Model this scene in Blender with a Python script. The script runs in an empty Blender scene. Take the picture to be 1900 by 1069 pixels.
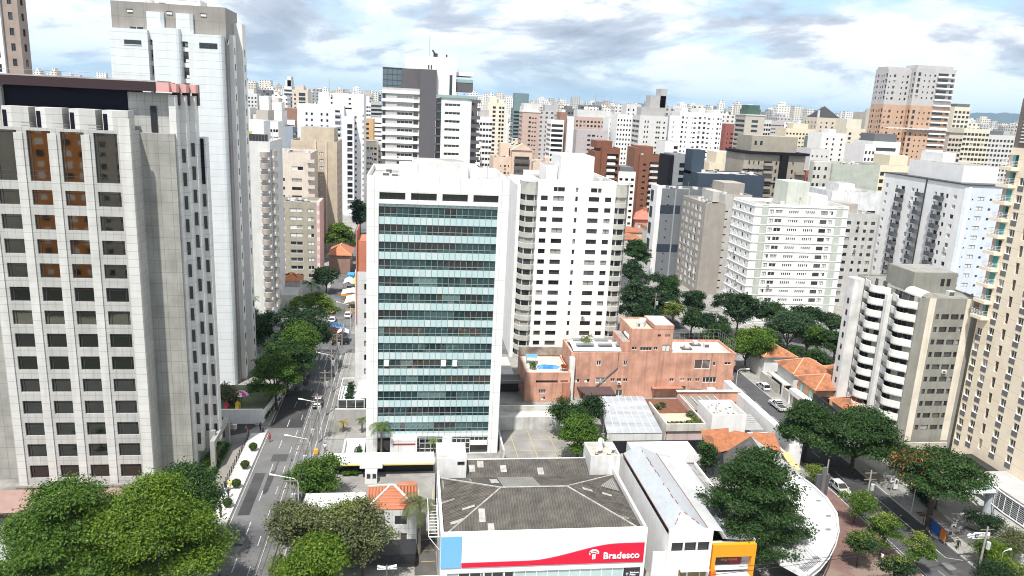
import bpy, math, random
import numpy as np
from mathutils import Vector, Matrix
rnd = random.Random(7)
scene = bpy.context.scene
COL = scene.collection
RAD = math.radians

# ------------------------------------------------------------------ camera, sky, sun, exposure
CAM_H, FOC = 60.0, 1400.0            # camera height in metres, focal length in photo pixels (1900 wide)
def cam_axes(yaw, pitch, roll):
    f = Vector((math.sin(yaw)*math.cos(pitch), math.cos(yaw)*math.cos(pitch), -math.sin(pitch)))
    r0 = Vector((math.cos(yaw), -math.sin(yaw), 0)); u0 = r0.cross(f)
    c, s = math.cos(roll), math.sin(roll)
    return c*r0 + s*u0, c*u0 - s*r0, f
CR, CU, CF = cam_axes(RAD(8.0), RAD(13.65), RAD(2.8))
cam_data = bpy.data.cameras.new('Camera')
cam = bpy.data.objects.new('Camera', cam_data); COL.objects.link(cam)
cam_data.sensor_width = 36.0; cam_data.lens = FOC/1900*36; cam_data.clip_start = 0.5; cam_data.clip_end = 60000
cam.matrix_world = Matrix(((CR.x, CU.x, -CF.x, 0), (CR.y, CU.y, -CF.y, 0), (CR.z, CU.z, -CF.z, CAM_H), (0, 0, 0, 1)))
scene.camera = cam
scene.render.resolution_x, scene.render.resolution_y = 1024, 576
scene.view_settings.view_transform = 'Standard'; scene.view_settings.look = 'None'
scene.view_settings.gamma = 1.0; scene.view_settings.use_curve_mapping = False
scene.view_settings.exposure = 0.9
cy = scene.cycles
cy.pixel_filter_type = 'BLACKMAN_HARRIS'; cy.filter_width = 1.05
cy.max_bounces = 6; cy.diffuse_bounces = 3; cy.glossy_bounces = 3; cy.transmission_bounces = 3
cy.transparent_max_bounces = 6; cy.volume_bounces = 0; cy.caustics_reflective = False; cy.caustics_refractive = False
try:
    cy.use_denoising = True; cy.denoiser = 'OPENIMAGEDENOISE'
except Exception: pass

SUN_EL, SUN_DIR = RAD(63), Vector((-0.42, -0.91, 0)).normalized()     # horizontal direction towards the sun
to_sun = Vector((SUN_DIR.x*math.cos(SUN_EL), SUN_DIR.y*math.cos(SUN_EL), math.sin(SUN_EL)))
sun_data = bpy.data.lights.new('Sun', 'SUN'); sun_data.energy = 3.7; sun_data.angle = RAD(1.2); sun_data.color = (1.0, 0.955, 0.89)
sun = bpy.data.objects.new('Sun', sun_data); COL.objects.link(sun)
sun.rotation_euler = to_sun.to_track_quat('Z', 'Y').to_euler(); sun.location = (0, 0, 300)

world = bpy.data.worlds.new('World'); scene.world = world; world.use_nodes = True
def build_world():
    nt = world.node_tree; N, Lk = nt.nodes, nt.links
    for n in list(N): N.remove(n)
    out = N.new('ShaderNodeOutputWorld'); bg = N.new('ShaderNodeBackground'); Lk.new(bg.outputs[0], out.inputs[0])
    sky = N.new('ShaderNodeTexSky'); sky.sky_type = 'NISHITA'; sky.sun_disc = False
    sky.sun_elevation = SUN_EL; sky.sun_rotation = math.atan2(SUN_DIR.x, SUN_DIR.y)
    sky.altitude = 760; sky.air_density = 1.0; sky.dust_density = 1.0; sky.ozone_density = 1.2
    tc = N.new('ShaderNodeTexCoord'); sep = N.new('ShaderNodeSeparateXYZ'); Lk.new(tc.outputs['Generated'], sep.inputs[0])
    def math_(op, a, b=None):
        m = N.new('ShaderNodeMath'); m.operation = op
        for i, v in enumerate((a, b)):
            if v is None: continue
            if isinstance(v, (int, float)): m.inputs[i].default_value = v
            else: Lk.new(v, m.inputs[i])
        return m.outputs[0]
    zc = math_('ADD', math_('MAXIMUM', sep.outputs[2], 0.0), 0.24)
    comb = N.new('ShaderNodeCombineXYZ')
    Lk.new(math_('DIVIDE', sep.outputs[0], zc), comb.inputs[0]); Lk.new(math_('DIVIDE', sep.outputs[1], zc), comb.inputs[1])
    def noise(scale, detail, rough, off, dist=0.0):
        mp = N.new('ShaderNodeMapping'); mp.inputs['Location'].default_value = off
        Lk.new(comb.outputs[0], mp.inputs[0])
        n = N.new('ShaderNodeTexNoise'); n.inputs['Scale'].default_value = scale; n.inputs['Detail'].default_value = detail
        n.inputs['Roughness'].default_value = rough; n.inputs['Distortion'].default_value = dist
        Lk.new(mp.outputs[0], n.inputs['Vector']); return n.outputs[0]
    def ramp(v, stops):
        r = N.new('ShaderNodeValToRGB'); Lk.new(v, r.inputs[0]); e = r.color_ramp.elements
        while len(e) < len(stops): e.new(0.5)
        for el, (p, c) in zip(e, stops): el.position = p; el.color = (c[0], c[1], c[2], 1)
        return r.outputs[0]
    def mix(f, a, b):
        m = N.new('ShaderNodeMix'); m.data_type = 'RGBA'
        if isinstance(f, float): m.inputs[0].default_value = f
        else: Lk.new(f, m.inputs[0])
        Lk.new(a, m.inputs[6]); Lk.new(b, m.inputs[7]); return m.outputs[2]
    cover = ramp(noise(1.5, 10, 0.60, (3.1, 1.7, 0.0), 0.25), [(0.36, (0, 0, 0)), (0.48, (1, 1, 1))])
    shade = ramp(noise(1.25, 10, 0.60, (7.9, 4.2, 2.0), 0.35),
                 [(0.36, (0.66, 0.68, 0.69)), (0.49, (0.60, 0.62, 0.635)), (0.54, (0.36, 0.40, 0.465)), (0.64, (0.23, 0.265, 0.33))])
    sky_d = N.new('ShaderNodeVectorMath'); sky_d.operation = 'SCALE'; sky_d.inputs['Scale'].default_value = 0.10
    Lk.new(sky.outputs[0], sky_d.inputs[0])
    c = mix(cover, sky_d.outputs[0], shade)
    hz = ramp(sep.outputs[2], [(0.0, (0.65, 0.65, 0.65)), (0.035, (0.22, 0.22, 0.22)), (0.09, (0, 0, 0))])
    pale = N.new('ShaderNodeRGB'); pale.outputs[0].default_value = (0.36, 0.54, 0.64, 1)
    c = mix(hz, c, pale.outputs[0])
    Lk.new(c, bg.inputs[0]); bg.inputs[1].default_value = 1.0
build_world()

# ------------------------------------------------------------------ photo pixel -> place on the ground / at a distance
def ray(px, py): return CR*((px-950)/FOC) - CU*((py-534.5)/FOC) + CF
def G(px, py, z=0.0):
    d = ray(px, py); t = (z-CAM_H)/d.z; return (d.x*t, d.y*t)
def PY(px, py, Y):
    d = ray(px, py); t = Y/d.y; return (d.x*t, CAM_H + d.z*t)

# ------------------------------------------------------------------ materials
MATS = {}
def base_mat(name):
    m = bpy.data.materials.new(name); m.use_nodes = True
    nt = m.node_tree; b = nt.nodes['Principled BSDF']; return m, nt, b
def lk(nt, a, b): nt.links.new(a, b)
def node(nt, t, **kw):
    n = nt.nodes.new(t)
    for k, v in kw.items():
        if hasattr(n, k): setattr(n, k, v)
        else: n.inputs[k].default_value = v
    return n
def ramp(nt, v, stops):
    r = nt.nodes.new('ShaderNodeValToRGB'); nt.links.new(v, r.inputs[0]); e = r.color_ramp.elements
    while len(e) < len(stops): e.new(0.5)
    for el, (p, c) in zip(e, stops): el.position = p; el.color = (c[0], c[1], c[2], 1)
    return r.outputs[0]
def mixc(nt, f, a, b, mode='MIX'):
    m = nt.nodes.new('ShaderNodeMix'); m.data_type = 'RGBA'; m.blend_type = mode
    for i, v in ((0, f), (6, a), (7, b)):
        if isinstance(v, (int, float)): m.inputs[i].default_value = v
        elif isinstance(v, tuple): m.inputs[i].default_value = (v[0], v[1], v[2], 1)
        else: nt.links.new(v, m.inputs[i])
    return m.outputs[2]
def coords(nt, scale=(1, 1, 1), which='Object'):
    tc = nt.nodes.new('ShaderNodeTexCoord'); mp = nt.nodes.new('ShaderNodeMapping'); mp.inputs['Scale'].default_value = scale
    nt.links.new(tc.outputs[which], mp.inputs[0]); return mp.outputs[0]
def nz(nt, vec, scale, detail=4, rough=0.55):
    n = nt.nodes.new('ShaderNodeTexNoise'); n.inputs['Scale'].default_value = scale; n.inputs['Detail'].default_value = detail
    n.inputs['Roughness'].default_value = rough; nt.links.new(vec, n.inputs['Vector']); return n.outputs[0]
def W(c, dirt=0.16, rough=0.75, joints=None, key=None, spec=0.3):
    """painted or rendered wall: blotches, rain streaks, optional panel joints (width, height) of cladding"""
    k = ('W', c, dirt, rough, joints)
    if k in MATS: return MATS[k]
    m, nt, b = base_mat('wall_paint'); v = coords(nt)
    n1 = ramp(nt, nz(nt, v, 0.35, 5), [(0.35, (0, 0, 0)), (0.7, (1, 1, 1))])
    st = ramp(nt, nz(nt, coords(nt, (1.6, 1.6, 0.07)), 1.0, 4), [(0.48, (0, 0, 0)), (0.78, (1, 1, 1))])
    dark = tuple(x*max(.3, 1-2.1*dirt) for x in c); dark2 = tuple(x*max(.25, 1-3.2*dirt)*f for x, f in zip(c, (1, .97, .93)))
    col = mixc(nt, n1, c, dark); col = mixc(nt, mixc(nt, 0.6, (0, 0, 0), st), col, dark2)
    if joints:
        jw, jh = joints
        tcn = nt.nodes.new('ShaderNodeTexCoord'); sep = nt.nodes.new('ShaderNodeSeparateXYZ'); nt.links.new(tcn.outputs['Object'], sep.inputs[0])
        def line(a, period, wd):
            d = node(nt, 'ShaderNodeMath', operation='DIVIDE'); nt.links.new(a, d.inputs[0]); d.inputs[1].default_value = period
            f = node(nt, 'ShaderNodeMath', operation='FRACT'); nt.links.new(d.outputs[0], f.inputs[0])
            l = node(nt, 'ShaderNodeMath', operation='LESS_THAN'); nt.links.new(f.outputs[0], l.inputs[0]); l.inputs[1].default_value = wd/period
            return l.outputs[0]
        ad = node(nt, 'ShaderNodeMath', operation='ADD'); nt.links.new(sep.outputs[0], ad.inputs[0]); nt.links.new(sep.outputs[1], ad.inputs[1])
        mx = line(sep.outputs[2], jh, 0.06)
        if jw:
            m2 = node(nt, 'ShaderNodeMath', operation='MAXIMUM'); nt.links.new(mx, m2.inputs[0]); nt.links.new(line(ad.outputs[0], jw, 0.06), m2.inputs[1]); mx = m2.outputs[0]
        s = node(nt, 'ShaderNodeMath', operation='MULTIPLY'); nt.links.new(mx, s.inputs[0]); s.inputs[1].default_value = 0.55
        col = mixc(nt, s.outputs[0], col, tuple(x*0.3 for x in c))
    lk(nt, col, b.inputs['Base Color']); b.inputs['Roughness'].default_value = rough; b.inputs['Specular IOR Level'].default_value = spec
    MATS[k] = m; return m
def S(c, rough=0.5, metal=0.0, key=None, var=0.08, spec=0.4):
    """plain paint, metal or plastic with a little unevenness"""
    k = ('S', c, rough, metal, spec)
    if k in MATS: return MATS[k]
    m, nt, b = base_mat('paint'); v = coords(nt)
    col = mixc(nt, nz(nt, v, 1.3, 3), tuple(x*(1-var) for x in c), tuple(min(1, x*(1+var)) for x in c))
    lk(nt, col, b.inputs['Base Color']); b.inputs['Roughness'].default_value = rough; b.inputs['Metallic'].default_value = metal
    b.inputs['Specular IOR Level'].default_value = spec
    MATS[k] = m; return m
def GL(c=(0.012, 0.015, 0.018), rough=0.04, wav=0.25, spec=0.9):
    """window glass: dark room behind, sharp and slightly wavy reflection"""
    k = ('G', c, rough, wav, spec)
    if k in MATS: return MATS[k]
    m, nt, b = base_mat('window_glass'); b.inputs['Base Color'].default_value = (*c, 1)
    b.inputs['Roughness'].default_value = rough; b.inputs['Specular IOR Level'].default_value = spec; b.inputs['IOR'].default_value = 1.55
    geo = nt.nodes.new('ShaderNodeNewGeometry')
    bp = node(nt, 'ShaderNodeBump'); bp.inputs['Strength'].default_value = wav; bp.inputs['Distance'].default_value = 0.05
    nt.links.new(nz(nt, geo.outputs['Position'], 0.55, 2), bp.inputs['Height']); lk(nt, bp.outputs[0], b.inputs['Normal'])
    MATS[k] = m; return m
def NO(c1, c2, scale=1.0, rough=0.85, c3=None, sc=(1, 1, 1), detail=6, lo=0.35, hi=0.68, bump=0.0, spec=0.3):
    """ground, roof and stone surfaces: two or three colours broken by noise"""
    k = ('N', c1, c2, scale, c3, sc, lo, hi)
    if k in MATS: return MATS[k]
    m, nt, b = base_mat('surface'); v = coords(nt, sc)
    col = mixc(nt, ramp(nt, nz(nt, v, scale, detail), [(lo, (0, 0, 0)), (hi, (1, 1, 1))]), c1, c2)
    if c3: col = mixc(nt, ramp(nt, nz(nt, v, scale*0.23, 5), [(0.52, (0, 0, 0)), (0.62, (1, 1, 1))]), col, c3)
    fine = nz(nt, v, scale*9, 3)
    col = mixc(nt, 0.35, col, mixc(nt, fine, (0.25, 0.25, 0.25), (1, 1, 1)), 'MULTIPLY')
    lk(nt, col, b.inputs['Base Color']); b.inputs['Roughness'].default_value = rough; b.inputs['Specular IOR Level'].default_value = spec
    MATS[k] = m; return m
def STRIPE(c1, c2, axis, period, rough=0.7, duty=0.5, patches=None, sheet=None):
    """corrugated or pantiled roof: rows along one axis, weathered sheets"""
    k = ('R', c1, c2, axis, period, patches)
    if k in MATS: return MATS[k]
    m, nt, b = base_mat('corrugated_roof'); tc = nt.nodes.new('ShaderNodeTexCoord'); sep = nt.nodes.new('ShaderNodeSeparateXYZ'); nt.links.new(tc.outputs['Object'], sep.inputs[0])
    mu = node(nt, 'ShaderNodeMath', operation='MULTIPLY'); nt.links.new(sep.outputs[axis], mu.inputs[0]); mu.inputs[1].default_value = 2*math.pi/period
    sn = node(nt, 'ShaderNodeMath', operation='SINE'); nt.links.new(mu.outputs[0], sn.inputs[0])
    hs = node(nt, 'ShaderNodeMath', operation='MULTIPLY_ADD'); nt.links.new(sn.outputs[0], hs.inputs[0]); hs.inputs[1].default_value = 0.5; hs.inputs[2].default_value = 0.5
    v = coords(nt)
    blot = ramp(nt, nz(nt, v, 0.6, 6, 0.65), [(0.35, (0, 0, 0)), (0.7, (1, 1, 1))])
    c = mixc(nt, blot, c1, c2)
    if sheet:
        br = nt.nodes.new('ShaderNodeTexBrick'); nt.links.new(coords(nt, sheet), br.inputs['Vector']); br.inputs['Scale'].default_value = 1.0
        br.inputs['Color1'].default_value = (0.62, 0.62, 0.62, 1); br.inputs['Color2'].default_value = (1.15, 1.12, 1.08, 1); br.inputs['Mortar'].default_value = (0.7, 0.7, 0.7, 1)
        br.inputs['Mortar Size'].default_value = 0.004
        c = mixc(nt, 1.0, c, br.outputs[0], 'MULTIPLY')
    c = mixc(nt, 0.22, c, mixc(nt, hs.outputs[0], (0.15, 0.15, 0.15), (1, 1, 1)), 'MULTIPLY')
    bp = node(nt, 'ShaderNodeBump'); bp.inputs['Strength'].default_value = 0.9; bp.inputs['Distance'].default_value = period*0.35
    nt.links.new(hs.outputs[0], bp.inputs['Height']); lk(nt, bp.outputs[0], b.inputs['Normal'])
    lk(nt, c, b.inputs['Base Color']); b.inputs['Roughness'].default_value = rough; b.inputs['Specular IOR Level'].default_value = 0.3
    MATS[k] = m; return m
def LEAF(c1, c2, c3=None, tr=0.25):
    """leaves: each leaf its own tint, a little light passes through"""
    k = ('L', c1, c2, c3)
    if k in MATS: return MATS[k]
    m, nt, b = base_mat('leaves'); geo = nt.nodes.new('ShaderNodeNewGeometry')
    st = [(0.0, c1), (0.75, c2)] + ([(1.0, c3)] if c3 else [])
    col = ramp(nt, geo.outputs['Random Per Island'], st)
    col = mixc(nt, ramp(nt, nz(nt, coords(nt), 0.55, 3), [(0.35, (0, 0, 0)), (0.68, (1, 1, 1))]), col, mixc(nt, 1.0, col, (1.5, 1.35, 0.95), 'MULTIPLY'))
    lk(nt, col, b.inputs['Base Color']); b.inputs['Roughness'].default_value = 0.55; b.inputs['Specular IOR Level'].default_value = 0.25
    t = nt.nodes.new('ShaderNodeBsdfTranslucent'); nt.links.new(mixc(nt, 1.0, col, (1.3, 1.5, 0.5), 'MULTIPLY'), t.inputs[0])
    mx = nt.nodes.new('ShaderNodeMixShader'); mx.inputs[0].default_value = tr
    out = nt.nodes['Material Output']; nt.links.new(b.outputs[0], mx.inputs[1]); nt.links.new(t.outputs[0], mx.inputs[2]); nt.links.new(mx.outputs[0], out.inputs[0])
    MATS[k] = m; return m
WHITE = (0.80, 0.80, 0.79)
DARKG = GL(); MIDG = GL((0.05, 0.06, 0.065)); CURT = GL((0.36, 0.35, 0.32), 0.12); BROWNG = GL((0.10, 0.085, 0.07)); SHUT = S((0.62, 0.62, 0.60), 0.6)
FRAME = S((0.05, 0.05, 0.055), 0.4); WFRAME = S((0.74, 0.75, 0.75), 0.5); STEEL = S((0.35, 0.36, 0.37), 0.35, 0.7); CONC = NO((0.34, 0.33, 0.31), (0.24, 0.235, 0.22), 0.6)
ROOFG = NO((0.40, 0.39, 0.37), (0.27, 0.265, 0.25), 0.35, c3=(0.19, 0.185, 0.175)); ROOFL = NO((0.62, 0.61, 0.59), (0.45, 0.44, 0.42), 0.4, c3=(0.30, 0.29, 0.28))
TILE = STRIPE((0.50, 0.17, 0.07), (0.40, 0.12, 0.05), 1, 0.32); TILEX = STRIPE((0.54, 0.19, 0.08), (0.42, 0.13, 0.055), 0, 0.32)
WOODP = S((0.10, 0.085, 0.07), 0.8); BARK = NO((0.10, 0.08, 0.06), (0.05, 0.04, 0.03), 2.0)

# ------------------------------------------------------------------ mesh builder
class MB:
    def __init__(s, mats): s.v, s.f, s.m, s.mats = [], [], [], mats if isinstance(mats, list) else [mats]
    def mi(s, m):
        if m not in s.mats: s.mats.append(m)
        return s.mats.index(m)
    def quad(s, a, b, c, d, m=0):
        n = len(s.v); s.v += [tuple(a), tuple(b), tuple(c), tuple(d)]; s.f.append((n, n+1, n+2, n+3)); s.m.append(m)
    def poly(s, pts, m=0):
        n = len(s.v); s.v += [tuple(p) for p in pts]; s.f.append(tuple(range(n, n+len(pts)))); s.m.append(m)
    def box(s, x0, x1, y0, y1, z0, z1, m=0, skip=''):
        n = len(s.v); s.v += [(x0,y0,z0),(x1,y0,z0),(x1,y1,z0),(x0,y1,z0),(x0,y0,z1),(x1,y0,z1),(x1,y1,z1),(x0,y1,z1)]
        for k, f in (('b',(0,3,2,1)),('t',(4,5,6,7)),('f',(0,1,5,4)),('r',(1,2,6,5)),('k',(2,3,7,6)),('l',(3,0,4,7))):
            if k not in skip: s.f.append(tuple(n+i for i in f)); s.m.append(m)
    def obox(s, c, ux, hx, hy, z0, z1, m=0):
        """box turned in plan: centre c, unit x direction ux, half sizes"""
        u = Vector((ux[0], ux[1])).normalized(); w = Vector((-u.y, u.x)); n = len(s.v)
        P = [Vector(c[:2]) + u*a*hx + w*b*hy for a, b in ((-1,-1),(1,-1),(1,1),(-1,1))]
        s.v += [(p.x, p.y, z0) for p in P] + [(p.x, p.y, z1) for p in P]
        for f in ((0,3,2,1),(4,5,6,7),(0,1,5,4),(1,2,6,5),(2,3,7,6),(3,0,4,7)): s.f.append(tuple(n+i for i in f)); s.m.append(m)
    def prism(s, pts, z0, z1, m=0, top=None, bottom=True):
        n = len(s.v); k = len(pts)
        ar = sum(pts[i][0]*pts[(i+1)%k][1]-pts[(i+1)%k][0]*pts[i][1] for i in range(k))
        if ar < 0: pts = pts[::-1]
        s.v += [(p[0], p[1], z0) for p in pts] + [(p[0], p[1], z1) for p in pts]
        for i in range(k):
            j = (i+1) % k; s.f.append((n+i, n+j, n+k+j, n+k+i)); s.m.append(m)
        s.f.append(tuple(n+k+i for i in range(k))); s.m.append(m if top is None else top)
        if bottom: s.f.append(tuple(n+i for i in reversed(range(k)))); s.m.append(m)
    def tube(s, pts, r, n=6, m=0, cap=True):
        """round bar through points; r one radius or one per point"""
        pts = [Vector(p) for p in pts]; rs = r if isinstance(r, (list, tuple)) else [r]*len(pts); rings = []
        for i, p in enumerate(pts):
            d = (pts[min(i+1, len(pts)-1)] - pts[max(i-1, 0)]).normalized()
            a = d.orthogonal().normalized() if abs(d.z) < 0.9 else Vector((1, 0, 0)); a = (a - d*a.dot(d)).normalized(); b = d.cross(a)
            k = len(s.v); rings.append(k)
            for j in range(n):
                t = 2*math.pi*j/n; q = p + (a*math.cos(t) + b*math.sin(t))*rs[i]; s.v.append(tuple(q))
        for i in range(len(rings)-1):
            for j in range(n):
                s.f.append((rings[i]+j, rings[i]+(j+1) % n, rings[i+1]+(j+1) % n, rings[i+1]+j)); s.m.append(m)
        if cap:
            s.f.append(tuple(rings[0]+j for j in reversed(range(n)))); s.m.append(m)
            s.f.append(tuple(rings[-1]+j for j in range(n))); s.m.append(m)
    def lathe(s, prof, cx=0, cy=0, n=12, m=0):
        base = len(s.v)
        for r, z in prof:
            for j in range(n):
                t = 2*math.pi*j/n; s.v.append((cx+r*math.cos(t), cy+r*math.sin(t), z))
        for i in range(len(prof)-1):
            for j in range(n):
                a = base+i*n; s.f.append((a+j, a+(j+1) % n, a+n+(j+1) % n, a+n+j)); s.m.append(m)
    def facade(s, O, U, Wd, H, rects, dep, m=0, mrev=None):
        """wall sheet with real openings: O lower-left corner seen from outside, U unit direction to the right"""
        O, U = Vector(O), Vector(U); Z = Vector((0, 0, 1)); N = U.cross(Z)
        xs = sorted({0.0, Wd} | {round(x, 3) for r in rects for x in (r[0], r[0]+r[2])}); ys = sorted({0.0, H} | {round(y, 3) for r in rects for y in (r[1], r[1]+r[3])})
        xs = [x for x in xs if -1e-6 <= x <= Wd+1e-6]; ys = [y for y in ys if -1e-6 <= y <= H+1e-6]
        hole = set()
        xi = {x: i for i, x in enumerate(xs)}; yi = {y: i for i, y in enumerate(ys)}
        for r in rects:
            i0, i1 = xi.get(round(r[0], 3)), xi.get(round(r[0]+r[2], 3)); j0, j1 = yi.get(round(r[1], 3)), yi.get(round(r[1]+r[3], 3))
            if None in (i0, i1, j0, j1): continue
            for i in range(i0, i1):
                for j in range(j0, j1): hole.add((i, j))
        P = lambda u, v, d=0.0: O + U*u + Z*v - N*d
        for j in range(len(ys)-1):
            i = 0
            while i < len(xs)-1:
                if (i, j) in hole: i += 1; continue
                k = i
                while k < len(xs)-1 and (k, j) not in hole: k += 1
                s.quad(P(xs[i], ys[j]), P(xs[k], ys[j]), P(xs[k], ys[j+1]), P(xs[i], ys[j+1]), m); i = k
        mr = m if mrev is None else mrev
        for r in rects:
            u0, v0, u1, v1 = r[0], r[1], r[0]+r[2], r[1]+r[3]
            for a, b in (((u0,v0),(u1,v0)), ((u1,v0),(u1,v1)), ((u1,v1),(u0,v1)), ((u0,v1),(u0,v0))):
                s.quad(P(*a), P(*b), P(*b, dep), P(*a, dep), mr)
    def mesh(s, name, off=(0, 0, 0), smooth=False):
        me = bpy.data.meshes.new(name)
        v = np.array(s.v, dtype=np.float32).reshape(-1, 3) - np.array(off, dtype=np.float32)
        me.from_pydata(v.tolist(), [], s.f)
        for mt in s.mats: me.materials.append(mt)
        me.polygons.foreach_set('material_index', np.array(s.m, dtype=np.int32))
        if smooth: me.polygons.foreach_set('use_smooth', np.ones(len(s.f), dtype=bool))
        me.update(); return me
    def build(s, name, parent=None, at=(0, 0, 0), smooth=False, **props):
        """ONE mesh object; under a parent its coordinates become local to the parent's place"""
        if not s.f: return None
        off = Vector(at)
        if parent is not None: off = Vector(parent['_at'])
        o = bpy.data.objects.new(name, s.mesh(name, off, smooth)); COL.objects.link(o)
        if parent is not None:
            o.parent = parent; o['_at'] = tuple(off); KIDS.setdefault(parent.name, []).append(o)
        else: o.location = off; o['_at'] = tuple(off)
        for k, val in props.items(): o[k] = val
        return o
KIDS = {}                     # name of a thing or part -> its children, in the order they were built
def thing(name, label, cat, at=(0, 0, 0), group=None):
    o = bpy.data.objects.new(name, None); COL.objects.link(o); o.location = at; o.empty_display_size = 0.5
    o['label'] = label; o['category'] = cat; o['_at'] = tuple(at)
    if group: o['group'] = group
    return o
def tag(o, label, cat, group=None, kind=None):
    o['label'] = label; o['category'] = cat
    if group: o['group'] = group
    if kind: o['kind'] = kind
    return o
def place_copy(root, loc, rz=None, label=None, scale=None):
    """copy of a thing with its parts and sub-parts; meshes are shared"""
    def cp(o, par):
        c = o.copy(); COL.objects.link(c)
        if par is not None: c.parent = par
        for ch in list(KIDS.get(o.name, ())): cp(ch, c)
        return c
    r = cp(root, None); r.location = loc; r['_at'] = tuple(loc)
    if rz is not None: r.rotation_euler = (0, 0, rz)
    if scale is not None: r.scale = (scale,)*3 if isinstance(scale, (int, float)) else scale
    if label: r['label'] = label
    return r
def structure(name, mb): return mb.build(name, kind='structure')

# ------------------------------------------------------------------ windows and buildings
WCACHE, PANE = {}, {}
REFG = GL((0.36, 0.345, 0.32), 0.03, 0.06, 0.5); REFG.node_tree.nodes['Principled BSDF'].inputs['Metallic'].default_value = 1.0
DIMG = GL((0.085, 0.09, 0.085), 0.03, 0.06, 0.5); DIMG.node_tree.nodes['Principled BSDF'].inputs['Metallic'].default_value = 1.0  # darker mirror: tree reflections of the lower rows put into the colour
def win_mesh(w, h, kind, dep, var):
    if kind in 'hH': var = 'mirror' if kind == 'h' else 'dim'
    k = (round(w, 2), round(h, 2), kind, round(dep, 2), var)
    if k in WCACHE: return WCACHE[k]
    g = REFG if var == 'mirror' else DIMG if var == 'dim' else {0: DARKG, 1: MIDG, 2: CURT, 3: BROWNG}[var]
    fr = WFRAME if kind in 'WMoV' else FRAME
    mb = MB([fr, g]); t = (.10 if kind in 'WMV' else .07) if h > 0.9 else .05; y = dep*0.9
    mb.quad((0, y, 0), (w, y, 0), (w, y, h), (0, y, h), 1)
    if kind != 'p':
        y0, y1 = y-0.09, y-0.005
        mb.box(0, w, y0, y1, 0, t, 0); mb.box(0, w, y0, y1, h-t, h, 0); mb.box(0, t, y0, y1, t, h-t, 0); mb.box(w-t, w, y0, y1, t, h-t, 0)
        n = {'w': 2, 'W': 2, 'm': 2, 'M': 2, 'g': 3, 'o': 2, 'V': 4, 'f': 1, 'h': 1, 'H': 1}.get(kind, 2) if w > 0.7 else 1
        for i in range(1, n):
            x = w*i/n; mb.box(x-t/2, x+t/2, y0, y1, t, h-t, 0)
        if kind == 'o': mb.quad((t, y-0.03, t), (w/2, y-0.03, t), (w/2, y-0.03, h-t), (t, y-0.03, h-t), mb.mi(SHUT))
        if kind == 'O': mb.quad((t, y-0.03, t), (w-t, y-0.03, t), (w-t, y-0.03, h-t), (t, y-0.03, h-t), mb.mi(SHUT))
        if kind in 'hH':
            for x in (.13, .87): mb.box(w*x-t/2, w*x+t/2, y0, y1, t, h-t, 0)
            for q in ([.8] if h < 3 else [.1, .2, .95]): mb.box(t, w-t, y0, y1-.01, h*q, h*q+t, 0)
    me = mb.mesh('window'); gm = MB([g]); gm.quad((0, y-.002, 0), (w, y-.002, 0), (w, y-.002, h), (0, y-.002, h)); me2 = gm.mesh('pane')
    WCACHE[k] = me; PANE[me.name] = me2; return me
def grid(us, w, v0, dv, n, h, k):
    out = []
    for j in range(n):
        for u in us:
            uu, ww = u if isinstance(u, tuple) else (u, w)
            out.append((uu, v0+dv*j, ww, h, k))
    return out
ZV = Vector((0, 0, 1))
_m = MB([S((.60, .60, .58), .6), S((.12, .12, .12), .6)]); _m.box(.1, .95, -.38, -.003, 0, .55, 0); _m.box(.2, .7, -.4, -.381, .08, .48, 1); AC_ME = _m.mesh('air_conditioner')
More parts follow.
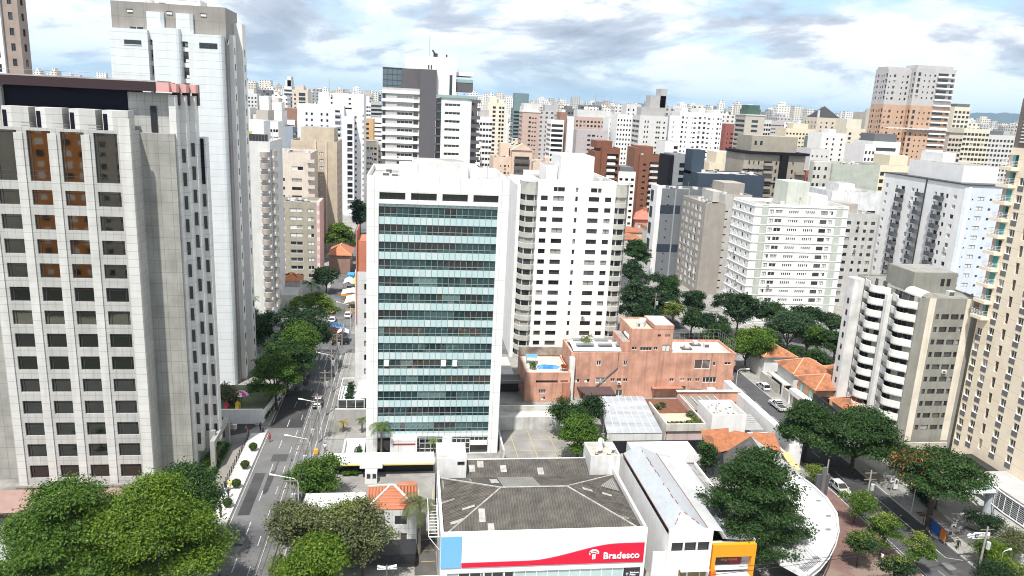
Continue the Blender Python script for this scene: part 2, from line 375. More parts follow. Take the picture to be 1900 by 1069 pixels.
class Bld:
    """a building: root Empty at its base, wall, roof, windows (each its own part) and whatever is added"""
    def __init__(s, name, label, x0, x1, y0, y1, h, wall, F=(), L=(), R=(), dep=0.25, roof=None, para=0.9, cap=100, z0=0.0, group=None, root=None, tidy=False, mix=(.55, .22, .15, .08), cat='building', wallname='wall', top=True, sides='FLRK'):
        s.h, s.z0, s.para = h, z0, para
        s.root = root or thing(name, label, cat, ((x0+x1)/2, y0, 0), group)
        s.x0, s.x1, s.y0, s.y1 = x0, x1, y0, y1
        s.fr = {'F': (Vector((x0, y0, z0)), Vector((1, 0, 0)), 0.0, x1-x0), 'L': (Vector((x0, y1, z0)), Vector((0, -1, 0)), -math.pi/2, y1-y0),
                'R': (Vector((x1, y0, z0)), Vector((0, 1, 0)), math.pi/2, y1-y0), 'K': (Vector((x1, y1, z0)), Vector((-1, 0, 0)), math.pi, x1-x0)}
        mb = MB(wall); H = h-z0
        for f, rects in (('F', F), ('L', L), ('R', R), ('K', ())):
            if f in sides:
                O, U, a, wd = s.fr[f]; mb.facade(O, U, wd, H, list(rects), dep)
        if top:
            t = 0.22; zr = h-para; a0, a1, b0, b1 = x0+t, x1-t, y0+t, y1-t
            mb.quad((x0,y0,h),(x1,y0,h),(a1,b0,h),(a0,b0,h)); mb.quad((x1,y0,h),(x1,y1,h),(a1,b1,h),(a1,b0,h)); mb.quad((x1,y1,h),(x0,y1,h),(a0,b1,h),(a1,b1,h)); mb.quad((x0,y1,h),(x0,y0,h),(a0,b0,h),(a0,b1,h))
            mb.quad((a1,b0,zr),(a0,b0,zr),(a0,b0,h),(a1,b0,h)); mb.quad((a0,b1,zr),(a1,b1,zr),(a1,b1,h),(a0,b1,h)); mb.quad((a0,b0,zr),(a0,b1,zr),(a0,b1,h),(a0,b0,h)); mb.quad((a1,b1,zr),(a1,b0,zr),(a1,b0,h),(a1,b1,h))
        s.wall = mb.build(wallname, s.root)
        if top:
            rb = MB(roof or ROOFG); rb.quad((a0,b0,zr),(a1,b0,zr),(a1,b1,zr),(a0,b1,zr)); s.roof = rb.build('roof', s.root)
        s.windows(F, L, R, dep, cap, mix)
        if top and not tidy and x1-x0 > 6 and y1-y0 > 6: s.clutter()
    def windows(s, F, L, R, dep, cap, mix):
        allw = [(f, r) for f, rs in (('F', F), ('L', L), ('R', R)) for r in rs if r[4] != '-']
        allw.sort(key=lambda q: -(q[1][2]*q[1][3]))
        rest = MB([DARKG])
        at = Vector(s.root['_at'])
        for i, (f, r) in enumerate(allw):
            O, U, a, wd = s.fr[f]; p = O + U*r[0] + ZV*r[1]
            q = rnd.random(); var = 0 if q < mix[0] else 1 if q < mix[0]+mix[1] else 2 if q < mix[0]+mix[1]+mix[2] else 3
            me = win_mesh(r[2], r[3], r[4], dep, var)
            if i < cap:
                o = bpy.data.objects.new('window', me); COL.objects.link(o); o.parent = s.root; o.location = p - at; o.rotation_euler = (0, 0, a)
                KIDS.setdefault(s.root.name, []).append(o)
                if s.y0 < 150 and r[4] not in 'pO': pn = bpy.data.objects.new('pane', PANE[me.name]); COL.objects.link(pn); pn.parent = o
                if r[4] in 'wfWMoV' and s.y0 > 100 and r[2] > .9 and rnd.random() < .05:
                    ac = bpy.data.objects.new('air_conditioner', AC_ME); COL.objects.link(ac); ac.parent = s.root; ac.location = p - at - ZV*.62; ac.rotation_euler = (0, 0, a); KIDS[s.root.name].append(ac)
            else:
                N = U.cross(ZV); c, sn = math.cos(a), math.sin(a); n0 = len(rest.v)
                for vx in me.vertices: rest.v.append((p.x+c*vx.co.x-sn*vx.co.y, p.y+sn*vx.co.x+c*vx.co.y, p.z+vx.co.z))
                for pl in me.polygons: rest.f.append(tuple(n0+k for k in pl.vertices)); rest.m.append(rest.mi(me.materials[pl.material_index]))
        if rest.f: rest.build('windows', s.root, kind='stuff')
    def clutter(s):
        zr = s.h-s.para; q = random.Random(int(s.x0*7+s.y0*3)); w, d = s.x1-s.x0, s.y1-s.y0
        for i in range(q.randint(5, 10)):
            x, y = s.x0+w*q.uniform(.12, .88), s.y0+d*q.uniform(.12, .8); mb = MB([S((.58, .58, .57), .5), STEEL, S((.10, .10, .10), .7)]); k = q.randrange(4)
            if k == 0: mb.box(x-.6, x+.6, y-.45, y+.45, zr, zr+.95, 0); mb.box(x-.5, x+.5, y-.47, y-.451, zr+.15, zr+.8, 2); n = 'air_conditioner'
            elif k == 1: mb.tube([(x, y, zr), (x, y, zr+1.3)], .75, 12, 0); n = 'water_tank'
            elif k == 2: mb.tube([(x, y, zr), (x, y, zr+2.8)], .04, 5, 1); mb.tube([(x-.5, y, zr+2.3), (x+.5, y, zr+2.3)], .025, 4, 1); mb.tube([(x-.35, y, zr+2.6), (x+.35, y, zr+2.6)], .025, 4, 1); n = 'aerial'
            else: mb.box(x-1.1, x+1.1, y-.8, y+.8, zr, zr+.35, 2); mb.box(x-.5, x+.5, y-.5, y+.5, zr+.35, zr+1.0, 0); n = 'roof_hatch'
            s.part(n, mb)
    def at(s, f, u, v, out=0.0):
        O, U, a, wd = s.fr[f]; return O + U*u + ZV*v + U.cross(ZV)*out
    def part(s, name, mb, smooth=False, label=None):
        o = mb.build(name, s.root, smooth=smooth)
        if label and o: o['label'] = label
        return o
    def copies(s, name, me, spots):
        """copies of one mesh (made in face coordinates: x along the face, -y outwards) at (face, u, v)"""
        at = Vector(s.root['_at'])
        for f, u, v in spots:
            O, U, a, wd = s.fr[f]
            o = bpy.data.objects.new(name, me); COL.objects.link(o); o.parent = s.root; o.location = O + U*u + ZV*v - at; o.rotation_euler = (0, 0, a)
            KIDS.setdefault(s.root.name, []).append(o)
    def block(s, name, x0, x1, y0, y1, z0, z1, m, roof=None, skip='b'):
        mb = MB(m); mb.box(x0, x1, y0, y1, z0, z1, 0, skip)
        if roof: mb.box(x0+.15, x1-.15, y0+.15, y1-.15, z1, z1+0.05, mb.mi(roof))
        return s.part(name, mb)
def balcony_mesh(w, d, h, mat, style='solid', slab=0.18, rail=None):
    mb = MB([mat, rail or STEEL])
    mb.box(0, w, -d, -0.003, -slab, 0, 0)
    if style == 'solid':
        mb.box(0, w, -d, -d+.12, 0, h, 0); mb.box(0, .12, -d+.12, -.003, 0, h, 0); mb.box(w-.12, w, -d+.12, -.003, 0, h, 0)
    elif style == 'round':
        pts = [(w/2 - w/2*math.cos(t), -d*math.sin(t)**0.7 if math.sin(t) > 0 else 0) for t in [math.pi*i/12 for i in range(13)]]
        mb.v, mb.f, mb.m = [], [], []
        mb.prism(pts, -slab, h, 0, bottom=True)
    else:
        for a, b in (((0, -d), (w, -d)), ((0, -d), (0, 0)), ((w, -d), (w, 0))):
            mb.tube([(a[0], a[1], h), (b[0], b[1], h)], .035, 4, 1); mb.tube([(a[0], a[1], h*.5), (b[0], b[1], h*.5)], .025, 4, 1); mb.tube([(a[0], a[1], h*.2), (b[0], b[1], h*.2)], .025, 4, 1)
        for i in range(5): mb.tube([(w*i/4, -d, 0), (w*i/4, -d, h)], .025, 4, 1)
    return mb.mesh('balcony')
def far_tower(name, label, vols, h=None, cat='tower', group='high-rise buildings of the city behind', extras=None):
    """distant building as ONE mesh: vols = list of dicts with footprint, height, wall colour and window pattern of front and side"""
    mb = MB([ROOFG]); g = [mb.mi(DARKG), mb.mi(MIDG), mb.mi(CURT)]
    for v in vols:
        x0, x1, y0, y1, z1 = v['b']; z0 = v.get('z0', 0.0); m = mb.mi(v['m']); H = z1-z0
        dv = v.get('dv', 3.0); dep = v.get('dep', 0.3); top = v.get('top', 2.2)
        def pat(wd, p):
            if not p: return []
            n = int((H-top)/dv); out = []
            if p[0] == 'grid':
                _, k, ww, hh = p[:4]; sp = wd/k
                for j in range(n):
                    for i in range(k): out.append((sp*i+(sp-ww)/2, H-top-dv*(j+1)+0.9, ww, hh))
            elif p[0] == 'band':
                _, ma, hh = p[:3]
                for j in range(n): out.append((ma, H-top-dv*(j+1)+0.8, wd-2*ma, hh))
            elif p[0] == 'cols':
                for (u, ww, hh) in p[1]:
                    for j in range(n): out.append((wd*u, H-top-dv*(j+1)+0.9, ww, hh))
            return [r for r in out if r[0] >= 0 and r[0]+r[2] <= wd and r[1] > 0]
        for O, U, wd, p in ((Vector((x0,y0,z0)), Vector((1,0,0)), x1-x0, v.get('F')), (Vector((x0,y1,z0)), Vector((0,-1,0)), y1-y0, v.get('S')),
                            (Vector((x1,y0,z0)), Vector((0,1,0)), y1-y0, v.get('S')), (Vector((x1,y1,z0)), Vector((-1,0,0)), x1-x0, None)):
            rects = pat(wd, p); mb.facade(O, U, wd, H, rects, dep, m); N = U.cross(ZV)
            for r in rects:
                a = O + U*r[0] + ZV*r[1] - N*dep; q = rnd.random(); gi = g[0] if q < .84 else g[1] if q < .95 else g[2]
                mb.quad(a, a+U*r[2], a+U*r[2]+ZV*r[3], a+ZV*r[3], gi)
            if p and p[0] == 'cols' and v.get('bal'):
                bm = mb.mi(v['bal'][1])
                for (u, ww) in v['bal'][0]:
                    for j in range(int((H-top)/dv)):
                        a = O + U*(wd*u) + ZV*(H-top-dv*(j+1)-.1); c = (a + U*ww/2 + N*0.6)
                        hx, hy = (ww/2, .6) if abs(U.x) > .5 else (.6, ww/2)
                        mb.box(c.x-hx, c.x+hx, c.y-hy, c.y+hy, a.z, a.z+1.05, bm)
        mb.quad((x0,y0,z1-.02),(x1,y0,z1-.02),(x1,y1,z1-.02),(x0,y1,z1-.02), 0)
        if v.get('edge'):
            e = mb.mi(v['edge']); mb.box(x0-.3, x1+.3, y0-.3, y1+.3, z1, z1+.7, e)
        for (ax, bx, ay, by, hh) in v.get('pent', ()):
            X0, X1 = x0+(x1-x0)*ax, x0+(x1-x0)*bx; Y0, Y1 = y0+(y1-y0)*ay, y0+(y1-y0)*by
            mb.box(X0, X1, Y0, Y1, z1-.01, z1+hh, mb.mi(v.get('pm', v['m'])))
    if extras: extras(mb)
    b = vols[0]['b']; at = ((b[0]+b[1])/2, b[2], 0)
    o = mb.build(name, at=at); tag(o, label, cat, group); return o
def text_mesh(txt, size, depth=0.03, bold=0.02):
    cu = bpy.data.curves.new('lettering', 'FONT'); cu.body = txt; cu.size = size; cu.extrude = depth; cu.offset = bold; cu.resolution_u = 3
    o = bpy.data.objects.new('lettering', cu); COL.objects.link(o); bpy.context.view_layer.update()
    me = bpy.data.meshes.new_from_object(o.evaluated_get(bpy.context.evaluated_depsgraph_get())); bpy.data.objects.remove(o); return me
def text_part(name, txt, size, loc, parent, mat, depth=0.03, bold=0.02, rot=(math.pi/2, 0, 0), sx=1.0):
    me = text_mesh(txt, size, depth, bold); me.materials.clear(); me.materials.append(mat)
    o = bpy.data.objects.new(name, me); COL.objects.link(o)
    o.location = Vector(loc) - (Vector(parent['_at']) if parent else Vector()); o.rotation_euler = rot; o.scale = (sx, 1, 1)
    if parent: o.parent = parent; KIDS.setdefault(parent.name, []).append(o)
    return o

# ------------------------------------------------------------------ ground, roads, pavements
ASPH = NO((0.17, 0.17, 0.172), (0.125, 0.126, 0.128), 0.25, c3=(0.095, 0.096, 0.10), rough=0.9, detail=9)
ASPHD = NO((0.055, 0.057, 0.06), (0.036, 0.037, 0.04), 0.3, c3=(0.075, 0.075, 0.075), rough=0.9)
PAVE = NO((0.34, 0.335, 0.315), (0.25, 0.245, 0.23), 0.4, c3=(0.19, 0.187, 0.177)); PAVEL = NO((0.66, 0.65, 0.63), (0.55, 0.54, 0.52), 0.5, c3=(0.45, 0.44, 0.42))
BRICKP = NO((0.20, 0.12, 0.105), (0.155, 0.095, 0.083), 0.5, c3=(0.24, 0.18, 0.15)); LOT = NO((0.32, 0.31, 0.29), (0.21, 0.205, 0.195), 0.22, c3=(0.14, 0.137, 0.128), detail=9)
TANROAD = NO((0.27, 0.25, 0.225), (0.20, 0.19, 0.175), 0.3, c3=(0.16, 0.155, 0.15)); GRASS = NO((0.11, 0.17, 0.04), (0.07, 0.12, 0.03), 0.8, c3=(0.14, 0.17, 0.06))
KERB = NO((0.55, 0.545, 0.53), (0.42, 0.415, 0.40), 1.2); LINE = NO((0.55, 0.55, 0.54), (0.24, 0.24, 0.24), 2.0, lo=0.4, hi=0.75); YLINE = NO((0.55, 0.45, 0.16), (0.42, 0.37, 0.2), 1.5)
CITYG = NO((0.16, 0.165, 0.14), (0.09, 0.11, 0.07), 0.02, c3=(0.25, 0.24, 0.22))
def sheet(name, m, polys):
    mb = MB(m)
    for z, pts in polys: mb.poly([(p[0], p[1], z) for p in pts])
    return structure(name, mb)
def rect(x0, x1, y0, y1): return [(x0, y0), (x1, y0), (x1, y1), (x0, y1)]
sheet('ground', CITYG, [(-0.30, rect(-16500, 17000, -2000, 15600))])
sheet('city_block', PAVE, [(-0.02, rect(-140, -25.2, 66, 176)), (-0.02, rect(-14.9, 70.4, 60, 176)), (-0.02, rect(79.2, 260, 45, 176)), (-0.02, rect(-140, -25.2, 192, 420)), (-0.02, rect(-14.9, 70.4, 192, 420)), (-0.02, rect(79.2, 330, 192, 420))])
sheet('road', NO((.095, .096, .10), (.07, .071, .075), .25, c3=(.055, .056, .06), rough=.9, detail=9), [(-0.06, rect(70.4, 79.2, 20, 560))])
sheet('road', ASPH, [(-0.06, rect(-25.2, -14.9, 20, 560)), (-0.06, rect(-140, -25.2, 176, 192)), (-0.06, rect(-14.9, 70.4, 176, 192)), (-0.06, rect(79.2, 300, 176, 192))])
sheet('road_tone_patch', ASPHD, [(-0.05, rect(-24.9, -19.2, 133.5, 152)), (-0.05, rect(76.8, 79.1, 60, 97.5)), (-0.055, rect(-22.6, -20.0, 120.0, 122.6)), (-0.055, rect(-24.3, -22.6, 103.0, 116)), (-0.055, rect(71.0, 78.9, 104, 124))])  # darker stretches laid over the roadway
pr_ = random.Random(4); mbp = MB([ASPHD, NO((.21, .208, .205), (.16, .16, .158), .5), NO((.03, .03, .032), (.05, .05, .052), 1.0)])
for i in range(46):
    x = pr_.uniform(-24.6, -16) if i < 30 else pr_.uniform(71, 78.4); y = pr_.uniform(78, 174); w, l = pr_.uniform(.25, 1.3), pr_.uniform(.5, 7); k = pr_.choice([0, 0, 1, 1, 2])
    if k == 2: w, l = pr_.uniform(.3, .6), pr_.uniform(.3, .8)
    mbp.poly([(x+w*a+pr_.uniform(-.12, .12), y+l*b+pr_.uniform(-.3, .3), -.052+.0001*i) for a, b in ((-.5, -.5), (0, -.56), (.5, -.45), (.52, .1), (.45, .5), (-.1, .55), (-.5, .45))], k)
structure('road_tone_patch', mbp)
def pavement(name, m, z, rects, kerb=True):
    mb = MB([m, KERB])
    for r in rects:
        x0, x1, y0, y1 = r; mb.box(x0, x1, y0, y1, -0.2, z, 0, 'b')
    return structure(name, mb)
def kerbs(rects):
    mb = MB(KERB)
    for x0, x1, y0, y1 in rects: mb.box(x0, x1, y0, y1, -0.2, 0.125, 0, 'b')
    structure('kerb', mb)
pavement('pavement', PAVEL, 0.10, [(-27.9, -25.35, 60, 131.0)])
pavement('pavement', PAVE, 0.10, [(-27.9, -25.35, 134.5, 176), (-14.75, -12.2, 60, 112.0), (-14.75, -11.0, 128.0, 176)])
pavement('pavement', PAVE, 0.10, [(79.35, 82.4, 60, 132), (79.35, 82.0, 132, 176), (68.6, 70.25, 106, 176)])
pavement('brick_pavement', BRICKP, 0.10, [(56.5, 70.25, 55, 105.9)])
kerbs([(-25.35, -25.2, 60, 131.0), (-25.35, -25.2, 134.5, 176), (-14.9, -14.75, 60, 112), (-14.9, -14.75, 128, 176), (70.25, 70.4, 55, 176), (79.2, 79.35, 60, 176)])
sheet('driveway', TANROAD, [(0.0, [(-30.2, 60), (-28.1, 60), (-28.1, 131), (-26.6, 134.4), (-33.6, 134.4), (-32.6, 130), (-30.0, 126.5), (-30.0, 112)])])
sheet('driveway', ASPHD, [(0.004, [(-34, 128.6), (-29, 131.4), (-27.0, 135.2), (-34, 135.2)])])
sheet('lawn', GRASS, [(0.0, [(-33.2, 95), (-30.3, 95), (-30.3, 112), (-30.1, 126.5), (-31.5, 128.5), (-33.2, 127)])])
sheet('plaza', NO((0.36, 0.355, 0.34), (0.28, 0.275, 0.265), 0.3), [(0.0, rect(-80, -33.5, 66, 101))])
sheet('plaza_tiles', NO((0.28, 0.33, 0.29), (0.36, 0.40, 0.36), 0.5), [(0.004, rect(-80, -49.5, 95.8, 97.4)), (0.004, rect(-80, -49.5, 92.8, 94.4))])
sheet('parking_lot', LOT, [(0.004, [(-12.0, 88), (4.2, 88), (4.2, 113.9), (-12.0, 113.9)]), (0.004, rect(16.2, 31.5, 103.2, 131.3))])
sheet('forecourt', NO((0.30, 0.295, 0.285), (0.23, 0.225, 0.22), 0.4), [(0.002, rect(-14.7, -7.0, 112.1, 134.0))])
sheet('service_lane', NO((0.115, 0.11, 0.10), (0.085, 0.08, 0.075), 0.5), [(0.006, rect(1.3, 4.2, 60, 96.5))])
mk = MB(LINE)
def mline(a, b, w, z=-0.046, m=None):
    a, b = Vector((a[0], a[1], z)), Vector((b[0], b[1], z)); d = (b-a).normalized(); n = Vector((-d.y, d.x, 0))*w/2
    (m or mk).quad(a-n, b-n, b+n, a+n)
for y in np.arange(62, 172, 9.0): mline((-22.0, y), (-22.0, y+3.2), 0.13)
for y in np.arange(60, 172, 7.0): mline((-19.9, y), (-19.9, y+2.4), 0.11)
mline((-18.9, 60), (-18.7, 172), 0.13); mline((-16.0, 60), (-15.8, 172), 0.12); mline((-24.85, 60), (-24.85, 131), 0.1); mline((-24.85, 136), (-24.85, 170), 0.14)
for i in range(9): mline((-24.3+i*1.05, 171.2), (-24.3+i*1.05, 175.0), 0.5)
for y in np.arange(62, 170, 8.0): mline((74.9, y), (74.9, y+3.0), 0.12)
mline((76.75, 86.8), (76.75, 104), 0.13); mline((76.75, 86.8), (78.9, 86.0), 0.13); mline((71.0, 60), (71.0, 98), 0.12)
structure('road_marking', mk)
yk = MB(YLINE)
for i in range(7): mline((-9.5+i*2.25, 104.5), (-9.2+i*2.25, 109.6), 0.14, 0.012, yk)
for i in range(6): mline((18.0, 105.0+i*4.4), (29.0, 105.0+i*4.4), 0.09, 0.012, yk)
for x in (19.7, 23.2, 27.0): mline((x, 103.6), (x-0.5, 130.8), 0.10, 0.012, yk)
mline((-13.8, 123.5), (-11.6, 121.0), 0.12, 0.012, yk); mline((-11.6, 121.0), (-11.8, 116.6), 0.12, 0.012, yk); mline((-14.2, 132.6), (-10.6, 133.6), 0.12, 0.012, yk)
for i in range(5): mline((2.2, 90+i*2.6), (4.0, 90+i*2.6), 0.1, 0.012, yk)
structure('parking_marking', yk)

# ------------------------------------------------------------------ A: granite office tower on the street corner
GRAN = W((0.47, 0.47, 0.455), 0.10, 0.5, joints=(1.07, 1.16)); GRANP = W((0.60, 0.60, 0.585), 0.10, 0.5, joints=(0, 1.16)); GRANL = W((0.62, 0.62, 0.60), 0.08, 0.5, joints=(0, 1.16)); GRAN_SHADE = W((0.36, 0.36, 0.335), 0.14, 0.55, joints=(1.55, 1.75))  # last one: same stone, the recessed wall's shade put into a darker colour
GRAN_LIT = W((0.70, 0.70, 0.68), 0.08, 0.5, joints=(0, 1.73)); MAROON = S((0.040, 0.022, 0.026), 0.4); NAVY = S((0.006, 0.006, 0.016), 0.6, 0, spec=.15); PINK = S((0.62, 0.34, 0.32), 0.6)  # first one: same stone, the lit strips' brightness put into a paler colour
def office_tower():
    x0, x1, y0 = -57.8, -38.3, 111.9
    us = [1.75+4.28*i for i in range(4)]
    rects = [(u, 42.55-3.46*j, 3.05, 2.1, 'h' if j < 6 else 'H') for j in range(13) for u in us] + [(u, 45.85, 3.05, 6.85, 'h') for u in us]
    B = Bld('office_tower', 'grey granite office tower with square dark windows under a maroon roof slab', x0, x1, y0, 115.3, 53.9, GRAN, F=rects, dep=0.34, z0=0.8, para=0.3, mix=(.8, .1, .06, .04), roof=CONC, top=True)
    r = B.root
    for i in range(5):                                   # raised granite piers between the window columns
        xx = x0+0.05+4.28*i if i < 4 else x1-1.45; w = 1.35
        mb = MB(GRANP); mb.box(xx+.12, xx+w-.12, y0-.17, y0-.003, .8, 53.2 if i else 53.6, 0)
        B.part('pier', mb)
    mb = MB(GRAN_SHADE); mb.box(-63.5, -33.6, 115.3, 123.0, 0, 53.6); B.part('core_wall', mb)
    mb = MB(GRAN); mb.box(-40.0, -34.2, 116.6, 123, 53.6, 59.2); B.part('upper_wall', mb); mb = MB(GRAN); mb.box(-70, -56.6, 116.6, 123, 53.6, 59.2); B.part('upper_wall', mb)
    mb = MB(NAVY); mb.box(-56.6, -40.0, 117.2, 123, 53.6, 59.4)
    B.part('plant_screen', mb)
    mb = MB(S((0.02, 0.022, 0.025), 0.4)); mb.box(-37.0, -36.2, 116.35, 116.6, 53.7, 57.4); B.part('louvre', mb)
    mb = MB([MAROON, PINK, ROOFL]); mb.box(-74, -35.6, 115.0, 124, 59.4, 60.7); mb.box(-35.6, -33.9, 115.0, 118, 59.4, 60.7, 1); mb.box(-73, -36, 117, 123.5, 60.7, 60.9, 2)
    mb.tube([(-73, 116.4, 61.5), (-36, 116.4, 61.5)], .04, 4, 2); B.part('roof_slab', mb)
    for i in range(4):                                   # stepped bays of the street side
        xa = -33.4+0.86*i; ya = 115.9+1.75*i; hz = 59.0 if i < 3 else 53.0
        mb = MB([GRAN_LIT]); mb.box(xa-.95, xa, ya, ya+1.75, 3.2 if i else 0.0, hz, 0); B.part('stepped_bay', mb)
        pk = MB([PINK, MAROON]); pk.box(xa-.7, xa+.3, ya-.3, ya+1.2, 59.4, 60.6, 0); pk.box(xa-.7, xa+.25, ya+1.2, ya+1.99, 57.6, 60.6, 1)
        if i < 3: B.part('roof_fin', pk)
        for j in range(14):
            z = 5.2+3.46*j-(0.8 if i % 2 else 0)
            if z > hz-4 : continue
            wb = MB([DARKG, FRAME]); wb.box(xa-.80, xa-.35, ya-.03, ya-.003, z, z+2.0, 0); wb.box(xa-.35, xa-.30, ya-.06, ya-.003, z, z+2.0, 1)
            B.part('bay_window', wb)
        if i in (0, 3):
            wb = MB([NAVY]); wb.box(xa-.8, xa-.3, ya-.06, ya-.035, 46, 52.8, 0); B.part('bay_window', wb)
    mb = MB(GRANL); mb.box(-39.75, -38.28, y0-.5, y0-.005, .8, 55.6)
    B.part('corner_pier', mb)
    for i in range(4):                                   # angled heads over the tall windows
        cx = -57.1+4.28*i+2.0
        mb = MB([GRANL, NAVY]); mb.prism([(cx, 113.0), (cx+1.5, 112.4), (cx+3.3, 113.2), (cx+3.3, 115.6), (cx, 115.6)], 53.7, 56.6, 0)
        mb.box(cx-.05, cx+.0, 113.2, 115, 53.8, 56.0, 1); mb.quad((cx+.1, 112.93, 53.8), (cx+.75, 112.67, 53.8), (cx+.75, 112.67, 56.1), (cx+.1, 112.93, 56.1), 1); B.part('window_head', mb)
        mb = MB(STEEL); mb.tube([(cx-1.6, 112.2, 54.5), (cx, 112.2, 54.5)], .05, 4); mb.tube([(cx-1.6, 112.2, 54.1), (cx, 112.2, 54.1)], .05, 4); B.part('guard_rail', mb)
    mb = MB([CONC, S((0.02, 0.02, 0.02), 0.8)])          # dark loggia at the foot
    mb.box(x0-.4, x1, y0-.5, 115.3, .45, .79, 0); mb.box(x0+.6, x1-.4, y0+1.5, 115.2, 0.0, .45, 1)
    for i in range(5): mb.box(x0-.3+4.4*i, x0+1.2+4.4*i, y0-.45, y0+1.4, 0, .45, 0)
    B.part('base', mb)
    mb = MB([W((0.34, 0.34, 0.33), .1)]); mb.box(-33.0, -31.0, 119.0, 119.6, 3.0, 6.0); mb.box(-31.3, -30.6, 116.8, 117.6, 0, 5.2); mb.box(-31.3, -30.6, 126.5, 127.4, 0, 5.2); mb.box(-31.3, -30.6, 117.6, 126.5, 4.3, 5.2)
    B.part('side_portal', mb)
    pd = MB([NO((0.36, 0.24, 0.21), (0.30, 0.20, 0.175), 0.6), MAROON, S((0.03, 0.03, 0.03), 0.8)]); pd.box(-80, -41.5, 104.2, 111.3, .1, .3, 0); pd.box(-80, -41.5, 103.7, 104.2, 0, .5, 1); pd.box(-79, -42, 101.8, 103.7, 0, .02, 2)
    B.part('podium', pd)
office_tower()

# ------------------------------------------------------------------ B: tall tower with pale cladding panels
def clad_tower():
    TA = W((0.29, 0.275, 0.255), 0.08, 0.6, joints=(4.5, 2.9)); PAN = W((0.66, 0.70, 0.72), 0.05, 0.45, joints=(0, 1.45)); PW = W((0.78, 0.78, 0.76), 0.05, 0.5)
    B = Bld('residential_tower', 'very tall taupe tower faced with pale grey panel slabs, behind the granite offices', -55.6, -35.2, 156.6, 166.5, 75.2, TA, para=0.5, F=[(17.6, 68.6, 3.2, 1.0, 'V'), (3.0, 69.0, 2.6, 1.9, 'W')], mix=(.8,.2,0,0))
    def slab(xa, xb, zt, rnd_=True, y=154.7):
        mb = MB(PAN); pts = [(xa, 156.58), (xa, y), (xb-.7, y), (xb-.3, y+.15), (xb-.08, y+.45), (xb, y+1.0), (xb, 156.58)] if rnd_ else rect(xa, xb, y, 156.58)
        mb.prism(pts, 0, zt); B.part('panel_slab', mb)
    slab(-55.55, -48.85, 70.3, False); slab(-48.0, -43.1, 70.8); slab(-41.7, -35.5, 70.0)
    for xa, xb in ((-49.1, -46.2), (-43.9, -41.0)):
        mb = MB(PAN); mb.prism([(xa, 156.58), (xa, 155.6), (xb-.5, 155.6), (xb, 156.1), (xb, 156.58)], 68.6, 73.6); B.part('stair_shaft', mb)
    for x in (-52.3, -45.3, -39.2):
        mb = MB([FRAME, WFRAME]); mb.box(x-.55, x+.55, 156.5, 156.598, 73.4, 73.9, 0); mb.box(x-.45, x+.55, 156.45, 156.5, 73.35, 73.7, 1); B.part('vent', mb)
    me = MB([DARKG, PW, MIDG]); me.box(0, 1.0, -.05, -.003, 0.9, 2.2, 0); me.box(0, 1.0, -.5, -.003, 0, 0.85, 1); me.box(0.3, 0.8, -.35, -.051, 0.95, 1.5, 1); m1 = me.mesh('service_balcony')
    B.copies('service_balcony', m1, [('F', -48.95+55.6, 66.8-2.9*k) for k in range(20)])
    me = MB([DARKG, PW]); me.box(0, 1.5, -.05, -.003, 0.9, 2.2, 0); me.box(0, 1.5, -.5, -.003, 0, 0.85, 1); me.box(0.5, 1.0, -.35, -.051, 0.95, 1.5, 1); m2 = me.mesh('service_balcony')
    B.copies('service_balcony', m2, [('F', -43.15+55.6, 66.8-2.9*k) for k in range(20)])
    wb = MB([DARKG, WFRAME]); wb.box(-53.0, -50.0, 154.64, 154.697, 67.5, 68.3, 0); wb.box(-53.1, -49.9, 154.6, 154.64, 67.4, 67.5, 1); B.part('slot_window', wb)
    wb = MB([FRAME, DARKG]); wb.box(-39.7, -36.45, 154.66, 154.697, 67.5, 68.5, 0)
    for k in range(4): wb.box(-39.6+k*.8, -38.95+k*.8, 154.64, 154.66, 67.6, 68.4, 1)
    B.part('slot_window', wb)
    mb = MB([PW, DARKG]); mb.box(-35.2, -34.4, 158.6, 160.8, 0, 70.5); mb.box(-35.2, -33.6, 163.2, 166.4, 0, 73.0)
    for k in range(23): mb.box(-34.39, -34.36, 159.4, 160.0, 3+2.9*k, 4.3+2.9*k, 1); mb.box(-33.6, -33.57, 164.4, 165.2, 3+2.9*k, 4.3+2.9*k, 1)
    B.part('side_bay', mb)
    mb = MB([PW, STEEL, ROOFL]); mb.box(-50, -40.5, 160, 165, 75.2, 76.6, 0); mb.tube([(-47.5, 158, 76.1), (-40.6, 158, 76.1)], .05, 4, 1); B.part('roof_house', mb)
clad_tower()
B = Bld('residential_tower', 'brown and white tower behind the left end of the granite offices', -96, -87.0, 190, 194, 98, W((0.36, 0.29, 0.255), .1), F=grid([(0.9, .8), (6.9, .9)], 1, 40, 3.3, 17, 1.6, 'w'), R=grid([1.4], 1.2, 40, 3.3, 17, 1.6, 'w'))
mb = MB([W(WHITE, .06), DARKG]); mb.box(-93.2, -90.4, 189.3, 189.99, 0, 96)
for k in range(18): mb.box(-92.2, -91.2, 189.26, 189.3, 40+3.1*k, 41.7+3.1*k, 1)
B.part('white_bay', mb)

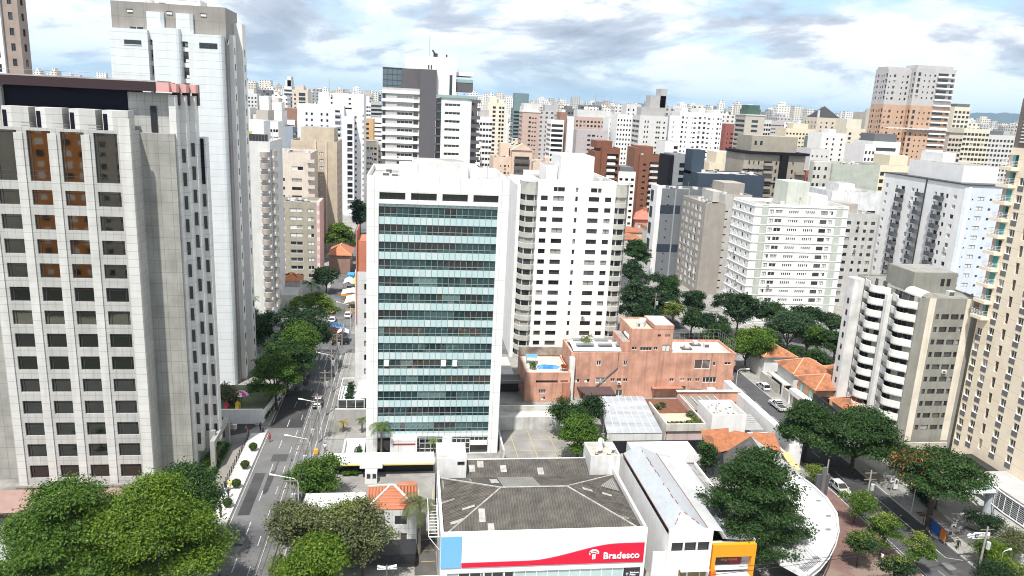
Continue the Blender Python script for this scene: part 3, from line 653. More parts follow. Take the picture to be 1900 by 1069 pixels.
# ------------------------------------------------------------------ C: glass office block
def glass_block():
    WH = W((0.80, 0.80, 0.795), 0.09, 0.6, joints=(3.4, 2.85)); SP = S((0.44, 0.585, 0.60), 0.12, 0, spec=0.9, var=0.08); MUL = S((0.26, 0.31, 0.32), 0.4)
    x0, x1, y0, y1, h = -6.9, 15.9, 121.8, 144.0, 48.1
    rows = [42.4-2.87*k for k in range(14)]
    F = [(1.9, 0.0, 19.15, 43.7, '-')] + [(2.0+5.0*i, 44.35, 4.1, 1.15, 'g') for i in range(4)]
    L = grid([1.4], 1.55, 1.0, 2.87, 15, 1.35, 'f')
    B = Bld('office_block', 'white framed office block with teal glass front of fourteen bands', x0, x1, y0, y1, h, WH, F=F, L=L, dep=0.45, para=1.0, roof=ROOFL, mix=(.9, .1, 0, 0), cap=40)
    def TG(*c): m = GL(c, .04, .12); m.node_tree.nodes['Principled BSDF'].inputs['Metallic'].default_value = .45; return m
    tint = [DARKG, TG(.035, .085, .09), TG(.07, .14, .145), TG(.085, .075, .065), TG(.17, .27, .27), TG(.02, .05, .055)]
    n = 20; px = 19.15/n; X0 = x0+1.9; Y = y0+.35
    for k in range(14):
        z0, z1 = rows[k]-.84, rows[k]+.84
        mb = MB(tint+[MUL, S((0.8, 0.82, 0.82), .3)]); run = rnd.choice([0, 1, 2, 3, 5]); left = 0
        for i in range(n):
            if left <= 0: run = rnd.choice([0, 0, 1, 1, 1, 2, 2, 3, 4, 5, 5]) if k > 3 else rnd.choice([0, 5, 1, 1, 0]); left = rnd.randint(1, 5)
            left -= 1; zs = z0+.5
            tw = rnd.uniform(-.035, .035); a = X0+i*px
            mb.quad((a, Y+tw, z0+.5), (a+px, Y-tw, z0+.5), (a+px, Y-tw+.02, z1), (a, Y+tw-.02, z1), run)
            mb.quad((a, Y+.01, z0), (a+px, Y+.01, z0), (a+px, Y+.01, z0+.5), (a, Y+.01, z0+.5), rnd.choice([run, 1, 2]))
            if k == 9 and i in (1, 11, 13): mb.box(a+.08, a+px-.1, Y-.35, Y-.30, z0+.5, z1-.05, 7)  # opened panes, their bright reflection put into a white colour
        for i in range(n+1): mb.box(X0+i*px-.025, X0+i*px+.025, Y-.06, Y+.04, z0, z1, 6)
        mb.box(X0, X0+19.15, Y-.07, Y+.03, z0+.46, z0+.53, 6)
        B.part('window_band', mb)
    for k in range(15):
        z1 = rows[k]-.88 if k < 14 else None
        za, zb = (rows[0]+.84, 43.7) if k == 14 else (rows[k]-.84-1.19, rows[k]-.84)
        mb = MB([SP, MUL, S((0.52, 0.62, 0.62), .15, 0, spec=.9)])
        for i in range(n):
            a = X0+i*px; tw = rnd.uniform(-.03, .03); mb.quad((a, Y-.1+tw, za), (a+px, Y-.1-tw, za), (a+px, Y-.1-tw, zb), (a, Y-.1+tw, zb), rnd.choice([0, 0, 2]))
            mb.box(a-.03, a+.03, Y-.16, Y-.13, za, zb, 1)
        mb.box(X0, X0+19.15, Y-.15, Y+.05, za-.03, za+.03, 1); B.part('spandrel_band', mb)
    mb = MB([WH, DARKG, WFRAME, S((0.30, 0.05, 0.06), .5)])              # lobby
    mb.box(X0, X0+19.15, Y-.15, Y+.1, 3.3, 3.75, 0); mb.box(X0+2.2, X0+6.8, y0-.9, Y+.1, 0, 3.3, 0); mb.box(X0+2.7, X0+6.5, y0-.93, y0-.9, 2.2, 2.5, 3)
    for a, b in ((7.2, 11.2), (12.9, 16.0)):
        mb.box(X0+a, X0+b, Y, Y+.1, 0, 3.3, 1)
        for i in range(5): mb.box(X0+a+(b-a)*i/4-.04, X0+a+(b-a)*i/4+.04, Y-.05, Y, 0, 3.3, 2)
        for z in (0.9, 1.9, 2.7): mb.box(X0+a, X0+b, Y-.05, Y, z, z+.08, 2)
    mb.box(X0+11.2, X0+12.9, Y-.2, Y+.1, 0, 3.3, 0); mb.box(X0, X0+2.2, Y+.8, Y+.9, 0, 3.3, 1); mb.box(X0+16.0, X0+19.1, Y+.4, Y+.5, 0, 1.5, 1); mb.box(X0+16.0, X0+19.1, Y-.1, Y+.1, 1.5, 2.4, 0); mb.box(X0+16.0, X0+19.1, Y, Y+.1, 2.4, 3.3, 1)
    for i in range(5): mb.box(X0+16.0+.77*i, X0+16.07+.77*i, Y-.05, Y, 2.4, 3.3, 2)
    B.part('lobby_front', mb)
    mb = MB([W((0.70, 0.70, 0.69), .16), ROOFL]); mb.box(0.2, 9.6, 128, 140, 47.1, 49.7, 0); mb.box(-2.0, 0.2, 128, 137, 47.1, 49.3, 0); mb.box(9.6, 11.6, 129, 139, 47.1, 49.2, 0); mb.box(.5, 9.3, 128.3, 139.7, 49.7, 49.85, 1); B.part('roof_house', mb)
    Bld('x', '', -10.3, -6.92, 143.6, 152, 27.5, W((.62, .62, .62), .08, joints=(0, 2.87)), F=grid([1.75], 1.45, 1.0, 2.87, 9, 1.2, 'f'), root=B.root, wallname='rear_wing', tidy=True, dep=.25)
    mb = MB(W((0.50, 0.19, 0.12), .1)); mb.prism([(-9.9, 144), (-7, 144), (-7, 151), (-9.9, 151)], 27.5, 33.5); mb.box(-10.1, -9.9, 143.5, 151, 17, 35.5); B.part('terracotta_panel', mb)
glass_block()

# ------------------------------------------------------------------ D: white tower with chamfered balcony corners
def white_tower():
    WH = W((0.82, 0.82, 0.81), 0.06); BE = W((0.50, 0.50, 0.46), 0.10)
    z0, dv, n = 0.9, 2.51, 16
    us = [(0.9, 1.6), (3.8, 2.5), (9.0, .6), (12.2, 2.5), (16.1, 1.5)]
    B = Bld('apartment_tower', 'bright white apartment tower with grey balcony corners beside the glass offices', 29.0, 47.6, 172, 196, 43.7, WH, F=grid(us, 1, z0+.3, dv, n, 1.1, 'w') + [(3.8, 41.0, .9, 1.0, 'f'), (4.8, 41.0, 1.6, 1.0, 'w'), (9.0, 41.0, .6, 1.0, 'f'), (12.6, 41.0, 1.5, 1.0, 'w'), (14.3, 41.0, .8, 1.0, 'f')], L=grid([6, 12], 1.2, z0, dv, n, 1.1, 'w'), cap=95, dep=.28)
    mb = MB(WH); mb.box(34.4, 42.2, 171.75, 186, 0, 49.1, 0, 'b'); 
    mb2 = MB([WH]); mb2.box(34.4, 42.2, 173.2, 186, 42.8, 49.1); B.part('lift_core', mb2)
    B.block('roof_house', 31.5, 34.2, 176, 186, 42.8, 46.4, WH, ROOFL)
    for xa, xb, sgn in ((25.4, 28.99, -1), (47.61, 51.0, 1)):
        c = [(xa, 173.2), ((xa+.9), 171.6), (xb-.6, 171.2), (xb, 171.8), (xb, 176.5), (xa, 176.5)] if sgn < 0 else [(xa, 171.8), (xa+.6, 171.2), (xb-.9, 171.6), (xb, 173.2), (xb, 176.5), (xa, 176.5)]
        ci = [((p[0]-(xa+xb)/2)*.9+(xa+xb)/2, (p[1]-174.5)*.88+174.5) for p in c]
        for k in range(n+1):
            zz = z0+dv*k-.95
            mb = MB([BE]); mb.prism(c, zz, zz+1.15 if k < n else zz+3.0)
            B.part('balcony', mb)
        mb = MB([DARKG, MIDG, CURT, BE])
        for k in range(n):
            zz = z0+dv*k+.2; q = rnd.choice([0, 0, 0, 1, 2]); mb.prism(ci, zz, zz+1.36, q)
            for p in ci[1:4]: mb.box(p[0]-.12, p[0]+.12, p[1]-.12, p[1]+.12, zz, zz+1.36, 3)
        B.part('bay_glazing', mb)
    mb = MB([WH, CONC]); mb.box(24.6, 25.4, 174, 195, 0, 42.0); mb.box(25.4, 28.99, 176.5, 195, 0, 42.4); mb.box(47.61, 51.0, 176.5, 195, 0, 42.4); B.part('wing_wall', mb)
    for xa, xb in ((25.6, 28.8), (47.8, 51.0)):
        mb = MB(STEEL)
        for zz in (42.9, 43.4): mb.tube([(xa, 173, zz), (xa, 171.5, zz), (xb, 171.5, zz), (xb, 173, zz)], .04, 4)
        B.part('roof_rail', mb)
    mb = MB(STEEL); mb.tube([(36, 175, 49.1), (36, 175, 50), (36.6, 175, 50), (36.6, 175, 49.1)], .04, 4); B.part('roof_rail', mb)
white_tower()

# ------------------------------------------------------------------ E: salmon building with pool terrace
SAL = W((0.64, 0.35, 0.255), 0.20, 0.8); SALD = W((0.47, 0.21, 0.14), 0.16, 0.8)
def salmon():
    F = [(1.0, 3.4, 1.2, .75, 'o'), (3.2, 3.4, 1.2, .75, 'o'), (5.6, 3.2, 2.3, 1.3, 'W'), (8.9, 3.6, 1.0, .7, 'W'), (10.3, 3.6, 1.0, .7, 'W'), (11.7, 3.6, 1.0, .7, 'W'), (13.9, 3.2, 1.4, 1.2, 'W'), (17.4, 3.5, 2.0, .8, 'V'), (20.0, 3.6, 1.0, .7, 'W'), (22.0, 3.6, 1.0, .7, 'W'), (24.4, 3.6, 1.0, .7, 'W'), (26.0, 3.6, 1.0, .7, 'W'), (27.8, 3.6, 1.0, .7, 'W'), (29.4, 3.3, 3.2, 1.3, 'V'),
         (5.5, 7.2, 1.1, 1.1, 'W'), (11.4, 7.2, .9, 1.1, 'W'), (13.3, 7.3, .8, .8, 'W'), (15.2, 7.2, 1.2, .9, 'W'), (18.0, 7.1, 2.4, 1.0, 'V'), (27.2, 6.4, 3.6, 2.1, 'M'), (31.4, 7.2, .6, .8, 'W'), (34.0, 7.4, 1.5, .6, 'W'),
         (10.2, 0.2, 1.6, 1.5, 'W'), (14.0, 0.2, 1.9, 2.0, 'W'), (23.8, 0.2, 2.0, 2.3, 'g'), (26.8, 1.0, 2.8, .8, 'V'), (30.6, 0.2, 2.0, 1.6, 'g')]
    B = Bld('terracotta_building', 'long salmon coloured building with stepped roofs between the white tower and the street', 34.0, 70.2, 147.6, 157, 10.1, SAL, F=F, R=[(3, 7, 2, 1.6, 'W'), (3, 3.6, 2, 1.6, 'W')], dep=.18, para=.5, roof=NO((0.62, 0.60, 0.56), (0.52, 0.46, 0.42), .5, c3=(0.5, 0.36, 0.32)), mix=(.45, .3, .2, .05))
    b2 = Bld('x', '', 46.6, 55.8, 147.55, 156.6, 15.4, SAL, F=[(0.4, 10.7, 1.1, .7, 'W'), (2.2, 10.6, 2.6, .75, 'V'), (5.2, 10.7, .9, .7, 'W'), (7.0, 12.7-2.3, 1.8, 1.5, 'O')] + [(5.8, 13.7, .7, .5, 'f'), (7.4, 13.7, 1.1, .5, 'f')], L=[(2, 11, 2.4, 1.7, 'g')], dep=.18, para=.35, z0=0.0, root=B.root, wallname='upper_wall', roof=NO((0.55, 0.53, 0.43), (0.40, 0.38, 0.31), .6))
    mb = MB([SAL, SALD, ROOFL]); mb.box(51.5, 55.85, 147.5, 155, 15.4, 16.2, 0); mb.box(51.7, 55.6, 147.7, 154.8, 16.2, 16.26, 2); B.part('stair_head', mb)
    mb = MB([WFRAME, S((0.18, 0.19, 0.20), .3)])                                            # vaulted metal roof with panels
    for i in range(8):
        t0, t1 = i/8, (i+1)/8; z = lambda t: 10.1+1.0*math.sin(math.pi*(0.15+.7*t))-.4
        mb.quad((34.6, 148.2+8*t0, z(t0)), (46.4, 148.2+8*t0, z(t0)), (46.4, 148.2+8*t1, z(t1)), (34.6, 148.2+8*t1, z(t1)), 0)
    for a, b in ((35.5, 39.5), (40.3, 43.5), (44.2, 45.6)):
        for j in (0.18, .62): mb.quad((a, 148.2+8*j, 10.75+.25*(j > .1)), (b, 148.2+8*j, 10.75+.25*(j > .1)), (b, 148.2+8*j+1.5, 11.0), (a, 148.2+8*j+1.5, 11.0), 1)
    B.part('vaulted_roof', mb)
    mb = MB(STEEL); mb.tube([(44.2, 147.4, 10.3), (44.2, 147.4, 6.9), (38.5, 147.4, 1.4), (38.3, 147.4, 0)], .11, 6); mb.tube([(65.0, 147.5, 10), (65.0, 147.5, 0)], .07, 6); B.part('drain_pipe', mb)
    mb = MB(S((0.07, 0.045, 0.045), .6)); mb.poly([(35.6, 147.5, 2.5), (36.8, 144.9, 1.7), (43.6, 144.9, 1.7), (43.0, 147.5, 2.5)]); mb.box(36.8, 43.6, 144.8, 144.9, 1.2, 1.72); mb.box(36.8, 36.9, 144.9, 147.5, 0, 2.0); B.part('awning', mb)
    mb = MB([SALD, ROOFL]); mb.box(52.0, 58.8, 146.2, 147.5, 2.35, 2.5); mb.box(52.1, 52.2, 146.3, 146.4, 0, 2.35); mb.box(58.6, 58.7, 146.3, 146.4, 0, 2.35); B.part('porch_roof', mb)
    mb = MB([S((0.70, 0.30, 0.22), .4), S((0.75, 0.73, .7), .4)])
    for x in (46.9, 48.2):
        mb.tube([(x, 149, 13.1), (x, 152.2, 13.1)], .55, 10, 1 if x > 47 else 1)
    mb.box(46.7, 48.8, 149.3, 152, 12.3, 12.6, 0); B.part('water_tank', mb)
    mb = MB([SAL, ROOFG]); mb.box(45.0, 46.6, 148, 156, 10.1, 12.4, 0); mb.box(45.2, 46.6, 148.2, 155.8, 12.4, 12.45, 1); B.part('tank_house', mb)
    mb = MB(STEEL)
    for x in np.arange(56.2, 70.2, 1.15): mb.tube([(x, 156.8, 10.1), (x, 156.8, 12.6)], .035, 4)
    for y in np.arange(147.9, 157, 1.15): mb.tube([(70.05, y, 10.1), (70.05, y, 12.6)], .035, 4)
    for z in (11.0, 11.8, 12.6): mb.tube([(56.2, 156.8, z), (70.05, 156.8, z), (70.05, 147.9, z)], .03, 4)
    B.part('roof_fence', mb)
    mb = MB([S((.8, .8, .8), .5), STEEL]); mb.box(64.6, 66.3, 146.6, 147.5, .9, 2.2, 0); mb.box(64.8, 65.9, 146.56, 146.6, 1.4, 1.6, 1); B.part('air_conditioner', mb)
    mb = MB(SAL)
    for z in (3.3, 6.6, 8.6): mb.box(70.2, 71.2, 149, 153, z, z+.9)
    B.part('balcony', mb)
    # pool house
    P = Bld('pool_annex', tidy=True, label= 'low salmon annex carrying a roof terrace with a blue swimming pool', x0=24.2, x1=33.6, y0=145.4, y1=157, h=6.4, wall=SAL, F=[(2.2, 5.0-.9, 4.6, .6, 'p'), (7.4, 4.1, 1.6, .6, 'p'), (2.9, 1.8, 1.5, .9, 'V'), (3.5, .3, .9, .8, 'o')], dep=.25, para=.35, roof=NO((0.60, 0.56, 0.48), (0.48, 0.45, 0.40), 1.2))
    mb = MB([GL((0.03, 0.22, 0.50), .05, .6), S((0.80, 0.76, 0.66), .6)]); pp = [(27.2, 148.0), (31.2, 148.0), (32.3, 149.6), (31.6, 150.9), (28.6, 151.3), (27.2, 150.4)]
    mb.prism(pp, 6.0, 6.16, 0); mb.prism([(x*1.06-1.76, y*1.0+(.35 if y > 150 else -.35)) for x, y in pp], 5.9, 6.13, 1); P.part('pool', mb)
    mb = MB([S((0.10, 0.28, 0.55), .5), S((.3, .3, .3), .5)]); mb.poly([(25.0, 151.5, 7.6), (27.4, 151.2, 7.6), (27.8, 153.0, 7.8), (25.2, 153.2, 7.8)]); 
    for p in ((25.2, 151.7), (27.2, 151.4), (25.4, 153.0)): mb.tube([(*p, 6), (*p, 7.6)], .05, 4, 1)
    P.part('sun_sail', mb)
    mb = MB([NO((0.30, 0.25, 0.20), (0.40, 0.34, 0.28), .8, c3=(0.16, 0.13, 0.11))]); mb.box(24.2, 34, 156.6, 157, 6.4, 8.2); P.part('parapet_wall', mb)
    mb = MB([W((.78, .78, .76), .1), SALD]); mb.box(33.61, 34.6, 146.2, 147.5, 0, 9.2, 0); mb.box(32.0, 33.58, 144.8, 145.3, 0, 4.4, 1); P.part('chimney_wall', mb)
salmon()

# ------------------------------------------------------------------ F: bank branch with the red sign
def bank():
    x0, x1, y0, y1, h = 4.3, 30.3, 82.0, 97.6, 9.0
    WH = W((0.80, 0.81, 0.81), .07); WS = W((0.74, 0.74, 0.73), .16)
    r = thing('bank_branch', 'white bank branch with a red and blue sign front and a grey corrugated hipped roof', 'building', ((x0+x1)/2, y0, 0))
    mb = MB([WH, WS]); mb.box(x0, x1, y0, y0+.5, 3.5, h, 0); mb.box(x0, x0+.35, y0+.5, 102, 0, h, 1); mb.box(x1-.35, x1, y0+.5, 102, 0, h, 1); mb.box(x0, x1, 101.7, 102, 0, h-.1, 1)
    mb.box(x0, x0+.9, y0, y0+.4, 0, 3.5, 0); mb.box(x1-.5, x1, y0, y0+.4, 0, 3.5, 0); mb.build('wall', r)
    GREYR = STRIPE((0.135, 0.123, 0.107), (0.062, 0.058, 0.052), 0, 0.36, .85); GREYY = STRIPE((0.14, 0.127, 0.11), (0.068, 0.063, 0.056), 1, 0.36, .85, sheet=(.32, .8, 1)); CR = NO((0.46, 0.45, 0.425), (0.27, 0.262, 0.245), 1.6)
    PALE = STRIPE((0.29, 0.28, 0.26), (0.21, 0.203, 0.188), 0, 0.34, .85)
    a, b, c, d = x0+.35, x1-.35, y0+.5, y1-.2; ze, zr = 8.3, 10.9; ra, rb_, ry = 12.4, 21.3, 89.6
    mb = MB([GREYR, GREYY, PALE])
    A, Bp, C, D = (a,c,ze), (b,c,ze), (b,d,ze), (a,d,ze); R1, R2 = (ra,ry,zr), (rb_,ry,zr)
    mb.quad(A, Bp, R2, R1, 0); mb.quad(C, D, R1, R2, 0); mb.poly([Bp, C, R2], 1); mb.poly([D, A, R1], 1)
    mb.quad((a, 98.0, 7.9), (b, 98.0, 7.9), (b, 101.7, 8.9), (a, 101.7, 8.9), 0)
    roof = mb.build('roof', r)
    def zs(x, y):   # height of the hipped roof over a plan point
        k = [ze+(y-c)*(zr-ze)/(ry-c), ze+(d-y)*(zr-ze)/(d-ry), ze+(x-a)*(zr-ze)/(ra-a), ze+(b-x)*(zr-ze)/(b-rb_)]
        return min(k)
    def sh(x_0, x_1, y_0, y_1, m=0):
        mb = MB([PALE, CR]); mb.quad((x_0, y_0, zs(x_0, y_0)+.05), (x_1, y_0, zs(x_1, y_0)+.05), (x_1, y_1, zs(x_1, y_1)+.05), (x_0, y_1, zs(x_0, y_1)+.05), m); mb.build('roof_sheet', r)
    sh(12.8, 17.9, 90.0, 97.0); sh(11.5, 12.6, 92.6, 95.6, 1); sh(9.2, 10.0, 84.4, 86.4, 1); sh(10.2, 11.0, 82.7, 84.2, 1); sh(5.6, 7.2, 84.6, 85.2, 1); sh(7.2, 8.8, 87.0, 87.5, 1); sh(4.8, 6.4, 90.2, 90.7, 0)
    sh(23.6, 25.0, 89.9, 90.5, 1); sh(26.4, 27.8, 90.0, 90.6, 1); sh(26.8, 29.5, 92.3, 96.0, 0); sh(27.4, 28.7, 84.6, 85.1, 0); sh(5.0, 9.0, 94.0, 96.4, 0)
    for xx, yy in ((9.0, 99.2), (10.3, 100), (13.6, 99), (19.0, 98.4)):
        mb = MB([PALE, CR]); mb.quad((xx, yy, 7.9+(yy-98)*.27+.05), (xx+.9, yy, 7.9+(yy-98)*.27+.05), (xx+.9, yy+1.4, 7.9+(yy-96.6)*.27+.05), (xx, yy+1.4, 7.9+(yy-96.6)*.27+.05), 1); mb.build('roof_sheet', r)
    mb = MB(CR)
    for p, q in ((A, R1), (Bp, R2), (C, R2), (D, R1), (R1, R2)): mb.tube([(p[0], p[1], p[2]+.06), (q[0], q[1], q[2]+.04)], .11, 5)
    mb.build('ridge_cap', r)
    mb = MB([WS, ROOFL, DARKG]); 
    mb.box(4.3, 8.5, 98.1, 103.2, 0, 11.0, 0); mb.box(4.5, 8.3, 98.3, 103.0, 11.0, 11.06, 1); mb.box(7.2, 8.2, 98.03, 98.1, 10.0, 10.45, 2); mb.build('stair_head', r)
    mb = MB([WS, NO((0.52, 0.47, 0.38), (0.36, 0.33, 0.28), 1.5)]); mb.box(26.6, 31.0, 98.2, 102.8, 0, 10.2, 0, 't')
    for p in ((26.6, 31.0, 98.2, 98.4), (26.6, 31.0, 102.6, 102.8), (26.6, 26.8, 98.4, 102.6), (30.8, 31.0, 98.4, 102.6)): mb.box(*p, 10.2, 11.0, 0)
    mb.box(26.8, 30.8, 98.4, 102.6, 10.1, 10.3, 1); mb.build('tank_house', r)
    for (xx, yy, rr) in ((28.3, 100.5, .55), (30.3, 100.6, .5), (29.4, 99.4, .5), (27.6, 99.6, .35), (29.0, 102.4, .6)):
        mb = MB([S((0.62, 0.64, 0.64), .5), STEEL]); mb.tube([(xx, yy, 10.3), (xx, yy, 11.2)], .04, 5, 1); n0 = len(mb.v)
        mb.lathe([(0.02, 0), (rr*.6, .08), (rr, .22)], 0, 0, 12, 0); M = Matrix.Translation((xx, yy, 11.2)) @ Matrix.Rotation(RAD(50), 4, 'X') @ Matrix.Rotation(.4, 4, 'Y')
        mb.v[n0:] = [tuple(M @ Vector(v)) for v in mb.v[n0:]]; mb.build('dish_antenna', r)
    mb = MB(STEEL); mb.tube([(29.0, 101.2, 10.3), (29.0, 101.2, 17.0)], .05, 5); mb.box(28.7, 29.3, 101.1, 101.3, 13.0, 13.1); mb.build('mast', r)
    # sign front
    BL = S((0.17, 0.43, 0.72), .5, var=.03); RED = S((0.62, 0.008, 0.04), .4, var=.03); TX = S((0.85, 0.85, 0.85), .5)
    ys = y0-.06
    mb = MB(BL); mb.box(x0+.05, x0+2.55, ys-.06, y0-.003, 4.35, 8.65); mb.build('blue_panel', r)
    mb = MB(BL)
    X = lambda t: x0+2.62+t*(x1-x0-2.9); top = lambda t: 4.95+.10*t+2.0*(max(0, min(1, (t-.36)/.50))**2*(3-2*max(0, min(1, (t-.36)/.50))))
    mb = MB(RED)
    for i in range(40):
        t0, t1 = i/40, (i+1)/40
        mb.quad((X(t0), ys-.06, 4.35), (X(t1), ys-.06, 4.35), (X(t1), ys-.06, top(t1)), (X(t0), ys-.06, top(t0))); mb.quad((X(t0), ys-.06, top(t0)), (X(t1), ys-.06, top(t1)), (X(t1), y0-.003, top(t1)), (X(t0), y0-.003, top(t0)))
    mb.build('red_panel', r)
    text_part('lettering', 'Bradesco', 1.27, (24.72, ys-.12, 4.98), r, TX, .03, .022, sx=1.0)
    def emblem(cx, cz, s, y, name):
        mb = MB(TX)
        def band(pts, w):
            for (p, q, w0, w1) in zip(pts[:-1], pts[1:], w[:-1], w[1:]):
                d = Vector((q[0]-p[0], q[1]-p[1])).normalized(); n = Vector((-d.y, d.x))
                mb.quad(*[(cx+s*v[0], y, cz+s*v[1]) for v in ((p[0]-n.x*w0, p[1]-n.y*w0), (q[0]-n.x*w1, q[1]-n.y*w1), (q[0]+n.x*w1, q[1]+n.y*w1), (p[0]+n.x*w0, p[1]+n.y*w0))])
        band([(-.62*math.cos(t), .18+.52*math.sin(t)) for t in np.linspace(-.5, 3.3, 16)], [.06+.10*math.sin(math.pi*i/15) for i in range(16)])
        band([(-.72, .34), (-.3, .36), (.1, .33), (.5, .14)], [.05, .09, .08, .03])
        mb.quad(*[(cx+s*a_, y, cz+s*b_) for a_, b_ in ((-.24, -.72), (-.04, -.72), (-.04, .10), (-.24, .06))]); mb.quad(*[(cx+s*a_, y, cz+s*b_) for a_, b_ in ((.06, -.72), (.22, -.66), (.22, .10), (.06, .10))])
        mb.build(name, r)
    emblem(23.55, 5.62, .92, ys-.1, 'emblem')
    # shop front
    G1 = S((0.42, 0.55, 0.54), .12, 0, spec=.9); mb = MB([G1, WFRAME, DARKG, S((0.03, 0.03, 0.035), .4)])
    mb.box(x0+.9, x1-2.6, y0+.18, y0+.25, 0, 3.5, 0)
    for xx in np.arange(x0+.9, x1-2.6, 1.4): mb.box(xx-.05, xx+.05, y0+.1, y0+.18, 0, 3.5, 1)
    for a_, b_ in ((6.7, 7.9), (8.1, 9.6), (9.9, 12.3), (12.4, 13.4)): mb.box(a_, b_, y0+.12, y0+.17, 0, 3.3, 2)
    for a_, b_ in ((7.95, 8.05), (9.65, 9.85), (12.3, 12.4)): mb.box(a_, b_, y0+.05, y0+.11, 0, 3.4, 1)
    mb.box(8.1, 12.3, y0+.05, y0+.11, 2.6, 2.72, 1); mb.build('shop_window', r)
    mb = MB(S((0.035, 0.035, 0.045), .4)); mb.box(x1-2.55, x1-.55, y0-.05, y0+.2, 1.0, 3.35); mb.build('dark_sign', r)
    text_part('lettering', 'Bradesco\nPrime', .32, (x1-1.85, y0-.09, 2.72), r, TX, .01, .012)
    emblem(x1-2.2, 2.6, .25, y0-.08, 'emblem')
    mb = MB(WFRAME)                                                        # service ladder and gallery on the side wall
    for yy in (84.0, 91.5):
        mb.tube([(x0-.05, yy, 7.4), (x0-1.4, yy, 7.4)], .05, 4); mb.tube([(x0-.05, yy, 5.6), (x0-1.3, yy, 7.3)], .05, 4)
    for xx in (x0-1.4, x0-.2):
        mb.tube([(xx, 84, 7.45), (xx, 91.5, 7.45)], .06, 4); mb.tube([(xx, 84, 8.5), (xx, 91.5, 8.5)], .05, 4)
    for yy in np.arange(84, 91.6, .75): mb.tube([(x0-1.4, yy, 7.45), (x0-1.4, yy, 8.5)], .035, 4); mb.tube([(x0-1.4, yy, 7.45), (x0-.2, yy, 7.45)], .05, 4)
    mb.build('service_gallery', r)
bank()
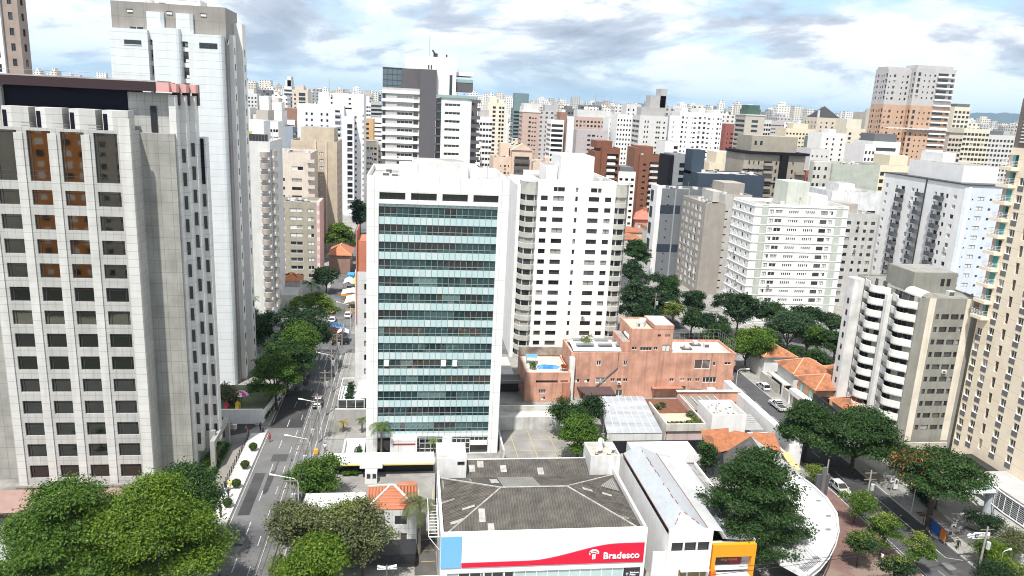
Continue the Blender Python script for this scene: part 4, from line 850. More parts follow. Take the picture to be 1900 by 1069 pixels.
# ------------------------------------------------------------------ G: white warehouse and its annexes
def warehouse():
    WH = W((0.80, 0.80, 0.80), .07); MET = NO((0.43, 0.46, 0.49), (0.36, 0.39, 0.42), .25, rough=.4, sc=(1, .5, 1)); RUST = S((0.24, 0.12, 0.09), .7); GREYM = STRIPE((0.40, 0.41, 0.41), (0.27, 0.275, 0.275), 0, 0.5, .5, sheet=(.6, .25, 1))
    r = thing('warehouse', 'long white warehouse with a pale metal hipped roof next to the bank', 'building', (35, 79.8, 0))
    x0, x1, y0, y1 = 32.3, 38.0, 79.8, 102.4; zw = 9.2
    mb = MB([WH]); mb.facade((x0, y0, 0), (1, 0, 0), x1-x0, 10.0, [(.45+1.7*i, 7.0, 1.5, 1.25) for i in range(3)], .3); mb.box(x0, x1, y0+.31, y1, 0, zw, 0, 'bt'); 
    mb.quad((x0, y0, 10), (x1, y0, 10), (x1, y0+.31, 10), (x0, y0+.31, 10)); mb.quad((x0, y0+.31, zw), (x1, y0+.31, zw), (x1, y0+.31, 10), (x0, y0+.31, 10)); mb.quad((x0, y0, 0), (x0, y0, 10), (x0, y0+.31, 10), (x0, y0+.31, 0)); mb.quad((x1, y0, 0), (x1, y0+.31, 0), (x1, y0+.31, 10), (x1, y0, 10))
    mb.build('wall', r)
    for i in range(3):
        o = bpy.data.objects.new('window', win_mesh(1.5, 1.25, 'f', .3, 0)); COL.objects.link(o); o.parent = r; o.location = Vector((x0+.45+1.7*i, y0, 7.0)) - Vector(r['_at']); KIDS.setdefault(r.name, []).append(o)
    xm = 35.0; zr = 10.6; mb = MB([MET, RUST])
    a, b = x0+.4, x1-.1; ya, yb, yr = y0+.4, y1, 83.4
    mb.poly([(a, ya, zw), (xm, yr, zr), (xm, yb, zr), (a, yb, zw)][::-1]); mb.poly([(b, ya, zw), (b, yb, zw), (xm, yb, zr), (xm, yr, zr)]); mb.poly([(a, ya, zw), (b, ya, zw), (xm, yr, zr)])
    mb.tube([(a, ya, zw+.05), (a, yb, zw+.05)], .06, 4, 1); mb.tube([(b, ya, zw+.05), (b, yb, zw+.05)], .06, 4, 1)
    mb.build('roof', r)
    mb = MB(RUST)
    for y in (100, 97.2, 96.4, 95.2, 93.6, 92.4, 90, 88.1, 86.5, 85): mb.tube([(xm+rnd.uniform(-.1, .1), y, zr+.03), (xm+rnd.uniform(-.1, .1), y+rnd.uniform(.3, 1.3), zr+.03)], .07, 4)
    for t in (.1, .35, .5, .8): mb.tube([(xm+(a-xm)*t, yr+(ya-yr)*t, zr+(zw-zr)*t+.03), (xm+(a-xm)*(t+.1), yr+(ya-yr)*(t+.1), zr+(zw-zr)*(t+.1)+.03)], .08, 4); mb.tube([(xm+(b-xm)*t, yr+(ya-yr)*t, zr+(zw-zr)*t+.03), (xm+(b-xm)*(t+.1), yr+(ya-yr)*(t+.1), zr+(zw-zr)*(t+.1)+.03)], .08, 4)
    mb.build('ridge_rust', r)
    mb = MB([WH, S((0.22, 0.18, 0.10), .5)]); mb.box(x0-1.6, x0-.003, y0+.5, y0+.8, 0, 6.6, 0); mb.box(34.0, 37.7, y0-.8, y0-.003, 4.6, 4.75, 0); mb.box(34.0, 35.0, y0-.06, y0-.003, 0, 4.6, 1); mb.box(36.9, 37.6, y0-.06, y0-.003, 0, 4.6, 1); mb.box(35.3, 36.7, y0-.08, y0-.003, 0, 4.3, 1); mb.build('front_trim', r)
    s = thing('shop_annex', 'low lean-to shop roof of grey sheets between the warehouse and the big dark tree', 'building', (42, 81.5, 0))
    MW = NO((0.52, 0.53, 0.535), (0.42, 0.43, 0.435), .3, rough=.4)
    mb = MB([MW, WH]); mb.quad((38.1, 82.0, 8.6), (40.4, 82.0, 8.2), (40.4, 103.0, 8.2), (38.1, 103.0, 8.6)); mb.quad((40.4, 92.0, 8.2), (42.6, 92.0, 7.9), (42.6, 103.5, 7.9), (40.4, 103.5, 8.2)); mb.box(38.1, 42.6, 103.5, 103.8, 0, 8.6, 1); mb.build('upper_roof', s)
    mb = MB([GREYM, S((0.13, 0.15, 0.17), .4)]); mb.quad((40.4, 82.0, 7.2), (44.6, 82.0, 6.7), (44.6, 103.4, 6.7), (40.4, 103.4, 7.2)); mb.quad((41.4, 82.0, 7.12), (42.1, 82.0, 7.04), (41.6, 92.0, 7.10), (40.9, 92.0, 7.18), 1); mb.build('lower_roof', s)
    mb = MB([WH]); mb.box(44.6, 44.9, 82, 103.4, 0, 7.0); mb.box(38.1, 44.6, 82.2, 82.5, 0, 6.6); mb.build('wall', s)
    o = thing('orange_shop', 'small shop front framed in bright orange with a dark sign', 'building', (41.4, 81, 0))
    OR = S((0.80, 0.30, 0.012), .45, var=.05); ORD = S((0.70, 0.16, 0.012), .5)
    mb = MB([OR, ORD]); mb.box(38.5, 44.3, 80.4, 81.0, 5.6, 7.3, 0); mb.box(38.5, 39.0, 80.4, 81.0, 0, 5.6, 0); mb.box(43.8, 44.3, 80.4, 81.0, 2.6, 5.6, 0); mb.box(38.3, 39.0, 79.8, 80.39, 0, 4.0, 1); mb.quad((44.0, 76, 0), (44.0, 80.4, 0), (44.0, 80.4, 2.8), (44.0, 76, .8), 1); mb.quad((44.25, 76, 0), (44.25, 76, .8), (44.25, 80.4, 2.8), (44.25, 80.4, 0), 1); mb.quad((44.0, 76, .8), (44.25, 76, .8), (44.25, 80.4, 2.8), (44.0, 80.4, 2.8), 1); mb.build('frame', o)
    mb = MB([S((0.05, 0.03, 0.03), .5), S((0.20, 0.015, 0.02), .5)]); mb.box(39.0, 42.9, 81.3, 81.5, 4.0, 5.5, 0); mb.box(41.2, 42.9, 81.27, 81.3, 4.0, 5.5, 1); mb.build('dark_sign', o)
    text_part('lettering', 'expressa', .62, (40.1, 81.24, 4.55), o, S((0.55, 0.22, 0.12), .5), .01, .01)
    mb = MB([S((.45, .46, .46), .4), S((0.03, 0.03, 0.03), .5), WFRAME, ORD]); mb.box(38.6, 43.8, 79.2, 81.2, 2.7, 2.9, 0); mb.box(38.6, 43.9, 79.0, 79.2, 2.0, 2.9, 1); mb.box(38.6, 43.9, 78.96, 79.0, 1.85, 2.0, 3); mb.box(38.9, 43.9, 81.3, 81.5, 0, 2.6, 1); mb.box(38.9, 43.9, 81.2, 81.6, 3.2, 3.9, 2); mb.build('canopy', o)
    # curved white canopy roof of the corner shop
    k = thing('curved_canopy', 'white curved canopy roof wrapping the corner beside the brick pavement', 'canopy', (57, 82, 0))
    arc = [(61.6, 102.5), (62.3, 99.0), (62.4, 95), (61.5, 90.8), (59.6, 87.2), (57.1, 83.8), (54.6, 81.0), (52.0, 78.6), (49.6, 76.9)]
    CW = NO((0.78, 0.78, 0.78), (0.70, 0.71, 0.72), .6, lo=.3, hi=.8); STR = STRIPE((0.60, 0.60, 0.6), (0.42, 0.42, 0.43), 0, .55, .5)
    out = arc + [(47.6, 80.2), (48.4, 84.5), (52, 88), (56, 93), (58.5, 102.5)]
    mb = MB([CW, STEEL]); mb.prism(out, 4.3, 4.9, 0); mb.build('roof', k)
    mb = MB([STR]); mb.poly([(47.9, 80.2, 4.93), (50.0, 77.6, 4.93), (53.4, 80.6, 4.93), (52.4, 85.5, 4.93), (49.0, 84.4, 4.93)]); mb.build('ribbed_sheet', k)
    mb = MB(S((.55, .56, .58), .4)); mb.tube([(x, y, 5.1) for x, y in arc], .16, 6); mb.tube([(x*.995, y*.99, 5.05) for x, y in arc], .08, 5)
    mb.build('gutter', k)
    mb = MB([STEEL]); 
    for x, y in ((58.6, 100.5), (60.8, 94.6), (60.0, 90.3), (58.0, 86.9), (52.6, 80.5)): mb.box(x-.35, x+.35, y-.2, y+.2, 4.9, 5.05)
    for i in range(14): t = i/13; mb.tube([(49.6+3.6*t, 77.6+2.2*t, 5.0), (49.4+3.6*t, 78.6+2.2*t, 5.0)], .05, 4)
    mb.build('roof_light', k)
    mb = MB([GL((.05, .06, .065), .1), STEEL]); inn = [(x-.9, y+.5) for x, y in arc]
    for p, q in zip(inn[:-1], inn[1:]):
        mb.quad((*p, 0), (*q, 0), (*q, 4.3), (*p, 4.3), 0); mb.tube([(*p, 0), (*p, 4.3)], .07, 4, 1); mb.tube([(*p, 2.2), (*q, 2.2)], .04, 4, 1)
    mb.build('glazing', k)
warehouse()
# ------------------------------------------------------------------ H: houses, walls and sheds between the lots
WPL = W((0.78, 0.78, 0.765), .14); WPC = W((0.79, 0.79, 0.785), .06); GREYW = W((0.42, 0.415, 0.40), .14)
def hip(mb, x0, x1, y0, y1, ze, zr, m, ov=.4, axis='x', mi2=None):
    x0 -= ov; x1 += ov; y0 -= ov; y1 += ov; m2 = m if mi2 is None else mi2
    if axis == 'x':
        d = (y1-y0)/2; a, b = (x0+d, (y0+y1)/2, zr), (x1-d, (y0+y1)/2, zr)
        mb.quad((x0,y0,ze),(x1,y0,ze),b,a,m2); mb.quad((x1,y1,ze),(x0,y1,ze),a,b,m2); mb.poly([(x1,y0,ze),(x1,y1,ze),b],m); mb.poly([(x0,y1,ze),(x0,y0,ze),a],m)
    else:
        d = (x1-x0)/2; a, b = ((x0+x1)/2, y0+d, zr), ((x0+x1)/2, y1-d, zr)
        mb.quad((x0,y1,ze),(x0,y0,ze),a,b,m); mb.quad((x1,y0,ze),(x1,y1,ze),b,a,m); mb.poly([(x0,y0,ze),(x1,y0,ze),a],m2); mb.poly([(x1,y1,ze),(x0,y1,ze),b],m2)
    if y0 < 300:
        rm = mb.mi(S((.62, .34, .2), .8)); ends = (((x0,y0,ze),a),((x0,y1,ze),a if axis == 'x' else b),((x1,y0,ze),b if axis == 'x' else a),((x1,y1,ze),b),(a,b))
        for p, q in ends: mb.tube([(p[0], p[1], p[2]+.05), (q[0], q[1], q[2]+.05)], .13, 4, rm)
    return a, b
def lot_house():
    B = Bld('house', 'two storey white panelled house with a red tile hip roof by the parking lot', -5.2, 1.6, 92.0, 99.2, 6.6, W((0.66, 0.67, 0.67), .1, joints=(1.1, .95)), F=[(.9, 4.4, 1.6, 1.3, 'w'), (3.8, 4.4, 1.6, 1.3, 'w'), (.5, 1.9, 1.9, 1.2, 'w'), (3.6, 1.9, 1.9, 1.2, 'o')], para=.2, top=False, dep=.2)
    mb = MB([STRIPE((0.50, 0.185, 0.10), (0.38, 0.13, 0.07), 1, .45), STRIPE((0.50, 0.185, 0.10), (0.38, 0.13, 0.07), 0, .45)]); a, b = hip(mb, -5.0, 1.3, 92.2, 98.0, 6.7, 8.6, 1, .25, 'x', 0); mb.box(-1.2, 1.5, 98.0, 99.4, 6.5, 6.8); B.part('roof', mb)
    mb = MB(NO((0.66, 0.64, 0.60), (0.5, 0.48, 0.45), 1.5)); 
    for p, q in (((-5.25, 91.95, 6.72), a), ((1.55, 91.95, 6.72), b), (a, b), ((-5.25, 98.25, 6.72), a)): mb.tube([(p[0], p[1], p[2]+.06), (q[0], q[1], q[2]+.06)], .17, 5)
    B.part('ridge_cap', mb)
    mb = MB([S((0.025, 0.026, 0.03), .6)]); mb.box(-9.5, 1.4, 88.5, 91.9, 2.0, 2.25); mb.box(-9.5, 1.4, 88.4, 88.5, 1.1, 2.25); B.part('black_awning', mb)
    s = thing('flat_roof_shed', 'low shed with a white ribbed flat roof behind the grey green trees', 'building', (-10, 97, 0))
    mb = MB([STRIPE((0.78, 0.78, 0.77), (0.66, 0.66, 0.65), 0, .5, .5)]); mb.box(-14.3, -5.8, 96.8, 101.6, 3.8, 4.05); mb.build('roof', s)
    mb = MB([WPL]); mb.box(-14.1, -6.0, 97.0, 101.4, 0, 3.8); mb.build('wall', s)
    w = thing('lot_wall', 'white gallery wall and roof strip along the back of the front parking lot', 'wall', (-2, 114.2, 0))
    mb = MB([W((0.78, 0.78, 0.775), .06), S((0.015, 0.015, 0.02), .6), S((0.6, .52, .2), .6)]); mb.box(-13.2, 4.6, 114.0, 117.2, 2.0, 2.7, 0); mb.box(-11.5, 4.5, 115.6, 117.1, 0, 2.0, 1); mb.box(-11.5, 4.5, 113.9, 113.995, 2.0, 2.25, 2); mb.box(-7.4, -3.8, 112.9, 115.5, 2.0, 2.75, 0); mb.box(-13.2, -11.9, 114.05, 117.1, 0, 2.0, 0); mb.build('gallery', w)  # near-black box under the roof strip paints the shade of the recess
    k = thing('ticket_booth', 'small white booth with two dark hatches in the parking lot', 'booth', (-5.4, 112, 0))
    mb = MB([W((.72, .72, .72), .06)]); mb.box(-6.5, -4.6, 111.6, 112.8, 0, 2.0); mb.build('cabin', k)
    for x in (-6.2, -5.3):
        mb = MB([DARKG, FRAME]); mb.box(x, x+.55, 111.54, 111.597, 1.0, 1.7, 0); mb.box(x-.03, x+.58, 111.57, 111.595, .94, 1.0, 1); mb.build('hatch', k)
    b = thing('boundary_wall', 'stained white boundary wall at the back of the right parking lot', 'wall', (22, 131.6, 0))
    mb = MB([NO((0.62, 0.61, 0.58), (0.40, 0.39, 0.36), .5), W((.62, .62, .60), .2)]); mb.box(16.6, 29.0, 131.4, 131.8, 0, 2.6, 1); mb.box(16.4, 16.7, 118, 131.4, 0, 2.4, 1); mb.box(17.2, 28.5, 134.5, 134.9, 0, 3.6, 0); mb.box(17.2, 28.5, 131.8, 134.5, 2.4, 2.5, 0); mb.build('wall', b)
    b = thing('garden_wall', 'grey concrete retaining wall beside the office block entrance', 'wall', (-10.5, 134.2, 0))
    mb = MB([W((0.40, 0.395, 0.385), .1)]); mb.box(-13.4, -7.0, 134.0, 134.35, 0, 3.3); mb.build('wall', b)
    mb = MB(WFRAME); mb.box(-13.3, -7.1, 134.05, 134.3, 3.3, 3.36); mb.build('coping', b)
    g = thing('conservatory', 'white framed glass winter garden with dark plants beside the office block', 'building', (-10, 136, 0))
    mb = MB([WFRAME])
    for x in (-12.8, -11.2, -9.6, -8.0): mb.box(x-.06, x+.06, 134.6, 134.72, 3.3, 5.0)
    for y in (136.5, 139, 141.5, 144): mb.box(-12.86, -12.74, y, y+.12, 3.3, 5.0)
    mb.box(-12.9, -7.9, 134.6, 134.72, 4.9, 5.05); mb.box(-12.9, -12.75, 134.6, 146, 4.9, 5.05); mb.box(-9.6, -9.45, 134.7, 146, 4.9, 5.05); mb.box(-12.9, -7.9, 146, 146.1, 4.9, 5.05); mb.build('frame', g)
    mb = MB([GL((.03, .035, .035), .08), W((.6, .63, .63), .05)]); mb.box(-12.8, -8.0, 134.66, 134.7, 3.35, 4.9, 0); mb.quad((-9.4, 135, 5.0), (-7.2, 135, 5.2), (-7.2, 146, 5.2), (-9.4, 146, 5.0), 1); mb.box(-12.8, -8, 135, 146, 3.2, 3.3, 1); mb.build('glazing', g)
    g = thing('entrance_ramp', 'pale zigzag entrance ramp with low walls in the office block garden', 'ramp', (-9, 120, 0))
    mb = MB([W((.66, .66, .65), .1)]); mb.box(-10.9, -10.6, 116, 126.5, 0, .9); mb.box(-10.6, -7.2, 126.2, 126.5, 0, 1.0); mb.box(-9.1, -8.9, 117, 124, 0, .95); mb.box(-10.6, -7.2, 115.4, 126.2, 0, .12); mb.box(-7.4, -7.15, 116, 126.2, 0, 1.1); mb.build('ramp', g)
lot_house()
def mid_sheds():
    sk = thing('skylight_shed', 'shed with a silvery translucent panel roof behind the parking lot trees', 'building', (42, 122, 0))
    mb = MB([NO((0.46, 0.48, 0.50), (0.30, 0.32, 0.34), .25, rough=.25, sc=(.4, 2, 1))]); mb.quad((35.6, 121.7, 3.6), (45.9, 121.7, 3.6), (46.6, 136.2, 4.8), (37.4, 136.2, 4.8)); mb.build('roof', sk)
    mb = MB(S((.75, .76, .77), .4))
    for i in range(1, 7): t = i/7; mb.tube([(35.6+10.3*t, 121.7, 3.66), (37.4+9.2*t, 136.2, 4.86)], .07, 4)
    mb.build('roof_bar', sk)
    mb = MB([WPL, S((.03, .03, .04), .6)]); mb.quad((35.6, 121.8, 0), (45.9, 121.8, 0), (45.9, 121.8, 3.58), (35.6, 121.8, 3.58)); mb.box(45.0, 45.9, 122, 136, 0, 3.55); mb.build('wall', sk)
    t = thing('roof_terrace', 'pink walled roof terrace with potted plants next to the silvery shed', 'building', (50, 122.5, 0))
    mb = MB([W((0.62, 0.50, 0.47), .14), W((.60, .58, .53), .14)]); mb.box(46.9, 54.0, 122.6, 123.0, 0, 4.2, 0); mb.box(46.7, 54.2, 122.3, 122.6, 3.6, 5.0, 1); mb.box(46.7, 47.0, 122.6, 133, 0, 5.0, 1); mb.box(53.9, 54.2, 122.6, 136, 0, 5.2, 0); mb.build('wall', t)
    mb = MB([NO((0.60, 0.52, 0.38), (0.48, 0.42, 0.32), .8), NO((0.20, 0.085, 0.05), (0.15, 0.065, 0.04), 1.2)]); mb.box(47.0, 53.9, 123, 129.5, 3.9, 4.0, 0); mb.box(46.0, 53.9, 129.5, 136.5, 3.95, 4.1, 1); mb.build('floor', t)
    mb = MB([SAL, W((.72, .68, .66), .1)]); mb.box(54.2, 67.5, 137.5, 138.0, 3.0, 5.2, 0); mb.box(54.0, 67.7, 137.3, 138.2, 5.2, 5.35, 1); mb.build('parapet', t)
    p = thing('pergola', 'dark slatted pergola behind the white cube building', 'pergola', (58, 131, 0))
    mb = MB([S((0.20, 0.19, 0.17), .7), W((.6, .58, .55), .1)]); mb.quad((54.8, 130.2, 4.3), (61.6, 130.2, 4.3), (61.6, 136.5, 4.6), (54.8, 136.5, 4.6), 0)
    for i in range(5): mb.box(54.8+1.65*i, 54.95+1.65*i, 130.2, 136.5, 4.62, 4.75, 1)
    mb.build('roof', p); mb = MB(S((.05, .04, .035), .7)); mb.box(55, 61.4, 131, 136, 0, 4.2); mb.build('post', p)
    c = thing('white_cube_building', 'white cube building with a walled roof full of air conditioning clutter', 'building', (59, 122.6, 0))
    mb = MB(WPC); mb.box(55.4, 62.0, 122.6, 129.8, 0, 5.4, 0, 'bt'); 
    for q in ((55.4, 62.0, 122.6, 122.85), (55.4, 62.0, 129.55, 129.8), (55.4, 55.65, 122.85, 129.55), (61.75, 62.0, 122.85, 129.55)): mb.box(*q, 5.4, 6.6)
    mb.build('wall', c); mb = MB([NO((.5, .46, .4), (.38, .36, .33), .8)]); mb.box(55.65, 61.75, 122.85, 129.55, 5.3, 5.42); mb.build('roof', c)
    for (x, y, w_, h_) in ((57.2, 127.6, 1.1, 1.0), (58.6, 127.5, .8, 1.3), (59.6, 126.4, 1.4, .7), (58.0, 125.2, 1.2, .8), (60.3, 124.6, 1.5, .6), (59.0, 124, 1.0, .9), (56.6, 124.6, .9, .7), (60.9, 127.6, .7, .5)):
        mb = MB([S((.66, .66, .65), .5), DARKG]); mb.box(x-w_/2, x+w_/2, y-.4, y+.4, 5.42, 5.42+h_, 0); mb.lathe([(.05, 5.43+h_), (.28, 5.43+h_), (.28, 5.46+h_)], x, y, 8, 1); mb.build('air_conditioner', c)
    mb = MB([S((.10, .10, .10), .6), STRIPE((.42, .42, .41), (.3, .3, .3), 1, .7)]); mb.quad((62.1, 123.0, 3.4), (66.0, 123.0, 3.4), (66.0, 129, 4.0), (62.1, 129, 4.0), 1); mb.build('lean_to_roof', c); mb = MB([S((.10, .10, .10), .6), STRIPE((.42, .42, .41), (.3, .3, .3), 1, .7)]); mb.quad((52.9, 123.6, 3.2), (55.3, 123.6, 3.2), (55.3, 129.6, 3.6), (52.9, 129.6, 3.6), 1); mb.build('lean_to_roof', c)
    mb = MB(WFRAME)
    for z in (1.4, 2.5, 3.3): mb.box(62.1, 66.0, 121.6, 121.8, z, z+.15)
    for x in (62.2, 64, 65.9): mb.box(x-.08, x+.08, 121.6, 121.8, 0, 3.4)
    mb.build('steel_frame', c)
    w = thing('street_wall', 'long bright white wall running along the right hand street', 'wall', (67.4, 114, 0))
    mb = MB(WPC); mb.box(66.9, 68.3, 113.4, 144.5, 0, 5.0); mb.box(65.8, 66.9, 113.0, 113.4, 0, 5.0); mb.build('wall', w)
    d = thing('yard_wall', 'black boundary wall behind the orange tiled roofs', 'wall', (50, 119, 0))
    mb = MB(S((0.012, 0.013, 0.018), .7)); mb.box(33.0, 63.5, 119.4, 119.7, 0, 3.1); mb.build('wall', d)
    f = thing('flat_roof_annex', 'white flat roofed annex in front of the black yard wall', 'building', (42, 111, 0))
    mb = MB([WPC, NO((.72, .72, .71), (.6, .6, .6), .4), DARKG, GREYW]); mb.box(38.3, 49.4, 112.4, 118.4, 0, 3.4, 0, 't'); mb.box(38.3, 49.4, 112.4, 118.4, 3.4, 3.5, 1); mb.box(38.0, 49.8, 112.0, 112.39, 2.6, 4.0, 0); mb.box(44.5, 47.4, 111.9, 111.99, .2, 2.4, 3); mb.build('wall', f)
    o = thing('tiled_house', 'house with a steep orange tiled roof beside the grey slate roof', 'house', (53, 112, 0))
    mb = MB([NO((0.42, 0.17, 0.08), (0.29, 0.11, 0.055), 1.6, c3=(.20, .085, .05))]); mb.quad((50.3, 110.9, 4.6), (54.6, 112.4, 4.6), (56.3, 117.4, 6.4), (50.8, 116.6, 6.4)); mb.quad((54.6, 112.6, 4.3), (61.0, 116.0, 5.6), (57.5, 117.2, 6.0), (55.9, 116.5, 5.9)); mb.build('roof', o)
    mb = MB([S((.06, .06, .08), .6), WPL]); mb.poly([(50.4, 111.0, 0), (54.5, 112.5, 0), (54.5, 112.5, 4.5), (50.4, 111.0, 4.5)]); mb.poly([(54.5, 112.5, 0), (56.2, 117.2, 0), (56.2, 117.2, 6.2), (54.5, 112.5, 4.5)]); mb.build('wall', o)
    s = thing('slate_house', 'house with a weathered grey hipped roof behind the dark conifer', 'house', (58, 108, 0))
    SL = NO((0.10, 0.098, 0.092), (0.065, 0.064, 0.06), .8, c3=(.15, .14, .12)); SL2 = NO((0.36, 0.36, 0.35), (0.28, 0.28, 0.27), .8)
    mb = MB([SL, SL2]); ap = (58.2, 112.6, 7.0); mb.poly([(50.4, 104.5, 3.6), (60.0, 103.4, 3.6), ap]); mb.poly([(60.0, 103.4, 3.6), (64.2, 106.0, 3.6), ap], 1); mb.poly([(64.2, 106.0, 3.6), (61.8, 114.6, 3.8), ap], 0); mb.poly([(50.4, 104.5, 3.6), ap, (53.5, 112.4, 4.0)]); mb.build('roof', s)
    mb = MB(WPL); mb.prism([(51.2, 105.2), (59.6, 104.2), (63.4, 106.4), (61.2, 113.4), (54, 111.8)], 0, 3.55); mb.build('wall', s)
    q = thing('porch_house', 'small orange and yellow roofed porch tucked against the white street wall', 'house', (63, 112, 0))
    mb = MB([NO((0.44, 0.18, 0.085), (0.30, 0.115, 0.06), 1.6), NO((.66, .46, .22), (.6, .4, .2), 1), W((.36, .36, .36), .1)]); mb.quad((60.5, 114.6, 3.9), (64.5, 113.2, 3.9), (65.3, 118.0, 5.0), (61.5, 118.6, 5.0), 0); mb.quad((64.0, 108.2, 3.0), (65.4, 107.8, 3.0), (65.7, 113.0, 3.8), (64.4, 113.4, 3.8), 1); mb.build('roof', q)
    mb = MB([W((.34, .34, .35), .1), WPL]); mb.poly([(60.6, 114.7, 0), (64.4, 113.4, 0), (64.4, 113.4, 3.85), (60.6, 114.7, 3.85)]); mb.box(64.2, 65.6, 113.1, 117.6, 0, 3.4, 1); mb.build('wall', q)
mid_sheds()

# ------------------------------------------------------------------ I: tower with curved white balconies
def curved_tower():
    GG = W((0.29, 0.29, 0.26), .12); CRM = W((0.74, 0.68, 0.58), .10); WB = W((0.82, 0.81, 0.77), .08)
    x0, x1, y0, y1, h = 88.6, 101.0, 118.4, 137.5, 30.3
    rows = [26.4-2.36*k for k in range(10)]
    F = [(u, z, w, 1.0, 'f') for z in rows for u, w in ((3.6, .7), (4.75, 1.5), (6.65, 1.5), (8.5, .7))]
    B = Bld('apartment_tower', 'grey green apartment tower with stacks of wavy white balconies over the street', x0, x1, y0, y1, h, GG, F=F, dep=.22, para=.3, roof=NO((.20, .20, .18), (.34, .33, .30), .5))
    mb = MB(CRM); mb.box(x0+1.9, x0+3.2, y0-.06, y0-.003, 3.0, h-.05); mb.box(x0+9.2, x0+10.6, y0-.06, y0-.003, 3.0, h-.05); B.part('cream_strip', mb)
    mb = MB([GG, CONC, DARKG]); mb.box(90.6, 99.2, 123.5, 131.5, 29.9, 33.8, 0); mb.box(90.8, 99.0, 123.7, 131.3, 33.8, 33.85, 1); mb.box(96.0, 96.7, 123.45, 123.5, 31.4, 32.7, 2); mb.box(97.2, 97.9, 123.45, 123.5, 31.4, 32.7, 2); B.part('roof_house', mb)
    mb = MB([CRM])
    for i in range(10):
        t0, t1 = math.pi/2*i/10, math.pi/2*(i+1)/10
        mb.quad((89.0+1.6*(1-math.cos(t0)), 118.6, 30.2+1.1*math.sin(t0)), (89.0+1.6*(1-math.cos(t1)), 118.6, 30.2+1.1*math.sin(t1)), (89.0+1.6*(1-math.cos(t1)), 123.4, 30.2+1.1*math.sin(t1)), (89.0+1.6*(1-math.cos(t0)), 123.4, 30.2+1.1*math.sin(t0)))
    B.part('roof_vault', mb)
    n = 11; dv = 2.36
    def stack(ya, yb, bulge, zoff, floors):
        pts = [(x0-.15-bulge*(math.sin(math.pi*t)**.8*(0.55+.45*math.cos(2*math.pi*(t-.25)))+.25*math.sin(math.pi*t)), ya+(yb-ya)*t) for t in np.linspace(0, 1, 15)]
        for k in floors:
            zz = 28.3-dv*k+zoff
            mb = MB([WB]); q = [(x0, ya)] + pts + [(x0, yb)]
            mb.prism(q, zz-.2, zz, 0); inner = [(p[0]+.14, p[1]) for p in pts]
            for (p, r_), (pi, ri) in zip(zip(pts[:-1], pts[1:]), zip(inner[:-1], inner[1:])):
                mb.quad((*r_, zz-.2), (*p, zz-.2), (*p, zz+1.2), (*r_, zz+1.2)); mb.quad((*pi, zz), (*ri, zz), (*ri, zz+1.2), (*pi, zz+1.2)); mb.quad((*p, zz+1.2), (*pi, zz+1.2), (*ri, zz+1.2), (*r_, zz+1.2))
            B.part('balcony', mb)
            mb = MB([DARKG, MIDG, FRAME, GG, S((.5, .5, .46), .6)]); yy = ya+.3
            while yy < yb-.9:
                w_ = rnd.choice([.9, 1.3, 1.8]); w_ = min(w_, yb-.3-yy); mb.quad((x0-.02, yy+w_, zz), (x0-.02, yy, zz), (x0-.02, yy, zz+1.95), (x0-.02, yy+w_, zz+1.95), rnd.choice([0, 0, 1, 4])); yy += w_+.12
            if rnd.random() < .5: mb.box(x0-.8, x0-.5, ya+1.2, ya+1.9, zz, zz+1.2, 4)
            B.part('balcony_glazing', mb)
    stack(118.6, 125.6, 1.9, 0.0, range(11)); stack(126.6, 134.6, 2.1, 0.6, range(11))
    mb = MB([WPL, DARKG]); mb.box(x0-2.2, x0, 135.0, 137.4, 0, 29.8, 0)
    for k in range(10): mb.box(x0-2.23, x0-2.2, 135.8, 136.4, 3+2.4*k, 4.1+2.4*k, 1)
    mb.box(x0-1.1, x0, 125.7, 126.5, 0, 29, 0); B.part('side_wall', mb)
    w = thing('corner_wall', 'beige boundary wall with a small red poster under the curved balcony tower', 'wall', (90, 117, 0))
    mb = MB(W((.46, .43, .38), .14)); mb.box(85.4, 85.8, 117.2, 131, 0, 3.2); mb.box(85.8, 99, 117.0, 117.4, 0, 3.2); mb.build('wall', w)
    mb = MB([S((.45, .05, .06), .6), S((.7, .69, .66), .6), S((.06, .03, .03), .6)]); mb.box(86.5, 88.2, 116.95, 116.998, 1.5, 2.3, 0); mb.box(86.6, 87.5, 116.93, 116.95, 2.05, 2.2, 1); mb.box(87.3, 87.5, 116.93, 116.95, 1.5, 1.75, 2); mb.box(87.9, 88.1, 116.93, 116.95, 1.5, 1.7, 2); mb.box(88.3, 89.3, 116.95, 116.998, 1.5, 2.3, 1)
    for i in range(3): mb.box(88.4, 89.1, 116.93, 116.95, 1.6+.24*i, 1.68+.24*i, 2)
    mb.build('poster', w)
curved_tower()
for _o in bpy.data.objects:
    if _o.get('label', '').startswith('grey green apartment tower with stacks'): _o.location.x += .7
